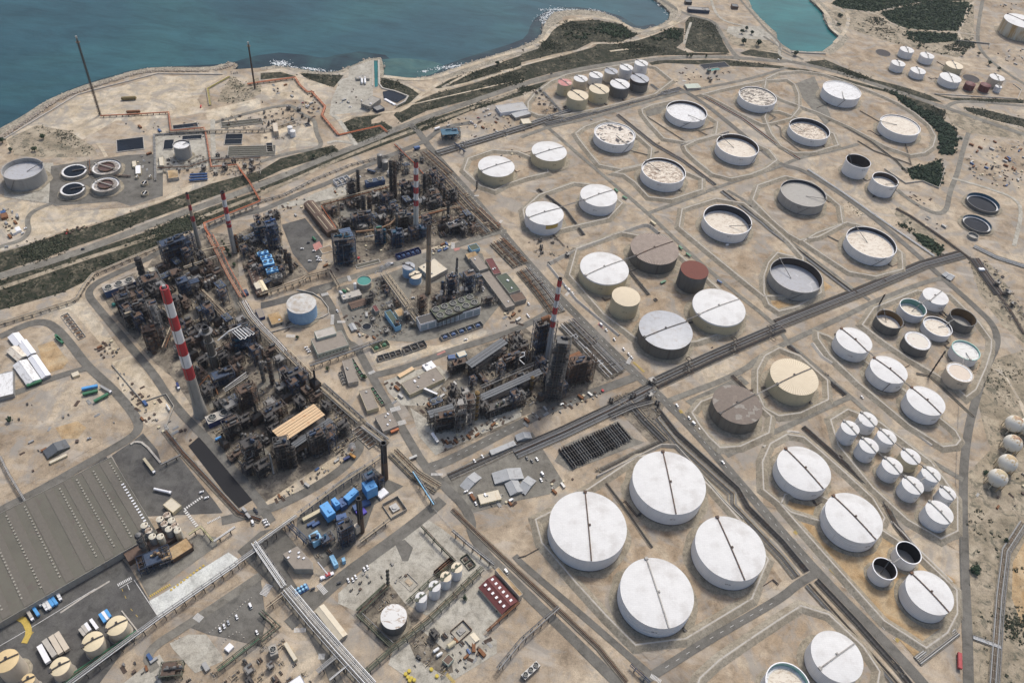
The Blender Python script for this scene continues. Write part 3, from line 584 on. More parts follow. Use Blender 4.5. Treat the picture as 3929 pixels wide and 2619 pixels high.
# roads
HWY = T('B0',-260,1050,0,960,300,880,750,735,1300,520,1800,340,2250,180)+T('A1',250,1568,600,1420,1000,1270,1300,1130,1900,920,2351,765)+T('A2',300,680,640,600,1000,560,1400,518,1850,512,2351,560)+T('A3',200,545,600,630,1100,790,1650,975,2351,1215,2700,1330)
road('highway',HWY,12.5,ASPH2)
road('railway_bed',T('B0',-200,1130,0,1075,750,810,1300,640,1850,420,2351,230)+T('A1',900,1350,1500,1130,2351,810),7,WASTE)
for nm,pts,wd,mm in [
 ('main_road',T('Z',940,285,960,300,990,345,1110,480,1200,590,1300,700,1450,850,1570,960,1700,1110,1880,1320,2060,1500,2180,1640),11,ASPH),
 ('plant_road',T('C0',2000,1640)+T('C1',60,1545,400,1390,700,1205,880,1030,900,950,760,810),9.5,ASPH),
 ('plant_road',T('D1',250,1050,450,870,700,640,1000,420,1250,240,1480,60,1640,-80),12,ASPH),
 ('plant_road',T('B1',540,1080,650,1250,700,1400,770,1568)+T('C1',860,60,1000,330,1180,640,1330,900,1480,1150,1620,1290,1900,1568)+T('D1',1900,280,2351,720)+T('D2',330,1040,800,1500,900,1600),9.5,ASPH),
 ('service_road',T('D2',-60,420,0,490,600,1000,1160,1490),6.5,ASPH),
 ('plant_road',T('C1',1460,1180,1700,1100,2351,760)+T('C2',350,590,960,370,1060,330),11,ASPH),
 ('plant_road',T('C1',1000,330,1200,290,1500,190,1700,110,2000,20)+T('B1',2351,1430)+T('B2',300,1260,420,1200),9,ASPH),
 ('plant_road',T('B1',540,1090,700,1010,900,950,1200,860,1500,770,1760,690,2140,560,2220,560),9.5,ASPH2),
 ('plant_road',T('A1',1900,1105,1650,1150,1560,1210,1500,1270,1200,1390,1000,1480)+T('B1',800,30,600,130,400,200,150,310,0,375)+T('B0',2150,410,1850,545,1500,705,1350,800,1000,960,840,1040,790,1130,870,1230,1150,1568)+T('C0',1400,330,1500,500,1700,740,1850,880,2100,1180,2351,1470)+T('D1',60,60,100,120),9,ASPH),
 ('plant_road',T('C0',-200,1680,0,1545,350,1370,700,1170,1000,1000,1200,880,1260,800,1230,700,1050,480,850,300,760,210,620,20)+T('B0',500,1420,400,1370,250,1390,0,1510),9.5,ASPH),
 ('plant_road',T('C0',830,250,650,300,450,360,200,470,0,520),8,ASPH),
 ('plant_road',T('D1',-100,420,230,740,480,1100,620,1400,720,1640),10,ASPH),
 ('plant_road',T('D0',1400,1450,1300,1290,1700,1040,2351,600),8,ASPH2),
 ('tank_farm_road',T('A2',130,1080,250,1160,330,1230,500,1380,700,1550)+T('B2',1150,400,1500,740,1900,1090,2300,1400)+T('C2',2420,60),6.5,ASPH2),
 ('tank_farm_road',T('A2',0,1240,230,1150,600,1075,1000,960,1450,830,2050,720,2400,610),7,ASPH2),
 ('tank_farm_road',T('B2',1130,400,1500,270,1800,150)+T('A2',2351,1500)+T('A3',300,1430,700,1345,860,1300),6.5,ASPH2),
 ('tank_farm_road',T('A2',1420,800,1540,860,1750,1010,2100,1300,2330,1490)+T('B3',350,0,700,220,1050,480,1350,740,1550,920,1700,1050,1900,1230,2080,1400,2120,1568)+T('C3',2000,260,1900,600,1850,800,1810,1100,1800,1400)+T('D3',1805,200,1815,600,1840,1100,1850,1640),9.5,ASPH),
 ('tank_farm_road',T('B2',1860,190,2100,330)+T('B3',0,470,160,590,480,830,850,1110,960,1180),6,ASPH2),
 ('tank_farm_road',T('B3',1640,980,1500,1000,1000,1190,740,1320,300,1520)+T('C3',0,140)+T('C2',1960,320,1400,530,1330,560),7.5,ASPH2),
 ('tank_farm_road',T('C3',790,520,540,630,300,750,0,880)+T('C2',1850,1050),6.5,ASPH2),
 ('tank_farm_road',T('C3',200,20,760,500,1010,720,1300,960,1560,1130,1800,1270),6.5,ASPH2),
 ('tank_farm_road',T('D2',1080,1560,1200,1490,1700,1170,2351,800)+T('D3',300,680,490,570),8,ASPH),
 ('terminal_road',T('A3',1990,-60,1950,150,1930,300,1940,430,2050,560,2351,760,2500,840),8,ASPH2),
 ('terminal_road',T('A3',1640,975,1720,920,1900,915,2400,960),8,ASPH2),
 ('terminal_road',T('A3',1850,1200,1800,1350,1750,1568)+T('B3',1680,200,1650,400,1500,390,1280,250,1200,180),8,ASPH2),
 ('terminal_road',T('B3',1700,80,2000,160,2300,270,2330,420,2260,690),6,CONC),
 ('terminal_road',T('A3',0,330,200,460,360,540),6,ASPH2),
 ('headland_road',T('A2',1270,0,1440,110,1560,150,1740,190,1800,300,1900,470,1960,520),9,ASPH2),
 ('headland_road',T('A2',1700,-40,1760,150,1900,220,2150,250,2351,420)+T('A3',130,500,260,550),6,CONC),
 ('coast_track',T('A2',1940,-40,2080,120,2200,260,2351,400)+T('A3',130,450,280,520),5,ASPH2),
 ('works_road',T('A1',860,1310,800,1220,740,1130,690,1060,640,1040,700,980,830,850),7,CONC),
 ('works_road',T('A1',0,1460,250,1380,480,1350,560,1310,500,1200,490,1080,380,1040,300,960,220,950)+T('A1',0,990)+T('A0',1930,1110),7,ASPH2),
 ('works_road',T('B0',-60,720,60,680,200,640,270,560,240,460,290,380,460,310),6.5,ASPH2),
 ('works_road',T('A0',1920,1080,1920,1300,1950,1560),7,CONC),
 ('works_road',T('A1',860,1300,700,1270,600,1290),6,CONC)]:
 road(nm,pts,wd,mm)
for pts,wd in [(T('A1',690,1090,900,1035,1200,1010,1260,1000,1450,880,1700,790,2000,720,2351,600),5),(T('A1',1240,1010,1340,960,1450,850,1560,790,1620,740),7),(T('A1',1440,840,1350,780,1260,745),7),(T('A1',1640,790,1920,640,2180,560),5),
    (T('A1',1110,690,1400,725,1600,700,1820,610,2351,450)+T('A2',0,470,200,380,280,240,500,165,700,160,900,200,1020,285,1130,290,1400,200),9),(T('A2',0,595,400,490,620,430,640,390,900,400,1200,320,1430,200,1520,150),4),
    (T('A2',800,465,1000,440,1130,450),5),(T('A3',620,60,760,90,1010,115,1110,190,1280,270,1740,292,1910,320),4.5),(T('A3',1010,115,1100,90,1300,45,1540,0),4.5),(T('A3',1920,0,1850,60,1820,180,1750,280,1790,370),6),(T('A3',700,90,780,150,740,290,640,390),8),
    (T('B1',560,1568,400,1700),2),(T('A0',880,1290,930,1360,960,1420),5),(T('A1',2351,720,2000,800,1300,960),3),(T('A2',1380,20,1450,120,1340,230,1100,290),7),(T('A3',480,30,600,160,590,240,700,330),9)]:
 road('dirt_track',pts,wd,PALE)
road('sand_path',T('A2',1470,400,1500,290,1530,205),5,CONC)
patch('canal_water',T('A1',1022,550,1055,550,1058,780,1030,790),POND and LAGOON)
patch('intake_pool',T('A1',1100,830,1200,810,1320,880,1230,930,1110,890),POND)
def zebra(a,b,wd,n=8,m_=PAINTW):
 _lay[0] += 1;z = .03+.0025*_lay[0];mb = MB();d = (b-a);L = d.length;an = ang(a,b)
 for k in range(n):
  p = a+d*((k+.5)/n);mb.sheet([Vector((p.x+cos(an)*i*L/n*.28-sin(an)*j*wd/2,p.y+sin(an)*i*L/n*.28+cos(an)*j*wd/2,0)) for i,j in ((-1,-1),(1,-1),(1,1),(-1,1))],z)
 structure(mb.build('road_marking',m_))
for c,x0,y0,x1,y1,wd in [('B1',548,1135,610,1120,5),('B1',650,1310,645,1400,4),('B1',690,1375,765,1375,4),('B1',1735,660,1735,720,5),('B1',1925,240,1970,240,3),('B1',2150,490,2175,460,4),('B1',790,960,810,1010,4),('B1',230,1500,310,1505,5),('C1',975,315,1030,290,4),('C1',1170,645,1260,620,6),('C1',1240,765,1310,745,6),('C1',1535,1222,1642,1222,3),
       ('C0',1660,1540,1830,1420,2.5),('D0',1665,10,1780,160,3),('D0',1760,960,1820,1000,6),('D1',520,680,590,760,5),('D1',20,780,80,680,7),('D1',300,1095,410,1090,4),('D1',520,1330,580,1330,5),('D2',1165,1500,1260,1560,4),('B2',400,1140,430,1110,4),('C2',960,225,990,165,5),('D0',1870,130,1990,70,2),('D0',1060,690,1190,620,3)]:
 zebra(P(c,x0,y0),P(c,x1,y1),wd,9)
for c,x0,y0,x1,y1,wd in [('C2',1010,210,1110,300,3),('C2',1430,640,1450,670,4),('C2',1720,960,1770,1010,4),('D3',275,200,305,225,4),('D3',600,540,670,600,4),('D3',1190,1170,1220,1195,4),('D0',1350,790,1540,680,2.5),('D0',1530,740,1850,500,2),('D1',1650,1460,1750,1568,3),('D0',250,1100,300,1120,2)]:
 zebra(P(c,x0,y0),P(c,x1,y1),wd,11,PAINTY)
def dashes(pts,L=3,gap=6,wd=.35,m_=PAINTW):
 _lay[0] += 1;z = .03+.0025*_lay[0];mb = MB()
 for a,b in zip(pts[:-1],pts[1:]):
  d = (b-a).length;n = int(d/(L+gap));t = (b-a)/d
  for k in range(n):p = a+t*(k*(L+gap));mb.ribbon([p,p+t*L],wd,z)
 structure(mb.build('lane_marking',m_))
dashes(T('Z',1000,360,1110,480,1200,590,1300,700,1450,850,1570,960,1700,1110,1880,1320))
dashes(T('D2',1300,1430,1700,1170,2351,800),4,8);dashes(T('C1',1560,1150,1700,1085,2351,760),3,7);dashes(T('D3',200,180,1400,1400),3,9)
dashes(T('D0',1100,720,1180,900,1310,1050),3,5,.4,PAINTY)
for pts in (T('C0',0,1600,340,1430),T('D0',0,1235,250,1090,560,900,860,720),T('D0',1080,715,1190,650),T('D0',1210,640,1430,975),T('D0',1150,680,1170,730)):
 _lay[0] += 1;structure(MB().ribbon(pts,.5,.03+.0025*_lay[0]).build('road_marking',PAINTW))
_lay[0] += 1;structure(MB().ribbon(smooth(T('D0',170,980,230,1010,270,1110,220,1210),1),5,.03+.0025*_lay[0]).build('yellow_walkway_marking',PAINTY))
for c,pts in (('B1',(470,680,530,650,560,700,490,740)),('B2',(700,1380,730,1400,740,1440,690,1400)),('C1',(1585,140,1660,105,1670,120,1600,150)),('B1',(1740,715,1800,705,1790,730,1750,740))):
 patch('red_marked_ground',T(c,*pts),mat('faded_red_marking',(.42,.2,.17),.9,var=.25))
TK = {'t1':(52,1294.6,12.3,21.3),'t5':(163.5,1379.2,12.4,19.6),'t6':(192.3,1403.6,12.5,18.9),'t7':(75.7,1255.1,18.2,21.3),'t8':(112.9,1285.9,17.8,21),'t9':(150,1312.2,17.5,20.9),'t10':(186.5,1339.9,16.8,21.4),'A':(265.8,1253.7,34.8,15.1),'B':(138.7,1152.3,33.6,16.8),'C':(400.1,1332,33.6,16.3),'D':(341,1156.5,34.1,17.7),'E':(33.9,1077.7,27.5,17.9),'t2':(80.3,1322,12.5,17.4),'t3':(107.8,1341.3,12.4,17.8),'t4':(135.5,1360.3,12.2,18.6),'F':(563.8,1386.3,34.3,18.6),'G':(644.2,1284.1,34,17.2),'H':(476,1239.6,34.2,15.3),'I1':(745.7,1597.7,13.9,15.2),'I2':(782.6,1582,13.8,14.7),'I3':(709.8,1531.4,13.5,15.1),'I4':(744.6,1512.9,14.5,13.1),'J1':(829.5,1554.3,16.6,13.5),'J2':(801.9,1494.5,20.1,14.8),'K':(533.2,1139.4,19.4,24.2),'J3':(897.8,1511.8,14,17.6),'J4':(894.5,1486.1,6.4,11.5),'K1':(837.7,1482,9.5,12.8),'K2':(867.6,1483.7,9.9,13.2),'Z':(1041.6,1772.9,37.3,30.5),'d1':(703.7,1602.5,14.8,0.6),'d2':(860.7,1530.1,15.8,0.6),'L':(566.2,1095.7,19.8,22.9),'M':(427.4,1041,34.5,18),'N':(506.6,937.6,35.1,17),'O':(380.7,844.8,35,17.7),'Q1':(568.9,835.4,16.7,15),'Q2':(531,808.6,16.9,14.2),'Q3':(492,779.9,16.9,15),'Q4':(555.5,779.2,18,12.2),'Q5':(594.4,799.2,16.6,15.3),'P1':(726.6,1087.9,25.1,6.5),'P2':(698,1030.8,21.3,4.8),'P3':(681.5,999.3,7.5,4.5),'Q6':(518.4,745.4,16.5,15),'Q7':(577.6,738,16.9,14.6),'Q8':(554.1,695,15.7,17.7),'R1':(432.3,730,22.1,18),'R2':(464.4,686,22.1,17.6),'R3':(495.6,641.1,21.9,18.8),'S':(342.5,654.4,28.2,20.7),'U2':(393.2,586,10.1,20.7),'U4':(409.6,565.2,10.5,19.2),'U6':(430.1,542.4,11.1,17.5),'U8':(445.9,519.9,11.3,17.5),'U10':(464.5,489.2,13.9,18.1),'V':(330.4,525.5,28.4,17.9),'W':(370.7,470.8,28.6,19.2),'U1':(419.3,604.7,10.6,16.6),'U3':(434.7,582.2,10.5,17.3),'U5':(455.1,558.5,10.7,16.6),'U7':(469.6,535.8,10,19.1),'U9':(483,516.6,8.6,15.2),'X1':(419.5,439.6,12,15.7),'X2':(389.9,418.7,11.4,16.4),'X3':(426.2,397.5,22.1,18.5),'X4':(321.3,325.2,22.7,20),'X5':(272.6,295.1,19.1,20.5),'E2':(33.9,916.4,27.1,19.7),'E3':(111.5,974.5,27.3,18.8),'Y':(213,1059.5,34,18),'E5':(299.9,952.3,34.7,18),'E6':(188.3,865.7,33.1,18.4),'E7':(237.3,819.8,18.5,27.4),'E8':(118.4,812.4,32.3,19.6),'E9':(144.7,755.5,18,25.4),'E10':(265.6,762.5,33.8,18.7),'E11':(193.7,710.3,33.1,19.2),'F1':(268.6,603.2,28.2,19.5),'G2':(182.6,487.5,37.8,20.9),'G1':(99.1,427.5,37.9,20.3),'G3':(238.1,420.5,34.1,19.8),'G4':(163.5,366.5,34,19.9),'CR':(-44.2,1020.2,27.6,18.4),'BL':(-251.4,684.6,17.5,20.3),'GR':(-188.8,747.9,9.1,9.8),'BP1':(-136.7,778.5,7.9,15.3),'BP2':(-126.2,767.4,7.9,11.1),'WV':(-198.2,737.6,1.8,12.8),'BT1':(-372.7,243.7,9.3,24.8),'BT2':(-352.3,233.8,5,17),'BT3':(-332.7,246.7,7.6,17),'BT4':(-316.3,269.4,8.4,16.1),'BT5':(-303.1,284.6,8.6,15.7),'LT0':(-694.2,883.9,26.2,22.5),'LT1':(-639.4,912,17.1,5.8),'LT2':(-621.1,869.3,16.3,7.3),'LT3':(-600.1,927.8,19.9,6.9),'LT4':(-582.7,886.6,18.4,8.2),'LT5':(-509.3,983,11.9,20.9),'SW1':(-374.6,1074.4,4,11.6),'SW2':(-368.4,1067.7,4.2,9.4),'SI1':(-220.2,1010.5,3.8,22.4),'SI2':(-211.6,1007.3,4.8,14.2),'CT':(-72,319,11.4,14.9),'W1':(-50.6,337.9,5.1,17.6),'W2':(-40.1,349.9,5.3,17.3),'W3':(-31.3,360.4,5,16.7),'W4':(-22.4,370.4,5.1,16.7)}
# storage tanks
def mat_conc():return CONCW
def roof_walk(par,r,h,an,m_=BROWN,rise=0.0,half=False,wid=1.1,boxes=1):
 b = MB();n = 10
 for k in range(n):
  q0,q1 = (-1+2*k/n),(-1+2*(k+1)/n)
  if half and q1 > .02:break
  p0 = Vector((q0*r*cos(an),q0*r*sin(an),h+rise*(1-q0*q0)+.35));p1 = Vector((q1*r*cos(an),q1*r*sin(an),h+rise*(1-q1*q1)+.35))
  d = (p1-p0);c = (p0+p1)/2
  b.box((c.x,c.y,c.z),(d.length+.1,wid,.5),an)
 b.build('roof_walkway',m_,par)
 if boxes:
  b = MB();b.box((-r*.98*cos(an),-r*.98*sin(an),h+.3),(2.6,3.2,1.4),an);b.build('gauge_platform',m_,par)
  b = MB();b.box((1.5*cos(an+1.2),1.5*sin(an+1.2),h+rise+.2),(1.8,1.8,1.2),an);b.build('centre_vent',m_,par)
def number(par,txt,r,h,z,az,size=2.4):
 cu = bpy.data.curves.new('tank_number','FONT');cu.body = txt;cu.size = size;cu.align_x = 'CENTER';cu.extrude = .05;cu.materials.append(BLACK)
 tmp = bpy.data.objects.new('tmp',cu);COL.objects.link(tmp);bpy.context.view_layer.update();me = bpy.data.meshes.new_from_object(tmp);bpy.data.objects.remove(tmp)
 o = bpy.data.objects.new('tank_number',me);COL.objects.link(o);o.parent = par
 o.location = (r*cos(az)*1.012+cos(az)*.15,r*sin(az)*1.012+sin(az)*.15,z);o.rotation_euler = (pi/2,0,az+pi/2)
def stair(par,r,h,a0,a1,m_=GREY):
 b = MB();n = 12
 for k in range(n):
  q0,q1 = a0+(a1-a0)*k/n,a0+(a1-a0)*(k+1)/n
  p0 = Vector(((r+.6)*cos(q0),(r+.6)*sin(q0),h*k/n));p1 = Vector(((r+.6)*cos(q1),(r+.6)*sin(q1),h*(k+1)/n))
  b.cyl(p0,p1,.42,.42,4)
 b.build('spiral_stair',m_,par)
WORN = ground_mat('worn_pad_ring',[(.22,.185,.145),(.27,.235,.19),(.31,.27,.22),(.36,.32,.26)],s1=.1,s2=.3,dark=(.15,.12,.09),darkamt=.6,bump=.1)
def tank(id_,label,wall=None,roof=None,line=None,num=None,depth=0,inner=None,base=1,band=None,rise=None,st=None,hoops=0,lad=None,az=-1.45,name='storage_tank',walk=None,cat='storage tank',rimm=None,half=False,group=None,skirt=False):
 x,y,r,h = TK[id_];wall = wall or WWALL;t = empty(name,(x,y,0),0,label,cat,group)
 n = 96 if r > 15 else 48
 if r > 9:
  _lay[0] += 1;q_ = MB();k_ = [(r*rnd.uniform(1.1,1.24)+1.5) for _ in range(22)];q_.sheet(smooth([Vector((k_[i]*cos(i*2*pi/22),k_[i]*sin(i*2*pi/22),0)) for i in range(22)],1,True),.02+.0025*_lay[0]-.0);q_.build('worn_ground_ring',WORN,t)
 pad = MB();pad.cyl((0,0,0),(0,0,.32),r+(2.6 if r > 15 else 1.2),r+(2.2 if r > 15 else 1.0),n);pad.build('foundation_pad',CONCL if base else CONCW,t)
 bh = .0
 if base:
  bh = 1.3 if r > 15 else .9
  MB().ring((0,0),r-.2,r+.04,.32,bh,n).build('base_ring_with_shade',BLACK,t)  # black band: base paint plus shade at the wall foot, both in colour
 if depth:
  MB().ring((0,0),r-.35,r,bh,h-.5,n).build('wall',[wall],t)
  MB().ring((0,0),r-.42,r-.36,.4,h-.5,n).build('inner_wall',inner or RUSTIN,t)
  MB().ring((0,0),r-.45,r+.45,h-.5,h,n).build('wind_girder',rimm or wall,t)
  if depth < h:
   f = MB().disc((0,0),r-.5,h-depth,0,n,1,True).build('floating_roof',roof or FRW,t)
   if r > 12:
    MB().ring((0,0),r-3.2,r-.6,h-depth,h-depth+.35,n).build('pontoon',roof if roof in (FRG,FRS) else LGREY if roof == FRD else FRW,t)
  if lad is not None:
   b = MB();p0 = Vector(((r-.3)*cos(lad),(r-.3)*sin(lad),h+.2));p1 = Vector((r*.15*cos(lad),r*.15*sin(lad),h-depth+.5));c = p0
   b.cyl(p0,p1,.5,.5,4);b.build('rolling_ladder',GREY,t)
   MB().box(((r-.2)*cos(lad),(r-.2)*sin(lad),h),(2.5,2.5,1.2),lad).build('gauge_platform',GREY,t)
 else:
  rise = (r*.07 if rise is None else rise)
  wb = MB().ring((0,0),r-.3,r,bh,h-.25,n);wb.build('wall',wall,t)
  MB().disc((0,0),r,h,rise,n,6).build('roof',roof or RW,t)
  MB().ring((0,0),r-.2,r+.16,h-.25,h+.03,n).build('rim',roof or RW,t)
  if band:MB().ring((0,0),r,r+.1,h-.25-band[0],h-.25,n).build('painted_band',band[1],t)
  if line:
   c,x0,y0,x1,y1 = line;p0,p1 = P(c,x0,y0,h),P(c,x1,y1,h)
   roof_walk(t,r,h,ang(p0,p1),walk or BROWN,rise,half)
 if hoops:
  b = MB()
  for k in range(hoops):z = bh+(h-bh)*(k+1)/(hoops+1);b.ring((0,0),r,r+.22,z,z+.3,n)
  b.build('stiffener_hoops',wall,t)
 if not st and depth and r > 16 and id_[0] in 'MOLABDN':st = (-1.95+len(label)%5*.25,-1.45+len(label)%5*.25)
 if st:stair(t,r,h,st[0],st[1])
 if num:number(t,num,r,h,h*.55 if not depth else h-5.5 if h > 9 else h*.5,az,2.2 if r > 15 else 1.6)
 return t
G1 = 'white fixed roof tanks in the lower middle pen'
tank('G1','largest white tank with a rust streaked roof line, left one of four',line=('D2',575,-150,632,470),rise=1.2,walk=BROWN)
tank('G2','large white tank in the corner under the retaining wall, topmost of four',line=('C2',1270,1020,1385,1568),rise=1.2,num='CF 14',az=-1.5)
tank('G3','large white tank with rusty stains on its roof edge, rightmost of four',line=('D2',1765,80,2010,640),rise=1.1,num='CF 15',az=-1.7)
tank('G4','large white tank with grey roof line and hooped wall, lowest of four',line=('D2',1130,450,1325,1050),rise=1.1,walk=GREY,hoops=3,num='CF 16',az=-1.65)
tank('V','broad white tank under the concrete bank, beside the eleven small white tanks',line=('C3',210,990,550,1350),rise=1.6,num='CF 41',az=-1.3)
tank('W','broad white hooped tank beside the pipe track, next to the pair of small open tanks',line=('C3',620,1410,1010,1810),rise=1.6,hoops=2,num='CF 42',az=-1.2)
tank('X3','white tank just below the pair of small open tanks',line=('D3',1335,580,1665,925),rise=1.2,num='CF 43',az=-1.0)
tank('X4','white tank with grey roof line at the bottom edge of the farm',line=('D3',430,1480,830,1190),rise=1.2,walk=GREY)
tank('X5','white open tank with green inner wall and rust spotted roof, cut by the bottom edge',roof=FRC,depth=5.5,inner=TEALP,base=0)
tank('X1','small stained white open tank with a pitch black inside',depth=15,roof=FRG,inner=BLACK,lad=None)
tank('X2','small white open tank with brown inside and a long inner ladder',depth=13.5,roof=FRG,lad=.9)
tank('R1','white tank with roof line, uppermost of the row of three beside the cream tank',line=('C3',720,-100,950,100),rise=1.4,num='CH 03',az=-1.9)
tank('R2','white tank with wall stair and roof line, middle of the row of three',line=('C3',1010,175,1265,370),rise=1.4,num='CH 02',az=-1.2,st=(-1.9,-1.75))
tank('R3','white tank with roof line and black vent platform, lowest of the row of three',line=('C3',1340,440,1590,660),rise=1.4,num='CH 01',az=-1.3)
tank('S','large all cream tank with ribbed roof and crossing walkway',CREAM,RCRIB,line=('C3',30,450,430,265),rise=1.6,walk=STEEL,base=0)
tank('F1','huge brown tank with a patchwork repaired roof',BRWALL,RPATCH,line=('C2',1790,660,2120,480),rise=1.2,walk=STEEL,base=0)
tank('E11','brown walled tank with a wide silver roof',BRWALL,RSILVER,line=('B2',1100,1510,1480,1370),rise=1.6,walk=STEEL,base=0)
tank('E10','cream walled tank with white roof and white collar, beside the silver roofed tank',CREAM,RW,line=('B2',1590,1300,1960,1160),rise=1.8,walk=GREY,base=0,band=(2.2,WWALL),num='CF 09',az=-2.0)
tank('E8','cream walled tank with white roof and white collar, beside the ribbed brown roof',CREAM,RW,line=('B2',570,950,900,815),rise=1.8,walk=GREY,base=0,band=(1.8,WWALL),num='CF 08',az=-1.7)
tank('E9','small plain cream tank with concentric ribbed roof, number painted on its wall',CREAM,RCRIB,base=0,rise=1.2,num='CF 12',az=-1.6)
tank('E6','dark walled tank with a brown roof of radiating ribs',DWALL,RBROWN,line=('B2',1040,780,1380,650),rise=1.6,walk=BROWN,base=0)
tank('E7','tall dark hooped tank with flat rusty red roof',DWALL,RRED,base=0,rise=.3,hoops=9)
tank('E2','white tank with a mustard patch on its wall, left of the white pair',WWALL,RW,line=('B2',65,435,350,350),rise=1.5,walk=GREY,base=0)
tank('E3','clean white tank with roof walkway, right of the white pair',WWALL,RW,line=('B2',580,278,830,190),rise=1.5,walk=GREY,num='CF 10',az=-1.75)
tank('CR','cream walled tank with white roof nearest the road bend',CREAM,RW,line=('A1',1990,1525,2270,1435),rise=1.4,walk=GREY,base=0,num='CF 07',az=-1.2)
tank('E','cream walled tank with white roof, across from the open tanks and behind the pipe rack',CREAM,RW,line=('A2',125,1395,375,1325),rise=1.4,walk=GREY,base=0,num='CF 06',az=-1.2)
tank('B','open white tank whose pale peeling roof has large black patches',roof=FRB,depth=1.6,num='CO 17',az=-1.6,lad=-1.0)
tank('A','open white tank with clean white sunken roof and dark brown inner wall',roof=FRW,depth=5.5,num='CO 18',az=-1.7,lad=-.9)
tank('C','open white tank with dark and cream mottled roof near the highway',roof=FRD,depth=2.2,num='CO 19',az=-1.2,lad=2.6)
tank('D','open white tank with cream sunken roof and brown inner wall beside the pale pen wall',roof=FRC,depth=8,num='CO 11',az=-1.5,lad=2.4)
tank('Y','open white tank with mottled brown roof just above the road crossing',roof=FRP,depth=4.5,num='CO 16',az=-1.8,lad=2.5)
tank('E5','open white tank with deep black inner wall and crazed cream roof',roof=FRC,depth=11.5,inner=BLUEIN,num='CO 13',az=-1.6,lad=-.25,st=(-.9,-.35))
tank('F','open white tank filled to the rim with a lumpy white roof',roof=FRW,depth=1.3,num=None,lad=-1.7,st=(-1.9,-1.6))
tank('G','open white tank with cream roof inside the bend of the farm road',roof=FRC,depth=2.,lad=3.0)
tank('H','open white tank with blue black inner wall and dark spotted roof',roof=FRP,depth=8,inner=BLUEIN,num='CO 12',az=-1.6,lad=2.8)
tank('K','narrow tall open white tank with deep brown inside and inner ladder',roof=FRG,depth=18,num='CO 24',az=-1.3,lad=2.2)
tank('L','narrow open white tank with cream roof and brown inner wall',roof=FRC,depth=8.5,num='CO 23',az=-1.3,lad=-.5)
tank('M','open grey tank with flat stony grey roof',GWALL,FRG,depth=5,inner=BLUEIN,num='CO 14',az=-1.9,lad=-.3)
tank('N','open white tank with pale dusty roof and dark inner wall',roof=FRC,depth=6.5,num='CO 15',az=-1.55,inner=BLUEIN,lad=2.0)
tank('O','open dark grey tank with silver stained roof and brown inner wall',GWALL,FRS,depth=12,num='CO 21',az=-1.8,lad=2.1)
tank('Q1','white tank with white studded roof at the top of the small mixed group',roof=RW,line=('B3',1490,1180,1600,1090),rise=.5,walk=GREY,num='CD 30',az=-1.35)
tank('Q2','white open tank with pale teal inner wall',roof=FRC,depth=9,inner=TEALIN,lad=.6)
tank('Q3','dark grey open tank with rusty gold inner wall and cream roof',DWALL,FRC,depth=9.5,inner=GOLDIN,lad=1.8)
tank('Q4','white open tank with cream roof between the teal and the dark grey tanks',roof=FRC,depth=3,lad=.4)
tank('Q5','dark open tank with brown gold inner wall at the right of the mixed group',DWALL,FRG,depth=13,inner=GOLDIN)
tank('Q6','dark grey tank with red and white speckled roof',DWALL,floatroof('red_speckled_roof',(.64,.6,.52),(.42,.12,.13),(.6,.55,.45),.35,.6,.64,.7),depth=.7)
tank('Q7','white open tank with teal rim and stained radial roof',roof=floatroof('grey_stained_roof',(.68,.68,.64),(.4,.37,.31),(.3,.24,.2),.25,.52,.68,.78),depth=2.6,inner=TEALP,rimm=TEALP,lad=-1.6)
tank('Q8','beige tank with a brown stain in the middle of its roof',BEIGE,floatroof('brown_stained_roof',(.64,.55,.45),(.56,.47,.38),(.4,.29,.2),.3,.5,.65,.7),depth=.8,num='CD 29',az=-1.8)
lab = dict(U1='small white tank at the top of the double row, joined by a roof bridge',U2='small white tank with rust streaked roof at the upper left of the double row',U3='second small white tank of the right row, below the topmost one',U4='second small white tank of the left row, beside the dark valve pit',
   U5='small cream walled tank with white roof in the right row',U6='third small white tank of the left row, facing the cream one',U7='fourth small white tank of the right row, joined by a bridge to the lower left',U8='fourth small cream white tank of the left row',U9='narrowest small white tank at the right row end',U10='lowest and widest small white tank of the double row')
for k,l in lab.items():
 x,y,r,h = TK[k]
 tank(k,l,CREAM if k == 'U5' else WWALL,RW,line=('C3',900,660,1010,770),rise=.9,walk=GREY,num='CA %02d' % (21+int(k[1:])),az=-1.35)
tl = dict(t1=('small cream tank with a worn pink roof at the left end of the back row',CREAM,RPINK),t2=('small beige tank with white roof next to the pink roofed one',BEIGE,RW),t3=('small white tank third in the back row behind the cream ribbed tank',WWALL,RW),t4=('small beige tank with grey white roof fourth in the back row',BEIGE,RSILVER),t5=('small white tank next to last in the back row',WWALL,RW),
   t6=('tall white tank at the right end of the back row',WWALL,RW),t7=('cream tank with ringed cream roof at the left end of the front row',CREAM,RCRIB),t8=('cream tank with cream roof second in the front row',CREAM,RCRIB),t9=('dark grey tank with white roof and rusty stair third in the front row',DWALL,RW),t10=('dark banded tank with pale grey roof at the right end of the front row',DWALL,RSILVER))
for k,(l,wm,rm) in tl.items():
 front = k in ('t7','t8','t9','t10')
 tank(k,l,wm,rm,line=('A2',1000,665,1120,745),rise=.8,walk=STEEL if front else GREY,base=0,band=(1.0,WWALL) if k == 't9' else (6,STEEL) if k == 't10' else None,num='CA %02d' % (10+int(k[1:])),az=-1.4)
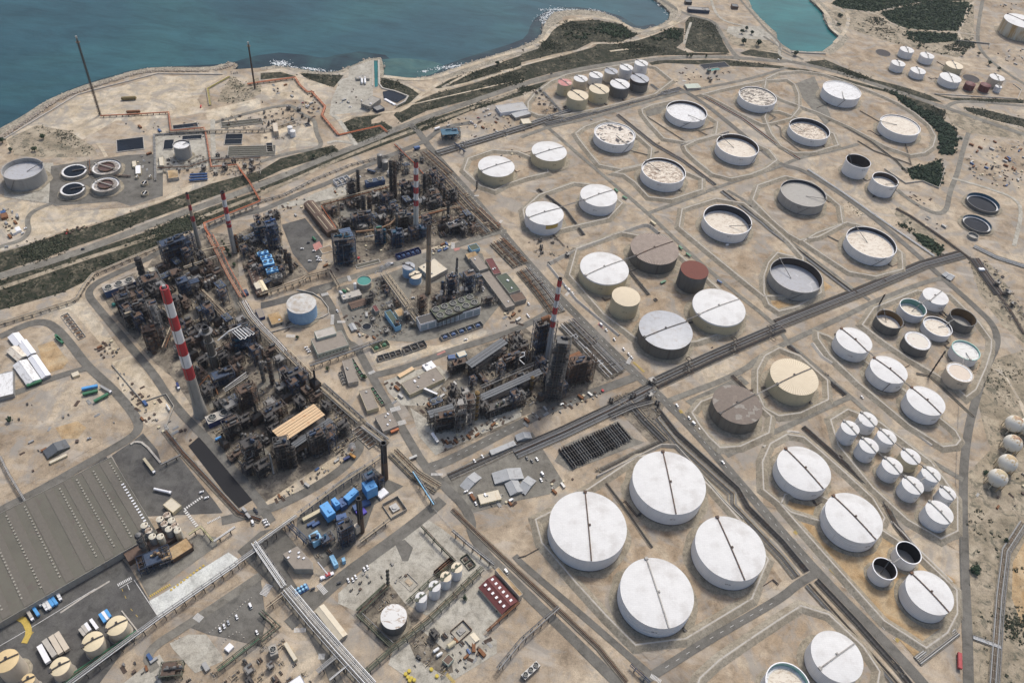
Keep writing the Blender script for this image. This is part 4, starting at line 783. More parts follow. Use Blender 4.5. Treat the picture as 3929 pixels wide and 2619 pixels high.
for k,l,wm,rm in [('I1','white tank at the upper left of the white four beyond the highway',WWALL,RW),('I2','white tank at the upper right of the white four beyond the highway',WWALL,RW),('I3','white tank at the lower left of the white four beyond the highway',WWALL,RW),('I4','white tank at the lower right of the white four beyond the highway',WWALL,RW),
      ('J1','pale yellow tank behind the wide white tank beyond the highway',CREAM,RCREAM),('J2','wide white tank in front of the pale yellow one',WWALL,RW),('J3','beige tank with white roof near the terminal end',BEIGE,RW),('J4','tiny white tank in front of the beige one at the terminal end',WWALL,RW)]:
 tank(k,l,wm,rm,line=('A3',1210,550,1255,650),rise=.8,walk=GREY,num=None)
tank('K1','dark red tank with rounded top, left of the red pair',DRED,DRED,base=0,rise=2.6);tank('K2','dark red tank with rounded top, right of the red pair',DRED,DRED,base=0,rise=2.6)
tank('Z','very large white topped tank with yellow stained wall at the far right edge',STAINW,RW,line=('A3',2230,130,2440,230),rise=1.5,base=0,walk=BROWN)
tank('BL','pale blue tank with stained white roof in a walled pit',BLUEW,RST,base=0,rise=1.0)
tank('BP1','pale blue tank with grimy white roof, rear of the blue pair by the brown chimney',BLUEW,RSILVER,base=0,rise=.6,line=('B1',1290,850,1380,890),walk=STEEL);tank('BP2','pale blue tank with rust spotted roof, front of the blue pair by the brown chimney',BLUEW,RCREAM,base=0,rise=.6,line=('B1',1350,960,1440,930),walk=STEEL)
tank('GR','concrete tank with sunken green water and a centre scraper',CONCW,TEAL,depth=1.0,inner=CONCW,base=0,rimm=CONCW)
tank('CT','dark tank with glaring white patched roof among olive pipe racks',DWALL,floatroof('white_rusty_roof',(.66,.65,.62),(.34,.25,.18),(.16,.11,.08),.16,.52,.58,.58),base=0,rise=.5)
for k,l in (('W1','white tank at the lower left end of the row of four, with grey stair frame'),('W2','second white tank from the lower left of the row of four'),('W3','third white tank from the lower left of the row of four'),('W4','white tank with yellowish roof at the upper right end of the row of four')):
 tank(k,l,WWALL,RCREAM if k in ('W3','W4') else RW,line=('D1',1400,840,1500,760),rise=.4,walk=OLIVE,base=0,name='storage_tank')
TK['LT0'] = (-694,884,26,21)
tank('LT0','large grey open tank with silver roof at the left edge by the sea',GWALL,FRS,depth=7,inner=GWALL,base=0,lad=.8)
tank('LT5','slim grey tank with white dished roof beside the dark basin',GWALL,FRW,depth=2,inner=RUSTIN,base=0,lad=.9)
for k,l,rm in (('LT1','round clarifier with dark grey water and scraper bridge, upper left',POND),('LT2','round clarifier with dark grey water and scraper bridge, lower left',POND)):
 t = tank(k,l,CONCW,POND,depth=1.0,inner=CONCW,base=0,name='clarifier',cat='clarifier',rimm=mat('damp_concrete_rim',(.21,.19,.16),.9,var=.25));r = TK[k][2];h = TK[k][3]
 MB().box((r*.35,r*.2,h-1.2),(r*1.1,2.2,1.6),.5).build('scraper_bridge',STEEL,t)
for k,l in (('LT3','round thickener with rust brown ring channel, upper right'),('LT4','round thickener with rust brown ring channel, lower right')):
 t = tank(k,l,CONCW,mat('silted_channel',(.22,.2,.18),.8,var=.5,scale=.3,dirt=(.55,.5,.44),dirt_amt=.6,dscale=.2),depth=2.2,inner=CONCW,base=0,name='clarifier',cat='clarifier',rimm=mat('damp_concrete_rim',(.21,.19,.16),.9,var=.25));r = TK[k][2];h = TK[k][3]
 MB().ring((0,0),r*.5,r*.56,h-2,h+.3,48).build('inner_ring',BROWN,t);MB().disc((0,0),r*.49,h-1.2,0,48,1,True).build('settled_sludge',mat('brown_sludge',(.1,.055,.045),.5),t);MB().box((0,0,h+.2),(r*2,1.4,.7),2.9).build('scraper_bridge',CONCW,t)
for k,l,wm in (('P1','large round open basin of dark water, upper one at the right side',DWALL),('P2','round open basin of dark water, lower one at the right side',DWALL),('P3','tiny round concrete basin below the two dark ones',CONCW)):
 tank(k,l,wm,POND if k != 'P3' else FRG,depth=TK[k][3]*.75,inner=PETROL if k != 'P3' else CONCW,base=0,name='water_basin',cat='basin')
for k,l in (('SW1','small white upright tank, rear one of the pair by the works road'),('SW2','small white upright tank, front one of the pair by the works road'),('WV','slim white upright tank beside the green water tank')):
 tank(k,l,WWALL,RW,base=0,rise=.6)
for k,l in (('SI1','tall grey silo at the back corner of the central plant'),('SI2','shorter grey silo in front of the tall grey silo')):
 tank(k,l,GREY,GREY,base=0,rise=1.0,name='silo',cat='silo')
for k,l in (('BT1','golden cream tank with brown top platform at the bottom left corner'),('BT2','small cream domed tank below the golden one at the bottom edge'),('BT3','hazy cream tank half hidden by steam at the bottom left'),('BT4','cream tank with split roof and black pipe, left of the pair by the white pipes'),('BT5','cream tank with split roof and black pipe, right of the pair by the white pipes')):
 tank(k,l,BEIGE,mat('golden_cream_roof',(.62,.47,.25),.6,var=.12) if k in ('BT1','BT2') else mat('yellowish_cream_roof',(.66,.56,.37),.6,var=.1),base=0,rise=TK[k][2]*.14,line=('D0',760,1230,930,1140),walk=STEEL)
for k,l in (('d1','empty round dark tank foundation beside the four white tanks'),('d2','empty round dark tank foundation beside the red tanks')):
 x,y,r,h = TK[k];f = empty('tank_foundation',(x,y,0),0,l,'foundation');MB().cyl((0,0,0),(0,0,.6),r,r,48).build('slab',mat('bitumen',(.06,.055,.055),.9,var=.2),f);MB().ring((0,0),r,r+.5,0,.9,48).build('kerb_ring',CONCW,f)
x,y,r,h = TK['E2'];p_ = next(o for o in COL.objects if o.get('label','').startswith('white tank with a mustard'))
b = MB();a0,a1 = -1.45,-.75
for k in range(10):
 q0 = a0+(a1-a0)*k/10;q1 = a0+(a1-a0)*(k+1)/10
 b._a([((r+.12)*cos(q),(r+.12)*sin(q),z) for q,z in ((q0,h*.62),(q1,h*.62),(q1,h*.95),(q0,h*.95))],[(0,1,2,3)])
b.build('mustard_patch',mat('mustard_paint',(.47,.33,.09),.6),p_)
def bridge(a,b_,label,m_=GREY,wd=1.2):
 d = b_-a;L = d.length;t = empty('gangway',(a.x,a.y,0),0,label,'gangway');mb = MB();n = max(2,int(L/3));an = ang(a,b_)
 mb.cyl((0,0,a.z),d+Vector((0,0,a.z)),wd*.4,wd*.4,4);mb.build('deck',m_,t)
 rr = MB()
 for s in (-1,1):
  o = Vector((-sin(an)*s*wd/2,cos(an)*s*wd/2,1.1));rr.cyl(Vector((0,0,a.z))+o,d+Vector((0,0,a.z))+o,.12,.12,4)
 rr.build('handrail',m_,t);return t
def edge(k1,k2):
 x1,y1,r1,h1 = TK[k1];x2,y2,r2,h2 = TK[k2];a = Vector((x1,y1,h1+.8));b = Vector((x2,y2,h2+.8));t = Vector((x2-x1,y2-y1)).normalized()
 return Vector((x1+t.x*r1,y1+t.y*r1,h1+.8)),Vector((x2-t.x*r2,y2-t.y*r2,h2+.8))
for a,b_,l in (('E2','E3','roof gangway linking the two white tanks of the upper pair'),('E8','E6','roof gangway from the white collared tank to the ribbed brown roof'),('E11','E10','long roof gangway from the silver roof to the white collared tank'),('F1','S','roof gangway from the patchwork roof to the cream tank'),
     ('Q2','Q1','gangway from the teal lined tank up to the studded white roof'),('Q4','Q5','gangway between the cream roofed open tank and the dark open tank'),('Q7','Q8','gangway from the teal rimmed tank to the beige stained tank'),('R1','R2','thin gangway between the first and second tanks of the row of three'),('R2','R3','thin gangway between the second and third tanks of the row of three'),
     ('U2','U1','roof bridge joining the two topmost small white tanks'),('U8','U7','roof bridge joining the fourth pair of small tanks'),('U2','U4','roof bridge down the left row from the rust streaked tank'),('U4','U6','roof bridge between the second and third tanks of the left row'),('U6','U8','roof bridge between the third and fourth tanks of the left row'),
     ('U1','U3','roof bridge down the right row from the topmost tank'),('U3','U5','roof bridge reaching the small cream walled tank'),('U5','U7','roof bridge leaving the small cream walled tank'),('X2','X1','short bridge between the two small open tanks')):
 bridge(*edge(a,b_),l)
fk = 0
for k,(x,y,r,h) in TK.items():
 if r < 16 or k[0] in 'PLZd' and k != 'L' or k[:2] == 'LT':continue
 fk += 1;lb = next((o['label'] for o in COL.objects if o.type == 'EMPTY' and o.get('category') == 'storage tank' and abs(o.location.x-x)+abs(o.location.y-y) < .1),None)
 if not lb:continue
 a = R_(-53.5)+rnd.choice((0,pi/2,pi,-pi/2))+rnd.uniform(-.3,.3);g = R_(-53.5)+rnd.choice((0,pi/2,pi,-pi/2));t = empty('feeder_pipe',(x+r*cos(a),y+r*sin(a),0),0,'feeder pipes leaving the '+' '.join(lb.split()[:12]).rstrip(','),'pipeline')
 p = [Vector((0,0,.9)),Vector((cos(a)*7,sin(a)*7,.9)),Vector((cos(a)*7+cos(g)*r*.55,sin(a)*7+sin(g)*r*.55,.9)),Vector((cos(a)*14+cos(g)*r*.55,sin(a)*14+sin(g)*r*.55,.9))]
 for j in range(2):MB().tube([q+Vector((j*1.1,j*.9,0)) for q in p],.33,6).build('pipe',(STEEL,BROWN)[j],t)
 MB().box((cos(a)*3,sin(a)*3,0),(3.2,2.4,1.8),a).build('valve',STEEL,t)
for k,(cx,cy,rr,l) in enumerate([(2265,765,86,'pressure sphere with broad brown rust cap, uppermost of the sphere group'),(2375,790,80,'pressure sphere cut by the right edge beside the uppermost one'),(2250,940,88,'pressure sphere with dark red brown rust on top, second in the group'),(2205,1118,82,'pressure sphere with pale ochre cap, third in the group'),(2115,1252,83,'pressure sphere with yellow grey top, lowest of the group')]):
 r = 10.0;c = P('C3',cx,cy,12.5);t = empty('gas_sphere',(c.x,c.y,0),0,l,'sphere tank')
 sm,n,b_ = _new('sphere_paint'+str(k));v = _vec(n);tc = n.nodes.new('ShaderNodeSeparateXYZ');n.links.new(v,tc.inputs[0])
 ad = n.nodes.new('ShaderNodeMath');ad.operation = 'MULTIPLY_ADD';ad.inputs[1].default_value = .05;n.links.new(tc.outputs[2],ad.inputs[0]);n.links.new(_noise(n,.12,4,.7,v),ad.inputs[2])
 cap = [(.28,.15,.09),(.28,.15,.09),(.22,.09,.06),(.45,.33,.18),(.4,.35,.22)][k]
 n.links.new(_ramp(n,ad.outputs[0],[(.86,(.68,.65,.57)),(.93,(.5,.38,.22)),(1.0,cap)]),b_.inputs['Base Color']);b_.inputs['Roughness'].default_value = .6
 q = MB().sphere((0,0,0),r,40).build('shell',sm,t);q.location = (0,0,12.5)
 for i in range(8):
  a = 2*pi*i/8;MB().cyl((r*.98*cos(a),r*.98*sin(a),0),(r*.96*cos(a),r*.96*sin(a),12.5),.5,.5,8).build('leg',STAINW,t)
# chimneys
def chimney(base,H,rb,rt,label,bands,low,label_cat='chimney',rings=0,mouth=BLACK,flue=False,name='chimney'):
 """bands: list of (z0,z1,material) painted on the tapering shaft"""
 t = empty(name,(base.x,base.y,0),0,label,label_cat)
 R = lambda z:rb+(rt-rb)*z/H
 mats = [];b = MB();zs = sorted({0,H}|{z for q in bands for z in q[:2]})
 for z0,z1 in zip(zs[:-1],zs[1:]):
  mm = low
  for q in bands:
   if q[0] <= z0+.01 and z1 <= q[1]+.01:mm = q[2]
  if mm not in mats:mats.append(mm)
  b.m = mats.index(mm);b.cyl((0,0,z0),(0,0,z1),R(z0),R(z1),32,(0,0))
 b.build('shaft',mats,t)
 MB().ring((0,0),rt*.72,rt*1.03,H-1.2,H+.4,32).build('rim',mouth,t)
 MB().disc((0,0),rt*.75,H-3,0,32,1,True).build('mouth',BLACK,t)
 if flue:MB().cyl((0,0,H-3),(0,0,H+3),rt*.45,rt*.42,20).build('flue',LGREY,t)
 for k in range(rings):
  z = H*(k+1)/(rings+1);MB().ring((0,0),R(z),R(z)+1.1,z,z+.5,32).build('platform',GREY,t)
 MB().cyl((0,-rb*1.02,1),(0,-rt*1.08,H),.25,.25,4).build('ladder',GREY,t)
 return t
def top_h(base,tx,ty,ctx):
 """height whose point above base lies nearest the sighted top"""
 best = (1e9,0)
 for k in range(50,2200):
  h = k*.1;q = P(ctx,tx,ty,h);d = hypot(q.x-base.x,q.y-base.y)
  if d < best[0]:best = (d,h)
 return best[1]
def banded(H,n,frac,a=REDP,b=WHP):
 """n alternating bands covering the top part down to frac*H, red on top"""
 w_ = H*(1-frac)/n;return [(H-(k+1)*w_,H-k*w_,a if k % 2 == 0 else b) for k in range(n)]
b1 = P('C0',1815,680);H1 = top_h(b1,1497,1062,'B0')
chimney(b1,H1,5.7,3.85,'tallest chimney with broad red and white bands on a concrete shaft, at the left',banded(H1,7,.33),CONCW,rings=0,mouth=REDW,flue=True)
c1_ = [o for o in COL.objects if o.name == 'chimney'][0];MB().cyl((0,0,0),(0,0,28),7.4,5.45,32,(0,0)).build('flared_base',CONCW,c1_)
b2 = P('B1',1402,590);H2 = top_h(b2,1391,1447,'A1')
chimney(b2,H2,3.7,2.85,'white chimney with red bands on its upper half in the central plant',banded(H2,7,.42,REDW),mat('stained_white_concrete',(.56,.54,.49),.8,var=.2,scale=.2,vscale=(1,1,.2)),rings=1,flue=False)
b3 = P('C2',235,165);H3 = top_h(b3,356,985,'B2')
chimney(b3,H3,3.2,2.5,'red and white chimney rising beside the tall scaffolded tower',banded(H3,7,.42),mat('pale_grey_stack',(.42,.42,.42),.6,var=.15),rings=1)
b4 = P('B1',1511,1115);H4 = top_h(b4,1514,490,'B1')
chimney(b4,H4,3.5,2.6,'rusty tan chimney with dark streaks and a ring platform',[(H4*.72,H4*.93,mat('streaked_stack',(.3,.26,.2),.85,var=.5,scale=.25,dirt=(.1,.065,.05),dirt_amt=.8,dscale=.15,vscale=(1,1,.15))),(H4*.93,H4,BROWN)],mat('tan_stack',(.36,.27,.18),.85,var=.25,scale=.3,dirt=(.2,.13,.08),dirt_amt=.5,vscale=(1,1,.2)),rings=1)
b5 = P('B0',2115,745);H5 = top_h(b5,2022,200,'B0')
chimney(b5,H5,3.2,2.6,'slim red and white chimney next to the orange pipe rack, right of two',banded(H5,5,.44),CONCL,rings=1)
b6 = P('B0',1800,700);H6 = top_h(b6,1672,215,'B0')
chimney(b6,H6,3.2,1.6,'slimmest faded red and white chimney beside the blue steel frame, left of two',banded(H6,5,.5,REDW,PIPEC),CONCW,rings=0)
b8 = P('C1',1122,1255);H8 = top_h(b8,1108,940,'C1')
chimney(b8,H8,3.6,3.0,'black topped rusty chimney at the corner of the blue plant',[(H8*.5,H8,BLACK)],BROWN,rings=0)
b9 = P('D1',910,200);H9 = top_h(b9,900,1435,'C1')
chimney(b9,H9,3.2,2.6,'black topped chimney standing in the middle of the blue plant',[(H9*.45,H9,BLACK)],BROWN,rings=0)
b10 = P('B1',1765,970);H10 = top_h(b10,1770,805,'B1')
chimney(b10,H10,1.9,1.5,'short grey steel stack above the blue boiler frames',[],GREY,rings=1,name='exhaust_stack',label_cat='stack')
b11 = P('C0',1940,250);H11 = top_h(b11,1860,1420,'B0')
chimney(b11,H11,4.8,3.8,'stout soot brown tower with a round platform near its top, left plant',[],mat('sooty_concrete',(.11,.098,.08),.9,var=.25,scale=.2,vscale=(1,1,.2)),rings=2,name='stack_tower',label_cat='stack')
MBp = MB().ring((0,0),3.6,7.0,H11*.9,H11*.9+.8,32);MBp.build('round_gallery',GREY,[o for o in COL.objects if o.name.startswith('stack_tower')][0])
def flare(base,H,label,w_=1.9):
 t = empty('flare_stack',(base.x,base.y,0),0,label,'flare stack');MB().cyl((0,0,0),(0,0,H),.9,.8,12).build('riser',BROWN,t)
 b = MB()
 for i in range(3):
  a = 2*pi*i/3;x,y = w_*cos(a),w_*sin(a);b.cyl((x,y,0),(x*.8,y*.8,H*.97),.3,.25,5)
 n = int(H/4)
 for k in range(n):
  z0,z1 = H*.97*k/n,H*.97*(k+1)/n
  for i in range(3):
   a,c = 2*pi*i/3,2*pi*(i+1)/3;b.cyl((w_*cos(a),w_*sin(a),z0),(w_*cos(c),w_*sin(c),z1),.14,.14,4);b.cyl((w_*cos(a),w_*sin(a),z0),(w_*cos(c),w_*sin(c),z0),.14,.14,4)
 b.build('lattice',STEEL,t);MB().cyl((0,0,H),(0,0,H+3),1.2,1.5,10).build('flare_tip',LGREY,t)
 MB().cyl((0,0,H*.95),(0,0,H*.95+.5),3.2,3.2,12).build('platform',BROWN,t);return t
b7 = P('A0',903,1040);H7 = top_h(b7,685,345,'A0');flare(b7,H7,'tall dark lattice flare stack on the bare headland',2.2)
b12 = P('A0',2300,800);H12 = top_h(b12,2252,395,'A0');flare(b12,H12,'shorter brown flare stack behind the scrub by the shore',1.5)
# buildings
def rect3(a,b,c):
 """rectangle on edge a-b reaching out to c: centre, length, width, heading"""
 d = Vector((b.x-a.x,b.y-a.y));L = d.length;d.normalize();n = Vector((-d.y,d.x));w_ = (c.x-a.x)*n.x+(c.y-a.y)*n.y
 ce = Vector(((a.x+b.x)/2+n.x*w_/2,(a.y+b.y)/2+n.y*w_/2,0));return ce,L,abs(w_),atan2(d.y,d.x)
def rbox(ctx,q,h):
 return rect3(P(ctx,q[0],q[1],h),P(ctx,q[2],q[3],h),P(ctx,q[4],q[5],h))
def windows(t,L,W,h,m_=GLASS,n=None,side=-1,z=None,hh=1.3,both=False):
 n = n or max(2,int(L/4.5));proto = None
 for s in ((side,-side) if both else (side,)):
  for k in range(n):
   x = -L/2+L*(k+.5)/n
   if proto is None:proto = MB().box((0,0,0),(1.5,.16,hh),0).mesh('window',m_)
   o = bpy.data.objects.new('window',proto);COL.objects.link(o);o.parent = t;o.location = (x,s*(W/2+.02),z or h*.45)
def bld(label,ctx,q,h,wm=CONCW,rm=GRAVR,style='flat',win=0,units=0,name='building',cat='building',door=1,parapet=1,skyl=0,group=None,ext=None):
 ce,L,W,a = rbox(ctx,q,h)
 if ext:L += ext
 t = empty(name,ce,a,label,cat,group)
 side = -1 if cos(a) > 0 else 1
 if style == 'flat':
  MB().box((0,0,0),(L,W,h)).build('wall',wm,t);MB().box((0,0,h),(L-.6,W-.6,.18)).build('roof',rm,t)
  if parapet:
   b = MB()
   for x,y,dx,dy in ((0,W/2-.15,L,.3),(0,-W/2+.15,L,.3),(L/2-.15,0,.3,W-.6),(-L/2+.15,0,.3,W-.6)):b.box((x,y,h+.003),(dx,dy,.55))
   b.build('parapet',wm,t)
 elif style == 'gable':
  r = min(W*.18,3.5);b = MB();b.box((0,0,0),(L-.6,W-.6,h-r));b.build('wall',wm,t)
  b = MB();e = h-r
  b._a([(-L/2,-W/2,e),(L/2,-W/2,e),(L/2,0,h),(-L/2,0,h),(-L/2,W/2,e),(L/2,W/2,e),(-L/2,-W/2,e-.4),(L/2,-W/2,e-.4),(-L/2,W/2,e-.4),(L/2,W/2,e-.4)],
    [(0,1,2,3),(3,2,5,4),(6,7,1,0),(4,5,9,8),(0,3,4),(1,5,2),(0,4,8,6),(1,7,9,5),(6,8,9,7)])
  rf = b.build('roof',rm,t)
  if skyl:
   for s in (-1,1):
    for k in range(skyl):
     x = -L/2+L*(k+.5)/skyl;y = s*W*.27;zz = h-r*.54
     o = MB().box((0,0,.12),(L/skyl*.32,W*.12,.15)).build('skylight',SKYLIGHT if skyl > 9 else PLASW,t);o.location = (x,y,zz);o.rotation_euler = (-s*atan2(r,W/2),0,0)
  MB().box((0,0,h-.05),(L,.5,.25)).build('ridge_cap',rm,t)
 elif style == 'canopy':
  b = MB();n = max(2,int(L/7))
  for k in range(n+1):
   for s in (-1,1):b.box((-L/2+.4+(L-.8)*k/n,s*(W/2-.4),0),(.6,.6,h-.6))
   b.box((-L/2+.4+(L-.8)*k/n,0,h-1.0),(.4,W-1.4,.4))
   b.box((-L/2+.4+(L-.8)*k/n,0,h*.5),(.4,W-1.4,.4))
  for s in (-1,1):b.box((0,s*(W/2-.35),h*.5),(L-1.2,.3,.4));b.box((0,s*(W/2-.35),h*.25),(L-1.2,.3,.4))
  b.build('frame',STEEL,t)
  b = MB();m_n = max(3,int(L/3.2))
  for k in range(m_n):b.box((-L/2+L*(k+.5)/m_n,0,h-.5),(L/m_n-.5,W,.45+.12*(k % 2)))
  b.build('roof',rm,t);b = MB();b.box((0,0,h*.5+.42),(L-1.4,W-1.4,.2));b.build('deck',STEEL,t)
 if win:windows(t,L,W,h,n=win if win > 1 else None,side=side)
 if door and style != 'canopy':MB().box((L*.3,side*(W/2+.03),0),(1.6,.18,2.3)).build('door',STEEL,t)
 for k in range(units):
  MB().box((rnd.uniform(-.38,.38)*L,rnd.uniform(-.3,.3)*W,h+.2),(rnd.uniform(1.5,3.5),rnd.uniform(1.2,2.2),rnd.uniform(.9,1.6)),rnd.choice((0,.4))).build('rooftop_unit',rnd.choice((LGREY,PLASW)),t)
 return t
def fans(t,pts,r,z,rim=CONCL,tall=1.6):
 for x,y in pts:
  f = MB().ring((0,0),r*.84,r,0,tall,28).build('fan_ring',rim,t);f.location = (x,y,z)
  b = MB()
  b.disc((0,0),r*.83,.25,0,24,1,True);b.m = 1
  for k in range(6):b.box((r*.42*cos(k*pi/3),r*.42*sin(k*pi/3),.8),(r*.72,r*.22,.12),k*pi/3)
  b.cyl((0,0,.5),(0,0,1.2),r*.15,r*.15,10);b.build('fan',[BLACK,FANM],f)
def cooler(label,ctx,q,h,nx,ny,body=BLUE,top=CONCL,rim=CONCL,legs=True,name='air_cooler',cat='cooling unit',box=.35,fr=.4):
 ce,L,W,a = rbox(ctx,q,h);t = empty(name,ce,a,label,cat)
 z0 = h*(1-box);MB().box((0,0,z0),(L,W,h*box)).build('casing',body,t);MB().box((0,0,h),(L-.3,W-.3,.25)).build('top_deck',top,t)
 if legs:
  b = MB()
  for i in range(max(2,int(L/6))+1):
   for s in (-1,1):b.box((-L/2+.4+(L-.8)*i/max(2,int(L/6)),s*(W/2-.4),0),(.5,.5,z0))
   b.box((-L/2+.4+(L-.8)*i/max(2,int(L/6)),0,z0*.5),(.3,W-1.5,.3))
  b.build('frame',STEELB if body in (BLUE,SKYB,DBLUE) else STEEL,t)
  MB().box((0,0,0),(L*.8,W*.6,z0*.45)).build('plinth',STEEL,t)
 else:MB().box((0,0,0),(L-.5,W-.5,z0)).build('base',body,t)
 r = min(L/nx,W/ny)*fr
 fans(t,[(-L/2+L*(i+.5)/nx,-W/2+W*(j+.5)/ny) for i in range(nx) for j in range(ny)],r,h+.25,rim);return t
bld('vast grey brown warehouse roof with rows of tiny skylights at the lower left','C0',(1005,1062,1420,1745,0,2640),9,CONCW,mat('faded_grey_sheet_roof',(.122,.115,.09),.8,var=.16,scale=.05,dirt=(.12,.1,.085),dirt_amt=.3),'flat',name='warehouse',cat='warehouse',units=0)
W_ = [o for o in COL.objects if o.name == 'warehouse'][0];ce_,L_,WW_,a_ = rbox('C0',(1005,1062,1420,1745,0,2640),9)
sn = -1 if (P('C0',0,2640,9)-ce_).dot(Vector((-sin(a_),cos(a_),0))) < 0 else 1
b = MB();n_r = int(WW_/16)
for j in range(n_r):b.box((0,-WW_/2+WW_*(j+.5)/n_r,9.17),(L_-3,WW_/n_r*.42,.35))
b.build('roof_ridges',mat('warehouse_ridge',(.135,.122,.1),.8,var=.15),W_)
cnt = 0
for j in range(int(WW_/8)):
 y = sn*(-WW_/2+4+8*j)
 if j % 2:continue
 for k in range(24):
  if cnt >= 96:break
  big = j == 0 and k > 7
  if j in (0,2,4,6,8) and k % (1 if j == 0 else 1) == 0:
   cnt += 1;MB().box((-L_/2+7+k*(L_-14)/24,y,9.6),(1.5,2.6 if big else 1.6,.3)).build('skylight',PLASW if big else mat('dull_skylight',(.33,.31,.26),.7),W_)
lb = 0
extra = MB()
for j in range(10,int(WW_/8),2):
 for k in range(24):extra.box((-L_/2+7+k*(L_-14)/24,sn*(-WW_/2+4+8*j),9.6),(1.4,1.6,.3))
if extra.v:tag(extra.build('skylight_rows',MATS['dull_skylight'],W_),kind='stuff')
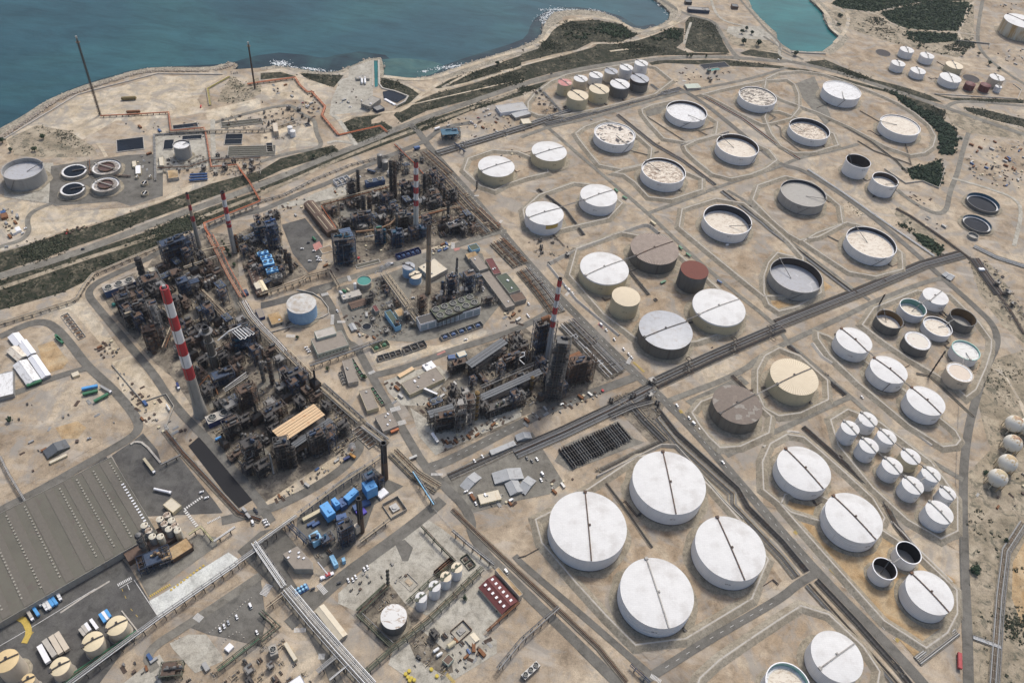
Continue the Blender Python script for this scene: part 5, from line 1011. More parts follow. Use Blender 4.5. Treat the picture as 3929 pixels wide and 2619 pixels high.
for k,(c,q,h,l,wm,rm,st,wn,un) in enumerate([
 ('B1',(385,292,600,560,480,272),12,'long brown sheet roofed shed with two pale skylight strips in the central plant',BROWN,BROWNR,'gable',0,0),
 ('B1',(1420,880,1540,980,1590,820),7,'low building with glaring cream flat roof behind the rusty chimney',CONCL,CREAMR,'flat',6,2),
 ('B1',(785,1192,935,1145,820,1250),5,'small office with ribbed brown roof and white eaves',PALEG,BROWNR,'gable',6,0),
 ('B1',(718,1125,888,1080,735,1180),5,'flat roofed grey annex behind the ribbed brown office',CONCL,CONCL,'flat',5,2),
 ('B1',(1118,1285,1215,1425,1170,1265),8,'long dark roofed switch house with pale blue end wall',LSKYB,GREENR,'flat',0,1),
 ('B1',(1205,1270,1245,1330,1270,1250),6,'tan flat roofed annex beside the dark switch house',BEIGE,OCHRE,'flat',0,0),
 ('B1',(1005,1232,1035,1285,1042,1222),6,'tiny hut with maroon roof beside white steam',CONCW,MAROON,'flat',0,0),
 ('B1',(790,1392,820,1450,842,1378),4,'small shed with shiny grey ribbed roof near the round pit',LGREY,GREYR,'gable',0,0),
 ('B1',(1870,690,1905,735,1940,662),5,'small building with dark green roof and bright blue edge stripes',LSKYB,GREENR,'flat',0,0),
 ('B1',(1843,762,1875,812,1935,735),6,'low block with dull brown roof beside the blue edged building',CONCW,OCHRE,'flat',3,0),
 ('B1',(1885,800,1975,915,1960,772),8,'taller block with plain beige roof in the building row',CONCL,GRAVR,'flat',4,1),
 ('B1',(2025,812,2105,950,2085,790),6,'flat maroon roof in the middle of the building row',CONCW,MAROON,'flat',0,2),
 ('B1',(1985,940,2215,1250,2070,925),6,'long gravel roofed block along the road of the building row',CONCW,GRAVR,'flat',7,1),
 ('B1',(2120,965,2245,1120,2215,930),7,'flat dark olive green roof at the lower end of the building row',CONCL,GREENR,'flat',0,2),
 ('B1',(2245,1135,2290,1200,2351,1100),6,'brown roofed end block below the olive green roof',CONCW,BROWNR,'flat',3,0),
 ('C1',(515,140,795,55,437,10),8,'pale green two storey building with wide gravel roof and front windows',PALEG,GRAVR,'flat',9,0),
 ('B1',(482,1462,655,1415,520,1525),11.5,'small raised roof block standing on the pale green building',PALEG,CONCL,'flat',2,0),
 ('B1',(60,1310,165,1280,110,1400),4,'pair of low brown roofed sheds left of the pale blue tank',CONCW,OCHRE,'flat',2,1),
 ('C1',(735,200,790,400,825,180),6,'narrow brown flat roofed control block beside rows of green coolers',CONCL,GRAVR,'flat',4,1),
 ('C1',(885,468,960,650,985,430),6,'brown flat roofed block with cream courtyard wall',CREAM,GRAVR,'flat',4,1),
 ('C1',(1030,702,1105,835,1170,650),6,'square gravel roofed building with rooftop ducts by the zebra crossing',CONCL,GRAVR,'flat',4,4),
 ('C1',(1265,400,1345,505,1600,280),6,'brown flat roofed workshop with white rooftop units south of the fenced yard',CREAM,GRAVR,'flat',8,4),
 ('C1',(1230,325,1255,350,1395,275),2.5,'orange and white stained sheet roof of a lean-to by the side road',CREAM,TANR,'flat',0,0),
 ('C1',(1455,235,1500,290,1550,205),3,'white tarpaulin covered stockpile with dark drums on it',PLASW,PLASW,'flat',0,3),
 ('C1',(1765,125,1790,165,1840,105),3,'cream and blue roofed container by the slatted canopy',LSKYB,CREAMR,'flat',0,0),
 ('C1',(1687,145,1695,180,1750,135),3,'blue container left of the cream roofed one',BLUE,BLUE,'flat',0,0),
 ('C1',(1465,450,1590,505,1480,435),6,'white covered conveyor roof slanting beside the workshop',LGREY,PLASW,'flat',0,0),
 ('C1',(1955,1405,1985,1490,2130,1325),4,'low building with three cream roof bays and coolers in front',CREAM,CREAMR,'flat',5,3),
 ('C1',(1795,1305,1865,1360,1985,1222),4,'pale grey corrugated shed along the pipe track',LGREY,GREYR,'gable',0,0),
 ('C1',(2085,1190,2115,1290,2330,1090),6,'large grey corrugated roof hall by the gravel car park',LGREY,GREYR,'gable',0,0),
 ('C1',(2200,1290,2255,1400,2320,1250),5,'grey corrugated wing projecting from the large hall',LGREY,GREYR,'gable',0,0),
 ('C2',(-40,1340,40,1390,90,1230),5,'pale grey corrugated shed right of the large hall',LGREY,GREYR,'gable',0,0),
 ('C1',(2060,1005,2085,1045,2270,895),4,'row of joined grey containers with ribbed roofs along the road',LGREY,GREYR,'flat',0,0),
 ('C1',(2295,850,2315,905,2420,790),6,'taller pale blue grey shed at the end of the container row',LGREY,GREYR,'gable',0,0),
 ('D1',(485,908,700,1185,570,848),7,'long cream gable roof with a dark dormer beside the white pipe rack',CONCL,CREAMR,'gable',7,0),
 ('D1',(1965,690,2178,935,2105,560),9,'maroon roofed warehouse with two rows of white skylights',BEIGE,MAROON,'gable',0,0),
 ('D1',(2115,548,2335,790,2150,530),9.5,'tan tiled strip roof along the back of the maroon warehouse',BEIGE,OCHRE,'flat',0,0),
 ('D1',(1845,1168,1900,1232,1920,1095),4,'small pump house with twin cream roof panels',CREAM,CREAMR,'gable',0,0),
 ('D1',(1640,1365,1690,1412,1702,1312),5,'small hut with dark brown roof in the rusty yard',PALEG,BROWNR,'flat',1,0),
 ('D1',(205,1215,300,1370,240,1200),4,'narrow cream roofed shed beside the lone cooling fan',CREAM,CREAMR,'flat',0,0),
 ('D1',(245,1568,320,1700,350,1480),5,'white roofed shed at the bottom edge near the green pipes',LGREY,PLASW,'flat',0,0),
 ('D0',(1812,1395,1855,1465,1860,1375),3,'small grey hut with flat pale roof on the tan slab',CONCW,LGREY,'flat',0,0),
 ('D0',(2020,1255,2060,1290,2085,1215),3,'white roofed kiosk at the corner of the tan slab',PLASW,PLASW,'flat',0,0),
 ('D0',(1430,1490,1500,1640,1420,1560),6,'dark mesh roofed compound at the bottom edge',STEEL,SLATE,'flat',0,0),
 ('C0',(375,990,420,1060,590,900),6,'grey green roofed machinery house in the dusty yard',OLIVE,SLATE,'gable',0,0),
 ('C0',(440,1105,450,1125,600,1035),2.5,'long low cream slab roof below the machinery house',CREAM,CREAMR,'flat',0,0),
 ('C0',(640,310,655,345,705,290),3,'small cream roofed gate hut at the road fork',CREAM,CREAMR,'flat',1,0),
 ('C0',(1470,1495,1560,1568,1560,1440),5,'cream sheet roof beside the silo block',CREAM,CREAMR,'flat',0,0),
 ('C0',(245,165,372,350,325,125),6,'gleaming white sheet roof bay, right one of the white shed rows',LGREY,PLASW,'gable',0,0),
 ('C0',(105,225,235,408,240,172),6,'off white sheet roof bay, lower left one of the white shed rows',LGREY,FRW,'gable',0,0),
 ('C0',(150,28,240,150,225,-20),6,'bright white sheet roof bay at the top of the white shed rows',LGREY,PLASW,'gable',0,0),
 ('C0',(45,98,150,190,140,35),6,'mottled white sheet roof bay behind the others in the white shed rows',LGREY,FRC,'gable',0,0),
 ('C0',(-60,330,-60,540,120,330),6,'dusty white roof at the left edge below the white shed rows',LGREY,FRW,'flat',0,0),
 ('B0',(60,1500,130,1590,160,1450),6,'white vaulted roof shed at the top of the white shed rows',LGREY,PLASW,'gable',0,0),
 ('B0',(1332,893,1350,930,1420,855),5,'plain cream box building between the pipe road and the dark frames',CREAM,CREAMR,'flat',0,0),
 ('A1',(2120,955,2165,1020,2351,905),6,'white prefab office block with ribbed roof near the railway',PLASW,LGREY,'flat',9,0),
 ('A1',(2255,1025,2300,1065,2400,990),5,'second grey prefab office block beside parked cars',LGREY,GREYR,'flat',4,0),
 ('A2',(-10,1075,15,1120,60,1050),5,'small cream house at the tank farm crossing',CREAM,CREAMR,'flat',2,0),
 ('A2',(1468,760,1500,800,1580,735),4,'small pale green roofed hut at the farm road junction',CONCL,PALEG,'flat',0,0),
 ('A1',(905,935,985,965,965,850),8,'grey flat roofed pump station near the intake pool',CONCW,CONCW,'flat',5,3),
 ('A1',(1010,970,1050,1000,1050,925),5,'small blue grey annex of the pump station',STEELB,GREY,'flat',0,0),
 ('A1',(858,678,862,712,978,672),4,'grey screen house with white hatches beside the intake canal',CONCW,CONCW,'flat',0,3),
 ('A1',(1110,895,1205,948,1125,885),1.5,'long narrow white slab near the intake pool',PLASW,PLASW,'flat',0,0),
 ('A1',(108,1110,118,1190,150,1105),9,'slim beige tower house with a window in the water works',BEIGE,BEIGE,'flat',1,0),
 ('A0',(1432,1420,1440,1500,1470,1415),4,'small cream roofed kiosk beside the asphalt bay',CREAM,CREAMR,'flat',0,0),
 ('A0',(1190,1455,1195,1505,1225,1452),4,'small cream hut left of the yellowish one',CREAM,CREAMR,'flat',0,0),
 ('A0',(1220,1495,1222,1568,1268,1493),4,'yellowish white kiosk in the clarifier yard',CREAM,PLASW,'flat',0,0),
 ('B0',(1510,10,1518,85,1605,5),5,'square brown roof with white edges beside the blue tubes',CONCL,OCHRE,'flat',0,0),
 ('B0',(0,400,10,440,60,385),4,'orange brown container roof by the left edge',RUST,RUST,'flat',0,0),
 ('B0',(0,375,5,398,45,362),4,'blue container behind the orange brown one at the left edge',BLUE,BLUE,'flat',0,0),
 ('B0',(92,545,110,580,132,530),3.5,'left small white cabin near the bend',PLASW,CREAMR,'flat',0,0),('B0',(130,525,150,560,172,510),3.5,'right small white cabin near the bend',PLASW,PLASW,'flat',0,0),
 ('B3',(1615,935,1650,960,1655,905),5,'small ribbed grey shed by the farm road junction',LGREY,GREYR,'gable',0,0),('B3',(1655,965,1700,990,1700,925),5,'larger ribbed pale shed by the farm road junction',CONCL,GREYR,'gable',0,0),
 ('B3',(1940,885,1955,905,1980,875),4,'lone white box hut beside the long dark pipe field',PLASW,PLASW,'flat',0,0),
 ('A2',(1500,60,1510,85,1690,75),7,'long blue grey low block by the headland road',STEELB,GREY,'flat',0,2),('A2',(1475,0,1485,20,1530,0),6,'dark roofed hut at the top of the headland',STEEL,SLATE,'flat',0,0),('A2',(1895,35,1905,60,1950,40),6,'dark roofed store on the sandy headland',BROWN,SLATE,'flat',0,0)]):
 t = bld(l,c,q,h,wm,rm,st,wn,un,parapet=h >= 5)
 if l.startswith('maroon roofed warehouse'):
  ce,L,W,a = rbox(c,q,h)
  for s in (-1,1):
   for k2 in range(6 if s < 0 else 6):
    o = MB().box((0,0,.1),(2.0,3.0,.2)).build('skylight',PLASW,t);o.location = (-L/2+L*(k2+.6)/6.4,s*W*.2,h-W*.18*.4 if W*.18 < 3.5 else h-1.3)
 if l.startswith('long brown sheet roofed'):
  ce,L,W,a = rbox(c,q,h)
  for s in (-1,1):
   for x0,x1 in ((-.45,-.1),(.0,.42)):
    o = MB().box((0,0,.1),(L*(x1-x0),.9,.15)).build('skylight_strip',CREAM,t);o.location = (L*(x0+x1)/2,s*W*.25,h-min(W*.18,3.5)/2);o.rotation_euler = (-s*atan2(min(W*.18,3.5),W/2),0,0)
t = bld('dark brown roofed hall with two rows of pale skylights beside the blue fans','K',(1545,600,1705,1055,1760,575),9,BROWN,BROWNR,'gable',0,0,skyl=10)
bld('two bright cream sheets covering the lower end of the dark hall','K',(1655,875,1710,985,1740,840),9.8,CREAMR,CREAMR,'flat',parapet=0,door=0,name='roof_sheet',cat='roof sheet')
bld('pair of tall cream ridge sheets on the dark hall','K',(1715,835,1815,1015,1820,805),10.2,CREAMR,mat('bright_cream_sheet',(.72,.62,.42),.6),'gable',parapet=0,door=0,name='roof_sheet',cat='roof sheet')
bld('navy blue lean-to by the orange pipes','K',(1440,1005,1480,1080,1535,985),4,DBLUE,STEELB,'flat',parapet=0)
bld('grey hut with blue doors left of the pale blue tank pit','M',(535,100,575,190,600,90),4,DBLUE,GRAVR,'flat',parapet=0)
bld('long sandy orange corrugated roof high above the dark furnace block','N',(500,450,600,552,865,226),26,STEEL,TANR,'canopy',name='canopy_hall',cat='canopy')
bld('grey and navy slatted roof below the sandy orange one','N',(660,560,700,600,1000,345),22,STEEL,SLATE,'canopy',name='canopy_hall',cat='canopy')
bld('upper slatted slate roof canopy of the lower central plant','P',(350,282,390,315,598,172),20,STEEL,SLATE,'canopy',name='canopy_hall',cat='canopy')
bld('long lower slatted slate roof canopy ending at the scaffold tower','P',(425,470,450,503,770,312),20,STEEL,SLATE,'canopy',name='canopy_hall',cat='canopy')
bld('lattice slatted roof canopy at the left end of the lower central plant','P',(132,560,152,602,270,505),20,STEELB,SLATE,'canopy',name='canopy_hall',cat='canopy')
bld('rusty corrugated roof over the pipes behind the scaffold tower','P',(925,250,960,290,1010,225),14,BROWN,RUST,'canopy',name='canopy_hall',cat='canopy')
bld('blue slatted canopy roof on the tall navy frame of the central plant','B1',(700,540,750,645,795,505),26,STEELB,mat('blue_slats',(.06,.1,.17),.5),'canopy',name='canopy_hall',cat='canopy')
bld('blue roofed deck house above the blue compressor frames in the left plant','K',(445,830,480,905,640,750),17,BLUE,STEELB,'canopy',name='canopy_hall',cat='canopy')
bp = T('D1',200,405,325,335,468,480,470,540,305,540,z=9);t = empty('control_building',(bp[0].x,bp[0].y,0),0,'five sided grey control building with gravel roof beside the crane','building');q = [p-bp[0] for p in bp];MB().prism(q,0,9).build('wall',CONCW,t);MB().prism([p*.97+Vector((.15,-.15,0)) for p in q],9,9.2).build('roof',GRAVR,t)
for k,(u,v) in enumerate(((265,385),(345,395),(250,440),(390,445),(345,435))):g = P('D1',u,v,9.2)-bp[0];MB().box((g.x,g.y,9.2),(2.2,1.5,1.1),.8).build('rooftop_unit',PLASW,t)
t = bld('long white facade house whose dark roof carries two rows of large fans','B1',(1440,1400,1985,1245,1420,1330),12,PLASW,STEEL,'flat',0,0,door=0)
ce,L,W,a = rbox('B1',(1440,1400,1985,1245,1420,1330),12)
for k in range(8):MB().box((-L/2+L*(k+.5)/8,-W/2-.1,1.5),(L/8-1.6,.3,8.5)).build('wall_panel',mat('pale_blue_grey_panel',(.36,.42,.45),.5,var=.2),t)
cooler('twin row bank of ten dark roof fans above the white facade house','B1',(1600,1360,1985,1215,1530,1255),15,5,2,STEEL,OLIVE,GREY,box=.3)
cooler('royal blue cooling tower with three white topped fans at the left plant corner','B0',(945,1110,1225,1010,915,1060),10,3,1,BLUE,CONCL,CONCL,legs=False,box=.5,name='cooling_tower')
cooler('blue cooling unit with two dark fans beside the tallest chimney','C0',(1880,770,2095,675,1850,700),8,2,1,DBLUE,CONCL,CONCL,legs=False,box=.5)
cooler('blue cooling tower with two beige fan rings at the back of the central plant','B1',(955,130,1125,95,950,95),8,2,1,BLUE,STEELB,CONCL,legs=False,name='cooling_tower')
for k,(q,l,bm) in enumerate([((1735,370,1935,325,1715,325),'sky blue fan deck, uppermost and smallest of the stepped row',SKYB),((1795,450,2000,405,1770,395),'sky blue fan deck, second of the stepped row',SKYB),((1840,560,2040,520,1805,465),'sky blue fan deck, third and deepest of the stepped row',SKYB),((1900,690,2115,640,1875,620),'sky blue fan deck, fourth of the stepped row',SKYB),((1985,810,2190,760,1955,745),'grey fan deck ending the stepped row',GREY)]):
 cooler(l,'K',q,15,2,1,bm,LSKYB if bm is SKYB else GREY,bm,box=.2)
cooler('grey box cooler with four white hoods on the dark deck of the central plant','B1',(1700,520,1830,485,1690,480),14,3,1,LGREY,LGREY,PLASW,box=.3)
cooler('small grey fan bank on legs at the bottom centre','D2',(35,1540,175,1410,0,1490),5,3,1,GREY,LGREY,GREY,box=.5)
cooler('lone cooling fan on a grey box in the lower left plant','D1',(90,1330,160,1300,40,1250),8,1,1,CONCW,CONCW,CONCL,legs=False,fr=.45)
cooler('white round mouthed fan box near the top of the central plant','A1',(1150,1568,1200,1560,1145,1540),6,1,1,LGREY,LGREY,LGREY,legs=False)
for q,h,l,m_ in [((308,340,375,435,370,292),14,'largest sky blue box of the turbine plant',SKYB),((402,290,445,345,440,270),12,'tall narrow blue housing right of the largest blue box',SKYB),((505,268,545,300,600,195),11,'sky blue ribbed filter house in the middle of the turbine plant',SKYB),((448,300,490,355,500,275),8,'low blue link between the two blue boxes',BLUE),((440,420,452,462,515,358),7,'dark blue box under the ribbed filter house',BLUE),
     ((218,582,262,645,285,528),13,'pale blue cube tower at the lower left of the turbine plant',LSKYB),((390,752,430,832,425,735),7,'small pale blue box near the crane',LSKYB),((490,768,500,798,512,748),6,'tiny pale blue cube joined by a cream duct',LSKYB),((205,492,215,508,262,450),3,'blue container, left of two behind the cube tower',BLUE),((245,494,257,512,305,458),3,'blue container, right of two behind the cube tower',BLUE),
     ((577,340,600,380,700,262),4,'flat blue frame skid beside the black chimney',BLUE),((770,240,812,282,835,187),3.5,'plain white flat cabin roof in the turbine plant',PLASW),((655,150,700,225,725,80),20,'tall blue boiler casing with slanted grey louvres',SKYB),((595,375,635,430,690,375),2.5,'violet blue tarpaulin covered heap behind the black chimney',mat('violet_blue_cover',(.07,.05,.42),.5)),((585,500,610,530,640,490),15,'small beige block on the blue boiler frame',BEIGE),((165,440,180,465,300,345),4,'cream ribbed silencer along the rack of the turbine plant',CREAM)]:
 ce,L,W,a = rbox('R',q,h);t = empty('turbine_housing',ce,a,l,'plant housing')
 z0 = h*.28 if h > 9 else .3;MB().box((0,0,z0),(L,W,h-z0)).build('casing',m_,t);MB().box((0,0,h),(L*.96,W*.96,.2)).build('roof',m_,t)
 b = MB()
 for i in (-1,1):
  for j in (-1,1):b.box((i*(L/2-.5),j*(W/2-.5),0),(.7,.7,z0))
 b.build('support_frame',STEELB,t)
 if h > 6:
  b = MB();n = max(2,int(L/2.2))
  for i in range(n):b.box((-L/2+L*(i+.5)/n,0,z0+.4),(.25,W+.25,h-z0-.8))
  b.build('casing_rib',m_,t);MB().box((L*.2,W*.1,h+.2),(L*.25,W*.3,1.0)).build('roof_vent',m_,t)
# pipe racks and ground pipes
def pipes_thing(label,pts,n,wd,mats_,h=.8,sup=9,r=None,name='pipe_track',cat='pipeline',elevated=False,group=None,loops=0,smat=None,lm=None):
 """n parallel pipes of total width wd following pts (ground points under the run)"""
 o0 = pts[0];pp = [Vector((p.x-o0.x,p.y-o0.y,0)) for p in pts];t = empty(name,(o0.x,o0.y,0),0,label,cat,group);r = r or min(.55,wd/n*.33)
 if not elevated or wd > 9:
  _lay[0] += 1;bd = MB();bd.ribbon(pp,wd+1.6,.02+.0025*_lay[0]);bd.build('shade_tinted_bed',SHADEBED,t)  # darker sheet under the run, its colour carries the shade between pipes
 for k in range(n):
  d = -wd/2+wd*(k+.5)/n;l,_ = offs(pp,d);rr = r*rnd.choice((.55,.75,1,1.15));zz = h+rr+(rnd.choice((0,0,1.6)) if elevated and n > 3 else 0)
  q = [Vector((p.x,p.y,zz)) for p in l]
  if loops and k % 3 == 0:
   q2 = [q[0]]
   for a,b_ in zip(q[:-1],q[1:]):
    L = (b_-a).length;u = (b_-a)/L;nn = Vector((-u.y,u.x,0));m_ = max(1,int(L/60)) if L > 45 else 0
    for j in range(m_):
     s = L*(j+.5)/m_+k*1.3;c = a+u*s;up_ = Vector((0,0,1.4));sd = -1 if (j+k) % 2 else 1;w2 = loops*(1 if k else 1.3)
     q2 += [c,c+up_,c+nn*sd*w2+up_,c+nn*sd*w2+u*5+up_,c+u*5+up_,c+u*5]
    q2.append(b_)
   q = q2
  MB().tube(q,rr,6).build('pipe',mats_[k % len(mats_)] if k % 2 == 0 else rnd.choice(mats_),t)
 pr = None;acc = 0;cnt = 0
 for a,b_ in zip(pp[:-1],pp[1:]):
  L = (b_-a).length;an = ang(a,b_);m_ = max(1,int(L/sup))
  for j in range(m_):
   if cnt > 85:break
   c = a+(b_-a)*((j+.5)/m_);cnt += 1
   if pr is None:
    mb = MB()
    if elevated:
     for s in (-1,1):mb.box((0,s*wd*.42,0),(.6,.6,h-.1))
     mb.box((0,0,h-.5),(.5,wd+.8,.48));mb.box((0,0,h*.55),(.35,wd*.8,.35))
    else:mb.box((0,0,0),(.6,wd+.6,max(.25,h-.05)))
    pr = mb.mesh('support',smat or (STEEL if elevated else CONCW))
   o = bpy.data.objects.new('support' if elevated else 'sleeper',pr);COL.objects.link(o);o.parent = t;o.location = c;o.rotation_euler = (0,0,an)
 if elevated:
  for s in (-1,1):
   l,_ = offs(pp,s*wd*.46);MB().tube([Vector((p.x,p.y,h-.2)) for p in l],.28,4).build('side_beam',smat or STEEL,t)
 return t
DK = [STEEL,BROWN,STEEL,BROWN,GREY];LT = [LGREY,PIPEC,GREY,BROWN,STEEL,GREY];WH = [PIPEW,LGREY,PIPEW,GREY];CRM = [PIPEC,BROWN,PIPEC,LGREY];OLV = [OLIVE,GREY,OLIVE,BROWN];BRN = [BROWN,PIPEC,RUST,STEEL,GREY]
def Tg(c,*a,h=0):return T(c,*a,z=h)
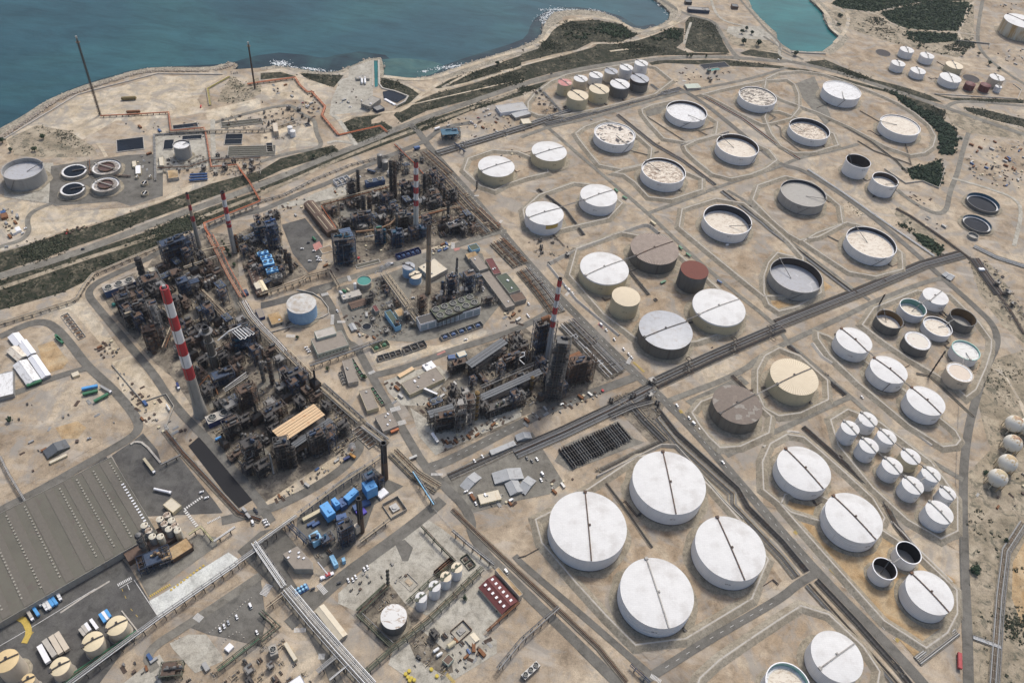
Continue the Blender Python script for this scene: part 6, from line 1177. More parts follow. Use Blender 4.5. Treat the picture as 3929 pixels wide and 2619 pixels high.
for l,pts,n,wd,mm,h,el,lp in [
 ('orange twin pipeline on posts running from the tall flare past the dark basin',Tg('A0',905,1045,1130,1035,1520,1012,1540,1180,1840,1152,1855,1200,1905,1505,2140,1485,2215,1600,h=3),2,2.6,[ORANGE,SALMON],3,1,0),
 ('orange twin pipeline crossing above the highway',Tg('B0',2160,-10,2250,110,2345,275,h=6),3,3,[ORANGE,SALMON],6,1,0),
 ('orange pipe rack running down beside the plant fence to the left plant',Tg('B0',2351,290,1850,488,1862,540,1910,610,h=7),3,5,[ORANGE,PIPEC,GREY],7,1,0),
 ('long orange topped pipe rack through the left plant',Tg('K',870,10,1090,430,1150,560,1250,750,1470,1130,h=8),7,9,[ORANGE,GREY,SALMON,GREY,BROWN,PIPEC],8,1,4),
 ('orange pipeline rising from the shore flare to the junction',Tg('A1',-120,760,0,740,310,700,355,770,420,830,460,828,580,960,552,1040,700,1215,h=3),3,4,[ORANGE,SALMON],3,1,0),
 ('short red orange pipeline dipping under the works road',Tg('A1',700,1218,1080,1135,1140,1190,h=1),3,4,[ORANGE,SALMON],1,0,0),
 ('orange and grey pipes entering the central plant beside the chimney',Tg('A1',1212,1298,1390,1470,1520,1620,h=3),3,4,[ORANGE,SALMON,GREY],3,1,0),
 ('wide field of brown pipes along the right side of the central plant, upper part',Tg('B1',1570,20,1900,380,h=3),16,34,BRN,3,1,5),
 ('wide field of brown pipes along the right side of the central plant, lower part',Tg('B1',1900,380,2085,560,h=3),14,32,BRN,3,1,6),
 ('pipe rack of pale tubes from the top corner down to the brown pipe field',Tg('A1',1480,1370,1700,1568,h=4),9,18,BRN,4,1,0),
 ('broad pipe bundle with white loops along the north edge of the tank farm',Tg('A1',1590,1380,2351,1150,2800,1000,h=2),10,14,LT,2,1,5),
 ('pipe bundle past the ten small tanks',Tg('A2',220,1125,480,1060,820,970,1440,795,h=1),7,9,LT,1,0,4),
 ('pale pipe corridor between the first and second columns of open tanks',Tg('A2',870,1035,1200,1300,1460,1450,h=.8)+Tg('B2',1750,140,h=.8),5,6,LT,.8,0,0),
 ('rusty and white pipe corridor between the second and third columns of open tanks',Tg('A2',1620,855,2000,1070,2351,1335,h=.8)+Tg('A3',330,1435,h=.8),5,6,[PIPEW,BROWN,RUST,LGREY],.8,0,0),
 ('pale pipe corridor between the black lined and the grey open tanks',Tg('B2',1810,195,2180,480,h=.8)+Tg('B3',60,540,260,690,480,860,800,1105,h=.8),6,8,LT,.8,0,0),
 ('thin white pipeline beside the long farm road',Tg('B3',400,0,720,210,1060,450,1540,780,h=.8),3,3.5,WH,.8,0,0),
 ('pipeline from the highway loop to the farm road',Tg('A3',640,1090,960,1270,1200,1450,1300,1560,h=.8),3,3.5,DK,.8,0,0),
 ('thin grey pipeline around the bend pens',Tg('A3',870,1000,1150,1160,1280,1300,1330,1480,1000,1360,850,1270,h=.8),2,2,DK,.8,0,0),
 ('broad dark pipe track crossing the farm, lower part beside the silver roofed tank',Tg('C2',1200,405,1700,170,2351,-110,h=1),14,17,DK+[LGREY],1,0,6),
 ('broad dark pipe track crossing the farm, upper part beside the dusty open tank',Tg('B3',130,1395,850,1110,1440,860,1790,765,h=1),15,17,DK+[LGREY],1,0,0),
 ('broad pipe track between the road and the coil bank',Tg('C2',-60,1030,400,830,800,640,1180,440,h=1),11,15,LT,1,0,0),
 ('thin pipe track under the container row',Tg('C1',1700,1240,2100,1060,2351,940,h=1),7,9,LT,1,0,0),
 ('pale pipe track between the main road and the big white tanks',Tg('C2',1210,720,1400,950,1900,1400,h=1)+Tg('D2',1900,-40,2351,440,h=1)+Tg('D3',300,610,h=1),7,9,LT,1,0,0),
 ('dark pipe track right beside the main road, upper part',Tg('C2',1220,620,1400,850,1950,1350,h=1)+Tg('D2',2040,-20,2351,290,h=1)+Tg('D3',390,560,h=1),6,7,[STEEL,BLUE,STEEL,GREY],1,0,0),
 ('pale pipe track continuing past the crossing to the bottom edge',Tg('D3',400,680,740,1060,1130,1500,1250,1640,h=1),7,7,LT+CRM,1,0,0),
 ('dark pipe track beside it continuing to the bottom edge',Tg('D3',480,640,840,1020,1230,1460,1370,1640,h=1),6,6,[STEEL,STEEL,GREY,BLUE],1,0,0),
 ('pipe track at the far right crossing the scrub towards the edge',Tg('B3',1900,690,2100,790,2351,870,2500,920,h=1),6,9,WH,1,0,0),
 ('dark pipe track in the scrub at the far right, above the long field',Tg('B3',1200,350,1330,420,1620,620,1900,830,2200,1230,2351,1480,h=1),4,5,DK,1,0,0),
 ('wide ribbed dark pipe field running down the far right scrub',Tg('B3',1900,800,2000,950,2130,1130,h=1),10,16,DK,1,0,0),
 ('long multi pipe run bending down the right edge',Tg('D3',2351,130,2190,380,2140,800,2110,1220,2080,1640,h=1),6,9,[LGREY,GREY,BROWN],1,0,0),
 ('pipe run crossing from the right road to the long edge run',Tg('D3',1890,1150,2140,1240,h=1),4,5,WH,1,0,0),
 ('grey pipe run under the last white tank of the right column',Tg('D3',1390,1370,1740,1100,h=1),5,8,[LGREY,GREY],1,0,0),
 ('dark pipe trench between the two pens of white tanks',Tg('C3',360,790,620,1020,1080,1430,h=1)+Tg('D3',1200,150,1480,500,h=1),5,6,DK,1,0,0),
 ('dark pipe trench beside the cream tank pen',Tg('C3',230,60,480,290,740,500,h=1),6,7,DK,1,0,0),
 ('short bundle of pipes between the ribbed brown and the silver roofed tanks',Tg('B2',960,900,1150,1130,h=1),5,5,DK+LT,1,0,0),
 ('short pipe bundle linking the upper white pair',Tg('B2',150,180,400,370,560,590,h=1),5,6,DK+LT,1,0,3),
 ('long thin brown pipeline along the lower service road',Tg('D1',1730,0,2000,260,2351,590,h=.8)+Tg('D2',300,870,700,1250,950,1560,h=.8),3,4,BRN,.8,0,0),
 ('brown pipe field behind the chimney by the main road',Tg('B2',20,900,190,1100,330,1290,h=2),10,22,BRN+CRM,2,1,4),
 ('white and grey pipe maze beside the scaffold tower, upper part',Tg('P',930,50,1070,190,h=4),13,24,WH+DK,4,1,5),
 ('white and grey pipe maze beside the scaffold tower, lower part',Tg('P',1070,190,1220,345,h=4),13,26,WH+DK,4,1,6),
 ('brown pipe court beside the building row',Tg('B1',2140,640,2351,850,h=3),10,26,BRN+[ORANGE],3,1,5),
 ('large pipe rack carrying white zigzag pipes down from the orange junction',Tg('M',400,20,480,160,600,300,740,440,830,540,h=9),9,12,[PIPEC,BROWN,PIPEC,GREY,PIPEW],9,1,6),
 ('rack of cream pipes with an orange side pipe above the lower left road',Tg('M',850,530,1100,780,h=9),5,9,[PIPEC,BROWN,GREY,ORANGE],9,1,0),
 ('grey pipe rack beside the ladder shaped trenches',Tg('C1',545,425,900,740,h=7),6,10,[LGREY,GREY,PIPEC],7,1,0),
 ('second length of the grey pipe rack down to the white bridge slab',Tg('C1',930,780,1130,930,h=7),6,10,[LGREY,GREY,PIPEC],7,1,0),
 ('pipe rack from the black chimney corner to the lattice bridge',Tg('C1',1190,1010,1400,1220,1600,1345,h=3),8,12,CRM,3,1,0),
 ('tan pipe run beside the row of little coolers',Tg('C1',560,400,760,580,1120,900,h=2),3,3,[PIPEC,BROWN],2,0,0),
 ('cream double pipe rack across the middle road',Tg('B1',-10,1125,380,990,405,965,625,910,705,1050,h=8),4,5,[PIPEC,PIPEC,BROWN,PIPEW],8,1,0),
 ('wide tan pipe rack descending past the pale blue tank pair',Tg('B1',1110,930,1250,1120,1430,1370,h=8),9,11,CRM,8,1,4),
 ('rack of brown pipes along the back edge of the central plant',Tg('B1',545,315,900,220,1160,150,1370,95,h=9),5,6,[RUST,BROWN,PIPEC],9,1,0),
 ('orange brown pipe rack beside the long brown shed',Tg('B1',555,330,690,530,h=8),3,4,[ORANGE,RUST,BROWN],8,1,0),
 ('long pale pipe bridge over the pale green building road',Tg('C1',440,235,800,110,1100,0,h=7),4,5,[LGREY,PIPEC,GREY],7,1,0),
 ('pipe rack on the north side of the left plant beside the rail bed',Tg('B0',1500,670,1200,790,840,945,760,1040,690,1160,640,1190,0,1390,-300,1480,h=3),5,6,[PIPEC,BROWN,LGREY,PIPEW],3,1,0),
 ('pipe run from the left plant rack up towards the railway',Tg('B1',-50,300,200,230,500,80,800,-40,h=2)+Tg('A1',1150,1400,h=2),4,5,LT,2,1,0),
 ('cream pipe rack along the back of the sky blue turbine plant',Tg('C1',340,1575,700,1310,1120,1030,h=9),4,5,[PIPEC,PIPEC,LGREY],9,1,0),
 ('cream pipe rack from the turbine plant down to the white pipe junction',Tg('D1',320,60,0,290,-60,330,h=9),4,6,[PIPEC,PIPEW,LGREY],9,1,0),
 ('pair of cream pipes along the front of the turbine plant',Tg('D1',895,290,1160,90,h=6),3,4,[PIPEC,GREY],6,1,0),
 ('blue framed pipe rack between cube tower and junction',Tg('D1',240,120,430,300,h=7),3,5,[STEELB,LGREY],7,1,0),
 ('bright white pipe rack crossing the whole lower left corner',Tg('D0',600,1590,1430,975,2120,500,2140,480,2340,340,h=9),4,4.5,WH,9,1,0),
 ('broad bright white pipe rack descending to the bottom edge, upper part',Tg('D1',-50,300,0,380,220,700,h=9),6,8,WH,9,1,5),
 ('broad bright white pipe rack descending to the bottom edge, lower part',Tg('D1',230,720,470,1010,700,1270,1000,1600,h=9),9,11,WH,9,1,6),
 ('white pipe branch at the bottom edge',Tg('D1',620,1540,790,1400,h=9),2,2,WH,9,1,0),('pale green pipe branch joining the white rack from the left',Tg('D1',510,1470,690,1320,h=8),4,5,[LGREY,PALEG],8,1,0),('cream pipe branch left of the upper white rack',Tg('D1',50,880,230,740,h=8),3,4,CRM,8,1,0),
 ('olive pipe rack forming the left side of the dark tank court',Tg('D1',880,940,1180,1225,h=5),4,6,OLV,5,1,0),('olive pipe rack along the front of the four white tanks',Tg('D1',1190,1250,1500,1010,2000,530,h=6),5,6,OLV,6,1,0),('olive pipe rack behind the four white tanks',Tg('D1',1320,840,1560,620,1760,480,h=5),3,4,OLV,5,1,0),
 ('thin olive pipe rack across the empty yard',Tg('D1',1450,150,1600,310,1760,470,h=6),2,2.2,OLV,6,1,0),('olive pipe rack from the court corner to the bottom white rack',Tg('D1',930,1480,1190,1250,h=6),4,5,OLV,6,1,0),('olive rack behind the dark tank court',Tg('D1',880,930,1140,690,h=5),4,7,OLV,5,1,0),('rust red pipe rack to the maroon warehouse',Tg('D1',2040,1100,2330,840,h=5),2,2.5,[RUST,BROWN],5,1,0),
 ('green pipe rack in the lower left plant',Tg('D0',1960,1450,2351,1150,h=5),4,5,OLV+[GREENP],5,1,0),('dark green pipe rack along the cream tanks',Tg('D0',560,1568,1240,1110,h=4),3,5,[GREENP,OLIVE],4,1,0),('green rack corner at the lower left plant',Tg('D1',0,920,150,1060,0,1180,h=5),3,5,OLV,5,1,0),
 ('pale yellow pipe gantry over the dark yard',Tg('D0',1700,230,1810,158,1925,290,h=7),2,2,[mat('pale_yellow_pipe',(.55,.52,.26),.6)],7,1,0),('white pipe link from the yellow gantry to the white junction',Tg('D0',1930,290,2120,160,h=7),2,2,WH,7,1,0),('grey pipe frame across the asphalt from the fence',Tg('C0',1450,1130,1630,1040,h=6),2,2.2,[LGREY],6,1,0),
 ('brown pipe run beside the black strip',Tg('C0',1490,830,1640,1020,2150,1568,h=1)+Tg('D1',0,100,h=1),4,5,BRN,1,0,0),('pale elevated pipe at the far left edge',Tg('C0',0,1060,80,1220,225,1460,h=5),2,2,[LGREY],5,1,0),('grey pipe pair in the water works',Tg('A0',1880,1185,1390,1215,1400,1568,h=2)+Tg('B0',1400,100,h=2),3,3,[LGREY,GREY],2,1,0),
 ('yellow brown pipe pair on the headland slope',Tg('A0',2070,690,1870,800,1895,950,h=1),3,4,[PIPEC,BROWN,YOLIVE],1,0,0),('dark pipe line on the slatted steel bridge to the blue shed',Tg('A1',1750,1290,1850,1370,h=7),2,2.5,[STEELB],7,1,0),('pipe bundle left of the ten small tanks',Tg('A2',200,830,400,1050,h=1),4,5,LT,1,0,0),('pipe bundle right of the ten small tanks',Tg('A2',1170,760,1290,850,1420,820,h=1),4,5,LT,1,0,3),
 ('lattice grey pipe bridge along the lower road',Tg('D1',1730,190,1880,320,2110,500,h=7),2,3,[LGREY,GREY],7,1,0),('upper lattice pipe bridge crossing the coil yard',Tg('C1',1380,1195,1570,1490,h=8),2,4,[LSKYB,GREY],8,1,0),('grey lattice pipe bridge at the bottom centre',Tg('D1',2140,1440,2351,1180,h=8)+Tg('D2',340,880,h=8),2,4,[LGREY,GREY],8,1,0),('blue grey walkway bridge over the bottom road',Tg('D2',985,1400,1160,1560,h=5),2,2.5,[STEELB],5,1,0),('cream pipe rack crossing the left plant behind the grey columns',Tg('K',400,600,700,500,990,400,h=9),4,5,CRM,9,1,0),('tan pipe rack slanting through the left plant below the grey columns',Tg('K',700,1010,900,1210,1120,1440,h=8),6,8,CRM,8,1,0),('pale pipe rack beside the lane in the left plant',Tg('C0',2020,470,2230,330,h=9),4,5,LT,9,1,0),('cream pipe rack in front of the round court',Tg('N',450,330,640,230,h=8),4,5,CRM,8,1,0),('rusty pipe rack between the furnace block and the tallest chimney',Tg('L',560,760,640,560,720,470,h=7),4,5,[RUST,PIPEC,BROWN,LGREY],7,1,0),('pale pipe rack among the central columns',Tg('B1',1000,470,1120,560,1180,640,h=8),5,6,LT,8,1,0),('rust brown pipe rack leading right from the white red chimney',Tg('B1',1450,420,1680,360,1800,340,h=9),4,5,[RUST,PIPEC,BROWN],9,1,0),('pale pipe rack between the long canopies',Tg('P',440,430,620,350,760,290,h=8),4,5,LT,8,1,0),('grey pipe rack across the water works',Tg('A0',1500,1190,1860,1180,h=4)+Tg('A1',60,1170,330,1080,h=4),4,4,LT,4,1,0),('rusty pipe rack around the slim grey tank',Tg('A0',1420,1510,1700,1500,1880,1440,2351,1420,h=3),4,4,[RUST,BROWN,GREY],3,1,0),('brown pipe run between the clarifiers',Tg('A0',800,1440,805,1568,1180,1590,h=2),3,3,BRN,2,1,0),
 ('jumbled pipe bundle turning down at the main road junction',Tg('C2',960,560,1120,740,1300,920,h=1),8,12,DK+LT,1,0,4),('short pipe bundle crossing above the jumbled one',Tg('C2',800,700,1000,610,1180,560,h=2),6,8,LT,2,1,0),('dark pipe bundle along the concrete corner wall',Tg('C2',720,1180,1000,1040,1290,905,h=1),5,5,DK,1,0,0),('pipe trench running between two of the largest white tanks',Tg('C2',740,1270,900,1480,1180,1880,h=.8),2,2.4,DK,.8,0,0),('feeder pipes from the gravel roof to the cream tank pen',Tg('C2',1900,330,2050,480,2200,440,h=.8),4,5,DK,.8,0,0),('feeder pipes beneath the pen of the dusty roofed tank',Tg('B3',440,640,560,590,680,650,h=.8),2,1.6,DK,.8,0,0),('zigzag feeder pipe in the pen of the white sunken roof tank',Tg('A2',1130,1050,1500,1290,1680,1220,1600,1180,1770,1140,h=.8),2,1.4,DK,.8,0,0),('zigzag feeder pipe in the pen of the blue black lined tank',Tg('A3',0,1000,110,1060,60,1100,150,1150,160,1230,380,1400,h=.8),2,1.4,DK,.8,0,0),('feeder pipe in the pen of the peeling roof tank',Tg('A2',990,1360,1150,1400,1240,1365,h=.8),2,1.6,DK,.8,0,0),('cross farm pipe beside the two rows of small tanks',Tg('C3',1380,310,1500,330,1900,700,h=.8),2,2,DK,.8,0,0)]:
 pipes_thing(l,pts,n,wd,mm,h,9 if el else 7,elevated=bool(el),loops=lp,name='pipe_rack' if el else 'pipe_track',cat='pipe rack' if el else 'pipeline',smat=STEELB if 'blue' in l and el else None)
# process steelwork
def tubes_random(b,L,W,H,n,r=(.15,.4),zmin=.5):
 for _ in range(n):
  b.m = rnd.randrange(4);k = rnd.random();x,y,z = rnd.uniform(-L/2,L/2),rnd.uniform(-W/2,W/2),rnd.uniform(zmin,H);rr = rnd.uniform(*r)
  if k < .4:x2 = max(-L/2,min(L/2,x+rnd.choice((-1,1))*rnd.uniform(.3,.9)*L));pts = [(x,y,z),(x2,y,z)]+([(x2,y,rnd.uniform(zmin,H))] if rnd.random() < .6 else [])
  elif k < .7:y2 = max(-W/2,min(W/2,y+rnd.choice((-1,1))*rnd.uniform(.3,.9)*W));pts = [(x,y,z),(x,y2,z)]+([(x,y2,rnd.uniform(zmin,H))] if rnd.random() < .6 else [])
  else:pts = [(x,y,zmin),(x,y,z),(x+rnd.uniform(-3,3),y,z)]
  b.tube(pts,rr,5)
def frame_unit(ce,L,W,H,a,label,fm=None,lev=None,dense=1.0,top=None,group=None,name='steel_structure',vm=None,pm=None,brace=True):
 fm = fm or STEEL;t = empty(name,ce,a,label,'steel structure',group);lev = lev or max(2,int(round(H/5.5)));nx = max(1,int(round(L/6)));ny = max(1,int(round(W/6)))
 b = MB();zs = [H*(k+1)/lev for k in range(lev)]
 X = [-L/2+L*i/nx for i in range(nx+1)];Y = [-W/2+W*j/ny for j in range(ny+1)]
 for x in X:
  for y in Y:b.box((x,y,0),(.5,.5,H))
 for z in zs:
  for x in X:b.box((x,0,z-.5),(.36,W,.46))
  for y in Y:b.box((0,y,z-.47),(L,.32,.4))
 if brace:
  for s in (-1,1):
   for i in range(nx):
    for k in range(lev):
     z0 = 0 if k == 0 else zs[k-1]
     if (i+k) % 2:b.cyl((X[i],s*W/2,z0),(X[i+1],s*W/2,zs[k]),.16,.16,4)
     else:b.cyl((X[i+1],s*W/2,z0),(X[i],s*W/2,zs[k]),.16,.16,4)
 b.build('frame',fm,t);proto = None
 for k,z in enumerate(zs):
  i0,i1 = rnd.uniform(-.5,-.2),rnd.uniform(.15,.5);b = MB();b.box(((i0+i1)/2*L,0,z),(L*(i1-i0),W*.9,.12));b.build('deck',rnd.choice((STEEL,fm,BROWN)),t)
  b = MB();x0,x1 = -L/2,L/2
  for s in (-1,1):b.box((0,s*W/2,z+1.0),(L,.12,.12));b.box((s*L/2,0,z+1.0),(.12,W,.12))
  b.build('railing',rnd.choice((fm,GREY)),t)
 vm = vm or [STEEL,BROWN,STEEL,DWALL,STEELB]
 for z in [0.6]+zs:
  for _ in range(max(1,int(L*W/55*dense))):
   r = rnd.uniform(.7,min(1.6,W*.22));x,y = rnd.uniform(-.35,.35)*L,rnd.uniform(-.3,.3)*W
   b = MB()
   if rnd.random() < .6:l = rnd.uniform(3,min(8,L*.7));b.cyl((x-l/2,y,z+r+.3),(x+l/2,y,z+r+.3),r,r,12);b.box((x-l*.3,y,z),(.5,r*1.4,r));b.box((x+l*.3,y,z),(.5,r*1.4,r))
   else:hh = rnd.uniform(3,5.2);b.cyl((x,y,z),(x,y,z+hh),r,r,12);b.cyl((x,y,z+hh),(x,y,z+hh+r*.5),r,r*.3,12)
   b.build('vessel',rnd.choice(vm),t)
 b = MB();tubes_random(b,L*1.02,W*1.02,H,int(L*W/9*dense)+6)
 b.build('pipework',pm or [BROWN,STEEL,GREY,LGREY if rnd.random() < .3 else BROWN],t)
 return t
def fr(ctx,ax,ay,bx,by,depth,tx,ty,label,**kw):
 a,b = P(ctx,ax,ay),P(ctx,bx,by);H = top_h(a,tx,ty,ctx);d = (b-a);L = d.length;an = ang(a,b);nx,ny = -sin(an),cos(an)
 ce = Vector(((a.x+b.x)/2+nx*depth/2,(a.y+b.y)/2+ny*depth/2,0));return frame_unit(ce,L,depth,max(6,H),an,label,**kw)
BL = dict(fm=STEELB,vm=[STEELB,BLUE,STEEL,PETROL]);WHP_ = [PIPEW,LGREY,GREY,BROWN]
fr('B0',1500,880,1790,775,13,1458,702,'large navy steel frame with open bays beside the slimmest chimney',fm=STEELB,lev=4)
fr('B1',672,885,870,862,14,652,645,'tall dense navy steel frame left of the open paving in the central plant',fm=STEELB,lev=6,dense=1.6,vm=[STEELB,PETROL,STEEL])
fr('Q',310,462,400,440,13,300,245,'tall blue scaffold frame at the car park corner',fm=STEELB,lev=6,dense=1.4,vm=[STEELB,BLUE,STEEL])
fr('Q',196,400,296,376,9,190,256,'blue clad upright frame behind the sky blue fans',dense=1.3,**BL)
fr('M',330,565,530,520,13,290,345,'dark navy furnace frame crowned by looping white pipes',fm=STEELB,lev=4,dense=1.3,vm=[STEELB,STEEL,PETROL])
fr('K',375,1180,570,1110,11,325,890,'bright blue legged compressor frame in the left plant',dense=1.2,**BL)
fr('L',120,440,270,390,12,100,275,'grey brown pipe covered frame nearest the corner fans',pm=[GREY,LGREY,BROWN,STEEL],dense=1.3)
fr('L',200,600,345,550,13,175,440,'dark frame with pale vessel tops left of the lattice tower',dense=1.4,vm=[PIPEC,STEEL,GREY])
fr('L',405,815,540,780,11,370,600,'rust brown furnace block at the front left of the left plant',fm=BROWN,vm=[RUST,BROWN,STEEL],dense=1.5,pm=[RUST,BROWN,STEEL,BROWN])
fr('L',520,730,610,700,9,395,340,'tall thin lattice tower topped with white bracing',fm=GREY,lev=9,dense=.8,pm=[LGREY,GREY,BROWN,PIPEW])
fr('L',330,560,450,520,11,290,330,'black brown frame leaning against the lattice tower',fm=STEEL,dense=1.4)
fr('L',650,490,770,450,12,640,300,'dark frame directly behind the tallest chimney')
fr('L',840,710,1020,630,10,785,640,'low frame under grey deck plates right of the tallest chimney',fm=GREY,vm=[GREY,STEEL])
fr('L',355,200,560,130,14,345,100,'long frame with slatted grey deck behind the corner fans',fm=GREY,dense=1.)
fr('K',790,1010,990,930,10,760,880,'four legged vessel frame below the tan court',fm=BROWN)
fr('K',230,900,420,830,12,200,740,'dark brown frame between the tan container and the blue deck house')
fr('N',560,810,690,780,12,545,590,'sooty frame under the left end of the orange roof',dense=1.6)
fr('N',310,780,450,700,12,300,600,'sooty frame with grey ducts at the foot of the left plant',dense=1.5)
fr('N',860,710,1010,640,12,845,530,'sooty frame under the right end of the slatted roof',dense=1.4)
fr('N',250,290,400,220,12,240,140,'dark brown frame above the round court beside the stack legs',fm=BROWN,dense=1.4)
fr('N',460,420,640,320,11,445,330,'long low brown frame behind the orange roof',fm=BROWN)
fr('N',130,560,260,500,12,120,430,'brown frame behind the blue horizontal drum',dense=1.3)
fr('N',640,120,780,60,10,630,0,'dark frame by the orange elbow pipes',pm=[ORANGE,BROWN,STEEL,GREY])
fr('N',20,110,200,40,12,0,20,'blackened frame row right of the tallest chimney base',dense=1.3,fm=STEELB)
fr('P',748,250,855,215,12,722,75,'tall black blue frame box under the banded chimney',fm=STEELB,lev=7,dense=1.4)
SC = fr('P',800,505,895,513,11,815,165,'very tall tower wrapped from top to bottom in dark scaffolding',fm=mat('dark_scaffold',(.085,.085,.085),.6,var=.3),lev=22,dense=.8,name='scaffold_tower')
fr('P',475,610,690,535,9,465,565,'low deck crowded with pumps in front of the lower slatted roof',vm=[GREY,LGREY,OLIVE],dense=2)
fr('P',180,695,345,665,9,175,610,'dark leg frame below the lattice roof canopy',dense=1.5)
fr('P',290,690,350,680,8,285,530,'grey wrapped tower at the right of the lattice roof canopy',fm=GREY,lev=6,dense=1.)
fr('P',350,660,400,650,8,345,500,'second grey wrapped tower next to the golden column',fm=GREY,lev=6,dense=1.)
fr('P',560,340,720,270,10,550,290,'frame of rusty loops between the two slatted roofs',fm=BROWN,pm=[PIPEC,RUST,PIPEW,BROWN])
fr('P',400,350,480,440,5,395,330,'slanting rack of rust and white tubes between the two slatted roofs',fm=BROWN,pm=WHP_)
fr('P',930,430,1080,390,12,925,300,'dark frame with orange elbow to the right of the scaffold tower',fm=BROWN,pm=[RUST,BROWN,GREY,STEEL])
fr('P',265,360,370,330,9,260,310,'low brown frame left of the upper slatted roof')
fr('B1',892,545,1015,520,12,882,430,'navy black frame at the foot of the tall brown columns',fm=STEELB,dense=1.4)
fr('B1',1045,705,1110,695,10,1030,560,'dark blue boiler casing with green top railings',fm=STEELB,vm=[STEELB,PETROL,GREENP],dense=1.6)
fr('B1',1192,720,1295,705,11,1180,590,'dark blue boiler frame with curved white pipe at its foot',fm=STEELB,vm=[STEELB,PETROL],dense=1.6)
fr('B1',1422,640,1495,628,10,1415,540,'petrol blue boiler frame right of the white red chimney',fm=STEELB,vm=[PETROL,STEELB],dense=1.6)
fr('B1',1700,610,1850,565,13,1690,530,'dark frame carrying the white hooded cooler',fm=STEEL)
fr('B1',1250,560,1370,540,12,1240,440,'dark brown frame left of the white red chimney',dense=1.4)
fr('B1',1080,335,1205,305,12,1072,265,'brown decked frame below the twin tall columns')
fr('B1',1300,260,1440,230,12,1290,170,'dark frame behind the white red chimney')
fr('B1',1500,330,1620,300,12,1490,240,'dark frame cluster right of the white red chimney')
fr('B1',800,270,880,250,10,795,130,'brown frame by the single tall column at the left of the central plant')
fr('B1',600,440,720,420,12,590,370,'low frame of brown pipes behind the long brown shed',fm=BROWN)
fr('B1',720,560,830,545,9,710,480,'small dark frame behind the blue slatted canopy')
fr('B1',1160,400,1250,380,8,1155,360,'frame with pale blue roof panel in the central plant',fm=STEELB,vm=[LSKYB,BLUE])
fr('B1',1692,1155,1785,1130,11,1660,1000,'navy boiler frame with white top vessels, left of two',fm=STEELB,vm=[LGREY,STEELB,STEEL],pm=WHP_,dense=1.4)
fr('B1',1852,1135,1935,1110,11,1850,970,'navy boiler frame with white top vessels, right of two',fm=STEELB,vm=[LGREY,STEELB,STEEL],pm=WHP_,dense=1.4)
fr('B1',1440,1320,1500,1300,9,1430,1180,'rust brown pipe frame at the corner of the fan house',fm=BROWN,vm=[RUST,BROWN])
fr('B1',2010,1240,2140,1210,8,2000,1190,'small dark frame at the right of the fan house')
fr('R',505,700,605,645,10,510,545,'blue boiler frame at the foot of the middle black chimney',dense=1.2,**BL)
fr('R',240,700,340,670,8,235,640,'navy frame under the pale blue cube tower',dense=1.2,**BL)
fr('R',345,700,440,640,8,340,650,'low blue frame with red white striped matting beside it',**BL)
fr('R',700,250,790,200,8,700,130,'blue ladder frame beside the tall boiler casing',**BL)
fr('D0',1280,610,1570,490,14,1270,540,'open dark steel skeleton in front of the silo block',fm=STEELB,dense=.5,vm=[OCHRE,BROWN])
fr('A1',1640,1270,1800,1260,13,1632,1195,'blue roofed steel shelter by the pipe corridor junction',fm=PETROL,lev=2,dense=.8,vm=[PETROL,STEELB])
fr('D0',1450,1550,1650,1530,12,1450,1500,'dark mesh steel compound frame at the bottom edge',fm=OLIVE,dense=1.2)
MB().box((0,0,0),(1,1,1))  # keep helper warm
def lay_roof(label,c,q,h,m_):
 ce,L,W,a = rbox(c,q,h);t = empty('roof_sheet',ce,a,label,'roof sheet');t.location.z = h;MB().box((0,0,0),(L,W,.4)).build('panel',m_,t)
lay_roof('petrol blue roof plate over the steel shelter by the pipe corridor','A1',(1637,1220,1790,1210,1640,1165),top_h(P('A1',1640,1270),1632,1195,'A1')+.3,PETROL)
hh = top_h(P('M',330,565),290,345,'M')+2;t = empty('steam_header',P('M',400,500),0,'thick white header and hairpin loops on top of the navy furnace frame','pipework');o = t.location.copy()
def rel(c,x,y,z):p = P(c,x,y,z);return Vector((p.x-o.x,p.y-o.y,z))
MB().tube([rel('M',150,420,hh-6),rel('M',260,325,hh),rel('M',392,265,hh)],.75,10).build('header',PIPEW,t)
for x0,y0,x1,y1 in ((295,325,385,410),(320,312,425,405),(345,300,440,385),(375,290,470,375),(400,275,510,360)):
 MB().tube([rel('M',x0,y0,hh),rel('M',x1,y1,hh),rel('M',x1+18,y1-14,hh),rel('M',x0+20,y0-8,hh)],.38,6).build('hairpin_tube',PIPEW,t)
def duct(label,pts,r,m_,n=12):
 o_ = Vector((pts[0].x,pts[0].y,0));t = empty('duct',o_,0,label,'duct');MB().tube([p-o_ for p in pts],r,n).build('pipe',m_,t)
 b = MB()
 for p in pts[1:-1]:q = p-o_;b.sphere(q,r*1.02,12)
 if b.v:b.build('elbow',m_,t)
 b = MB()
 for p in pts:q = p-o_;b.cyl((q.x,q.y,0),(q.x,q.y,max(.3,q.z-r)),.35,.35,5)
 b.build('support',STEEL,t);return t
duct('fat tan flue duct climbing to the white red chimney',[P('B1',860,565,12),P('B1',1040,545,14),P('B1',1160,500,18),P('B1',1240,430,22),P('B1',1390,400,22)],1.5,mat('tan_duct',(.3,.18,.1),.8,var=.3))
duct('tan duct leaving the white red chimney to the right',[P('B1',1420,440,16),P('B1',1520,400,16),P('B1',1640,370,12)],1.3,RUST)
duct('white pipe pair crossing in front of the boilers',[P('B1',940,610,10),P('B1',1040,590,10)],.8,LGREY)
duct('beige duct crossing the plant road between the two slim chimneys',[P('K',580,330,9),P('K',900,245,9),P('K',1290,180,9)],.9,PIPEC)
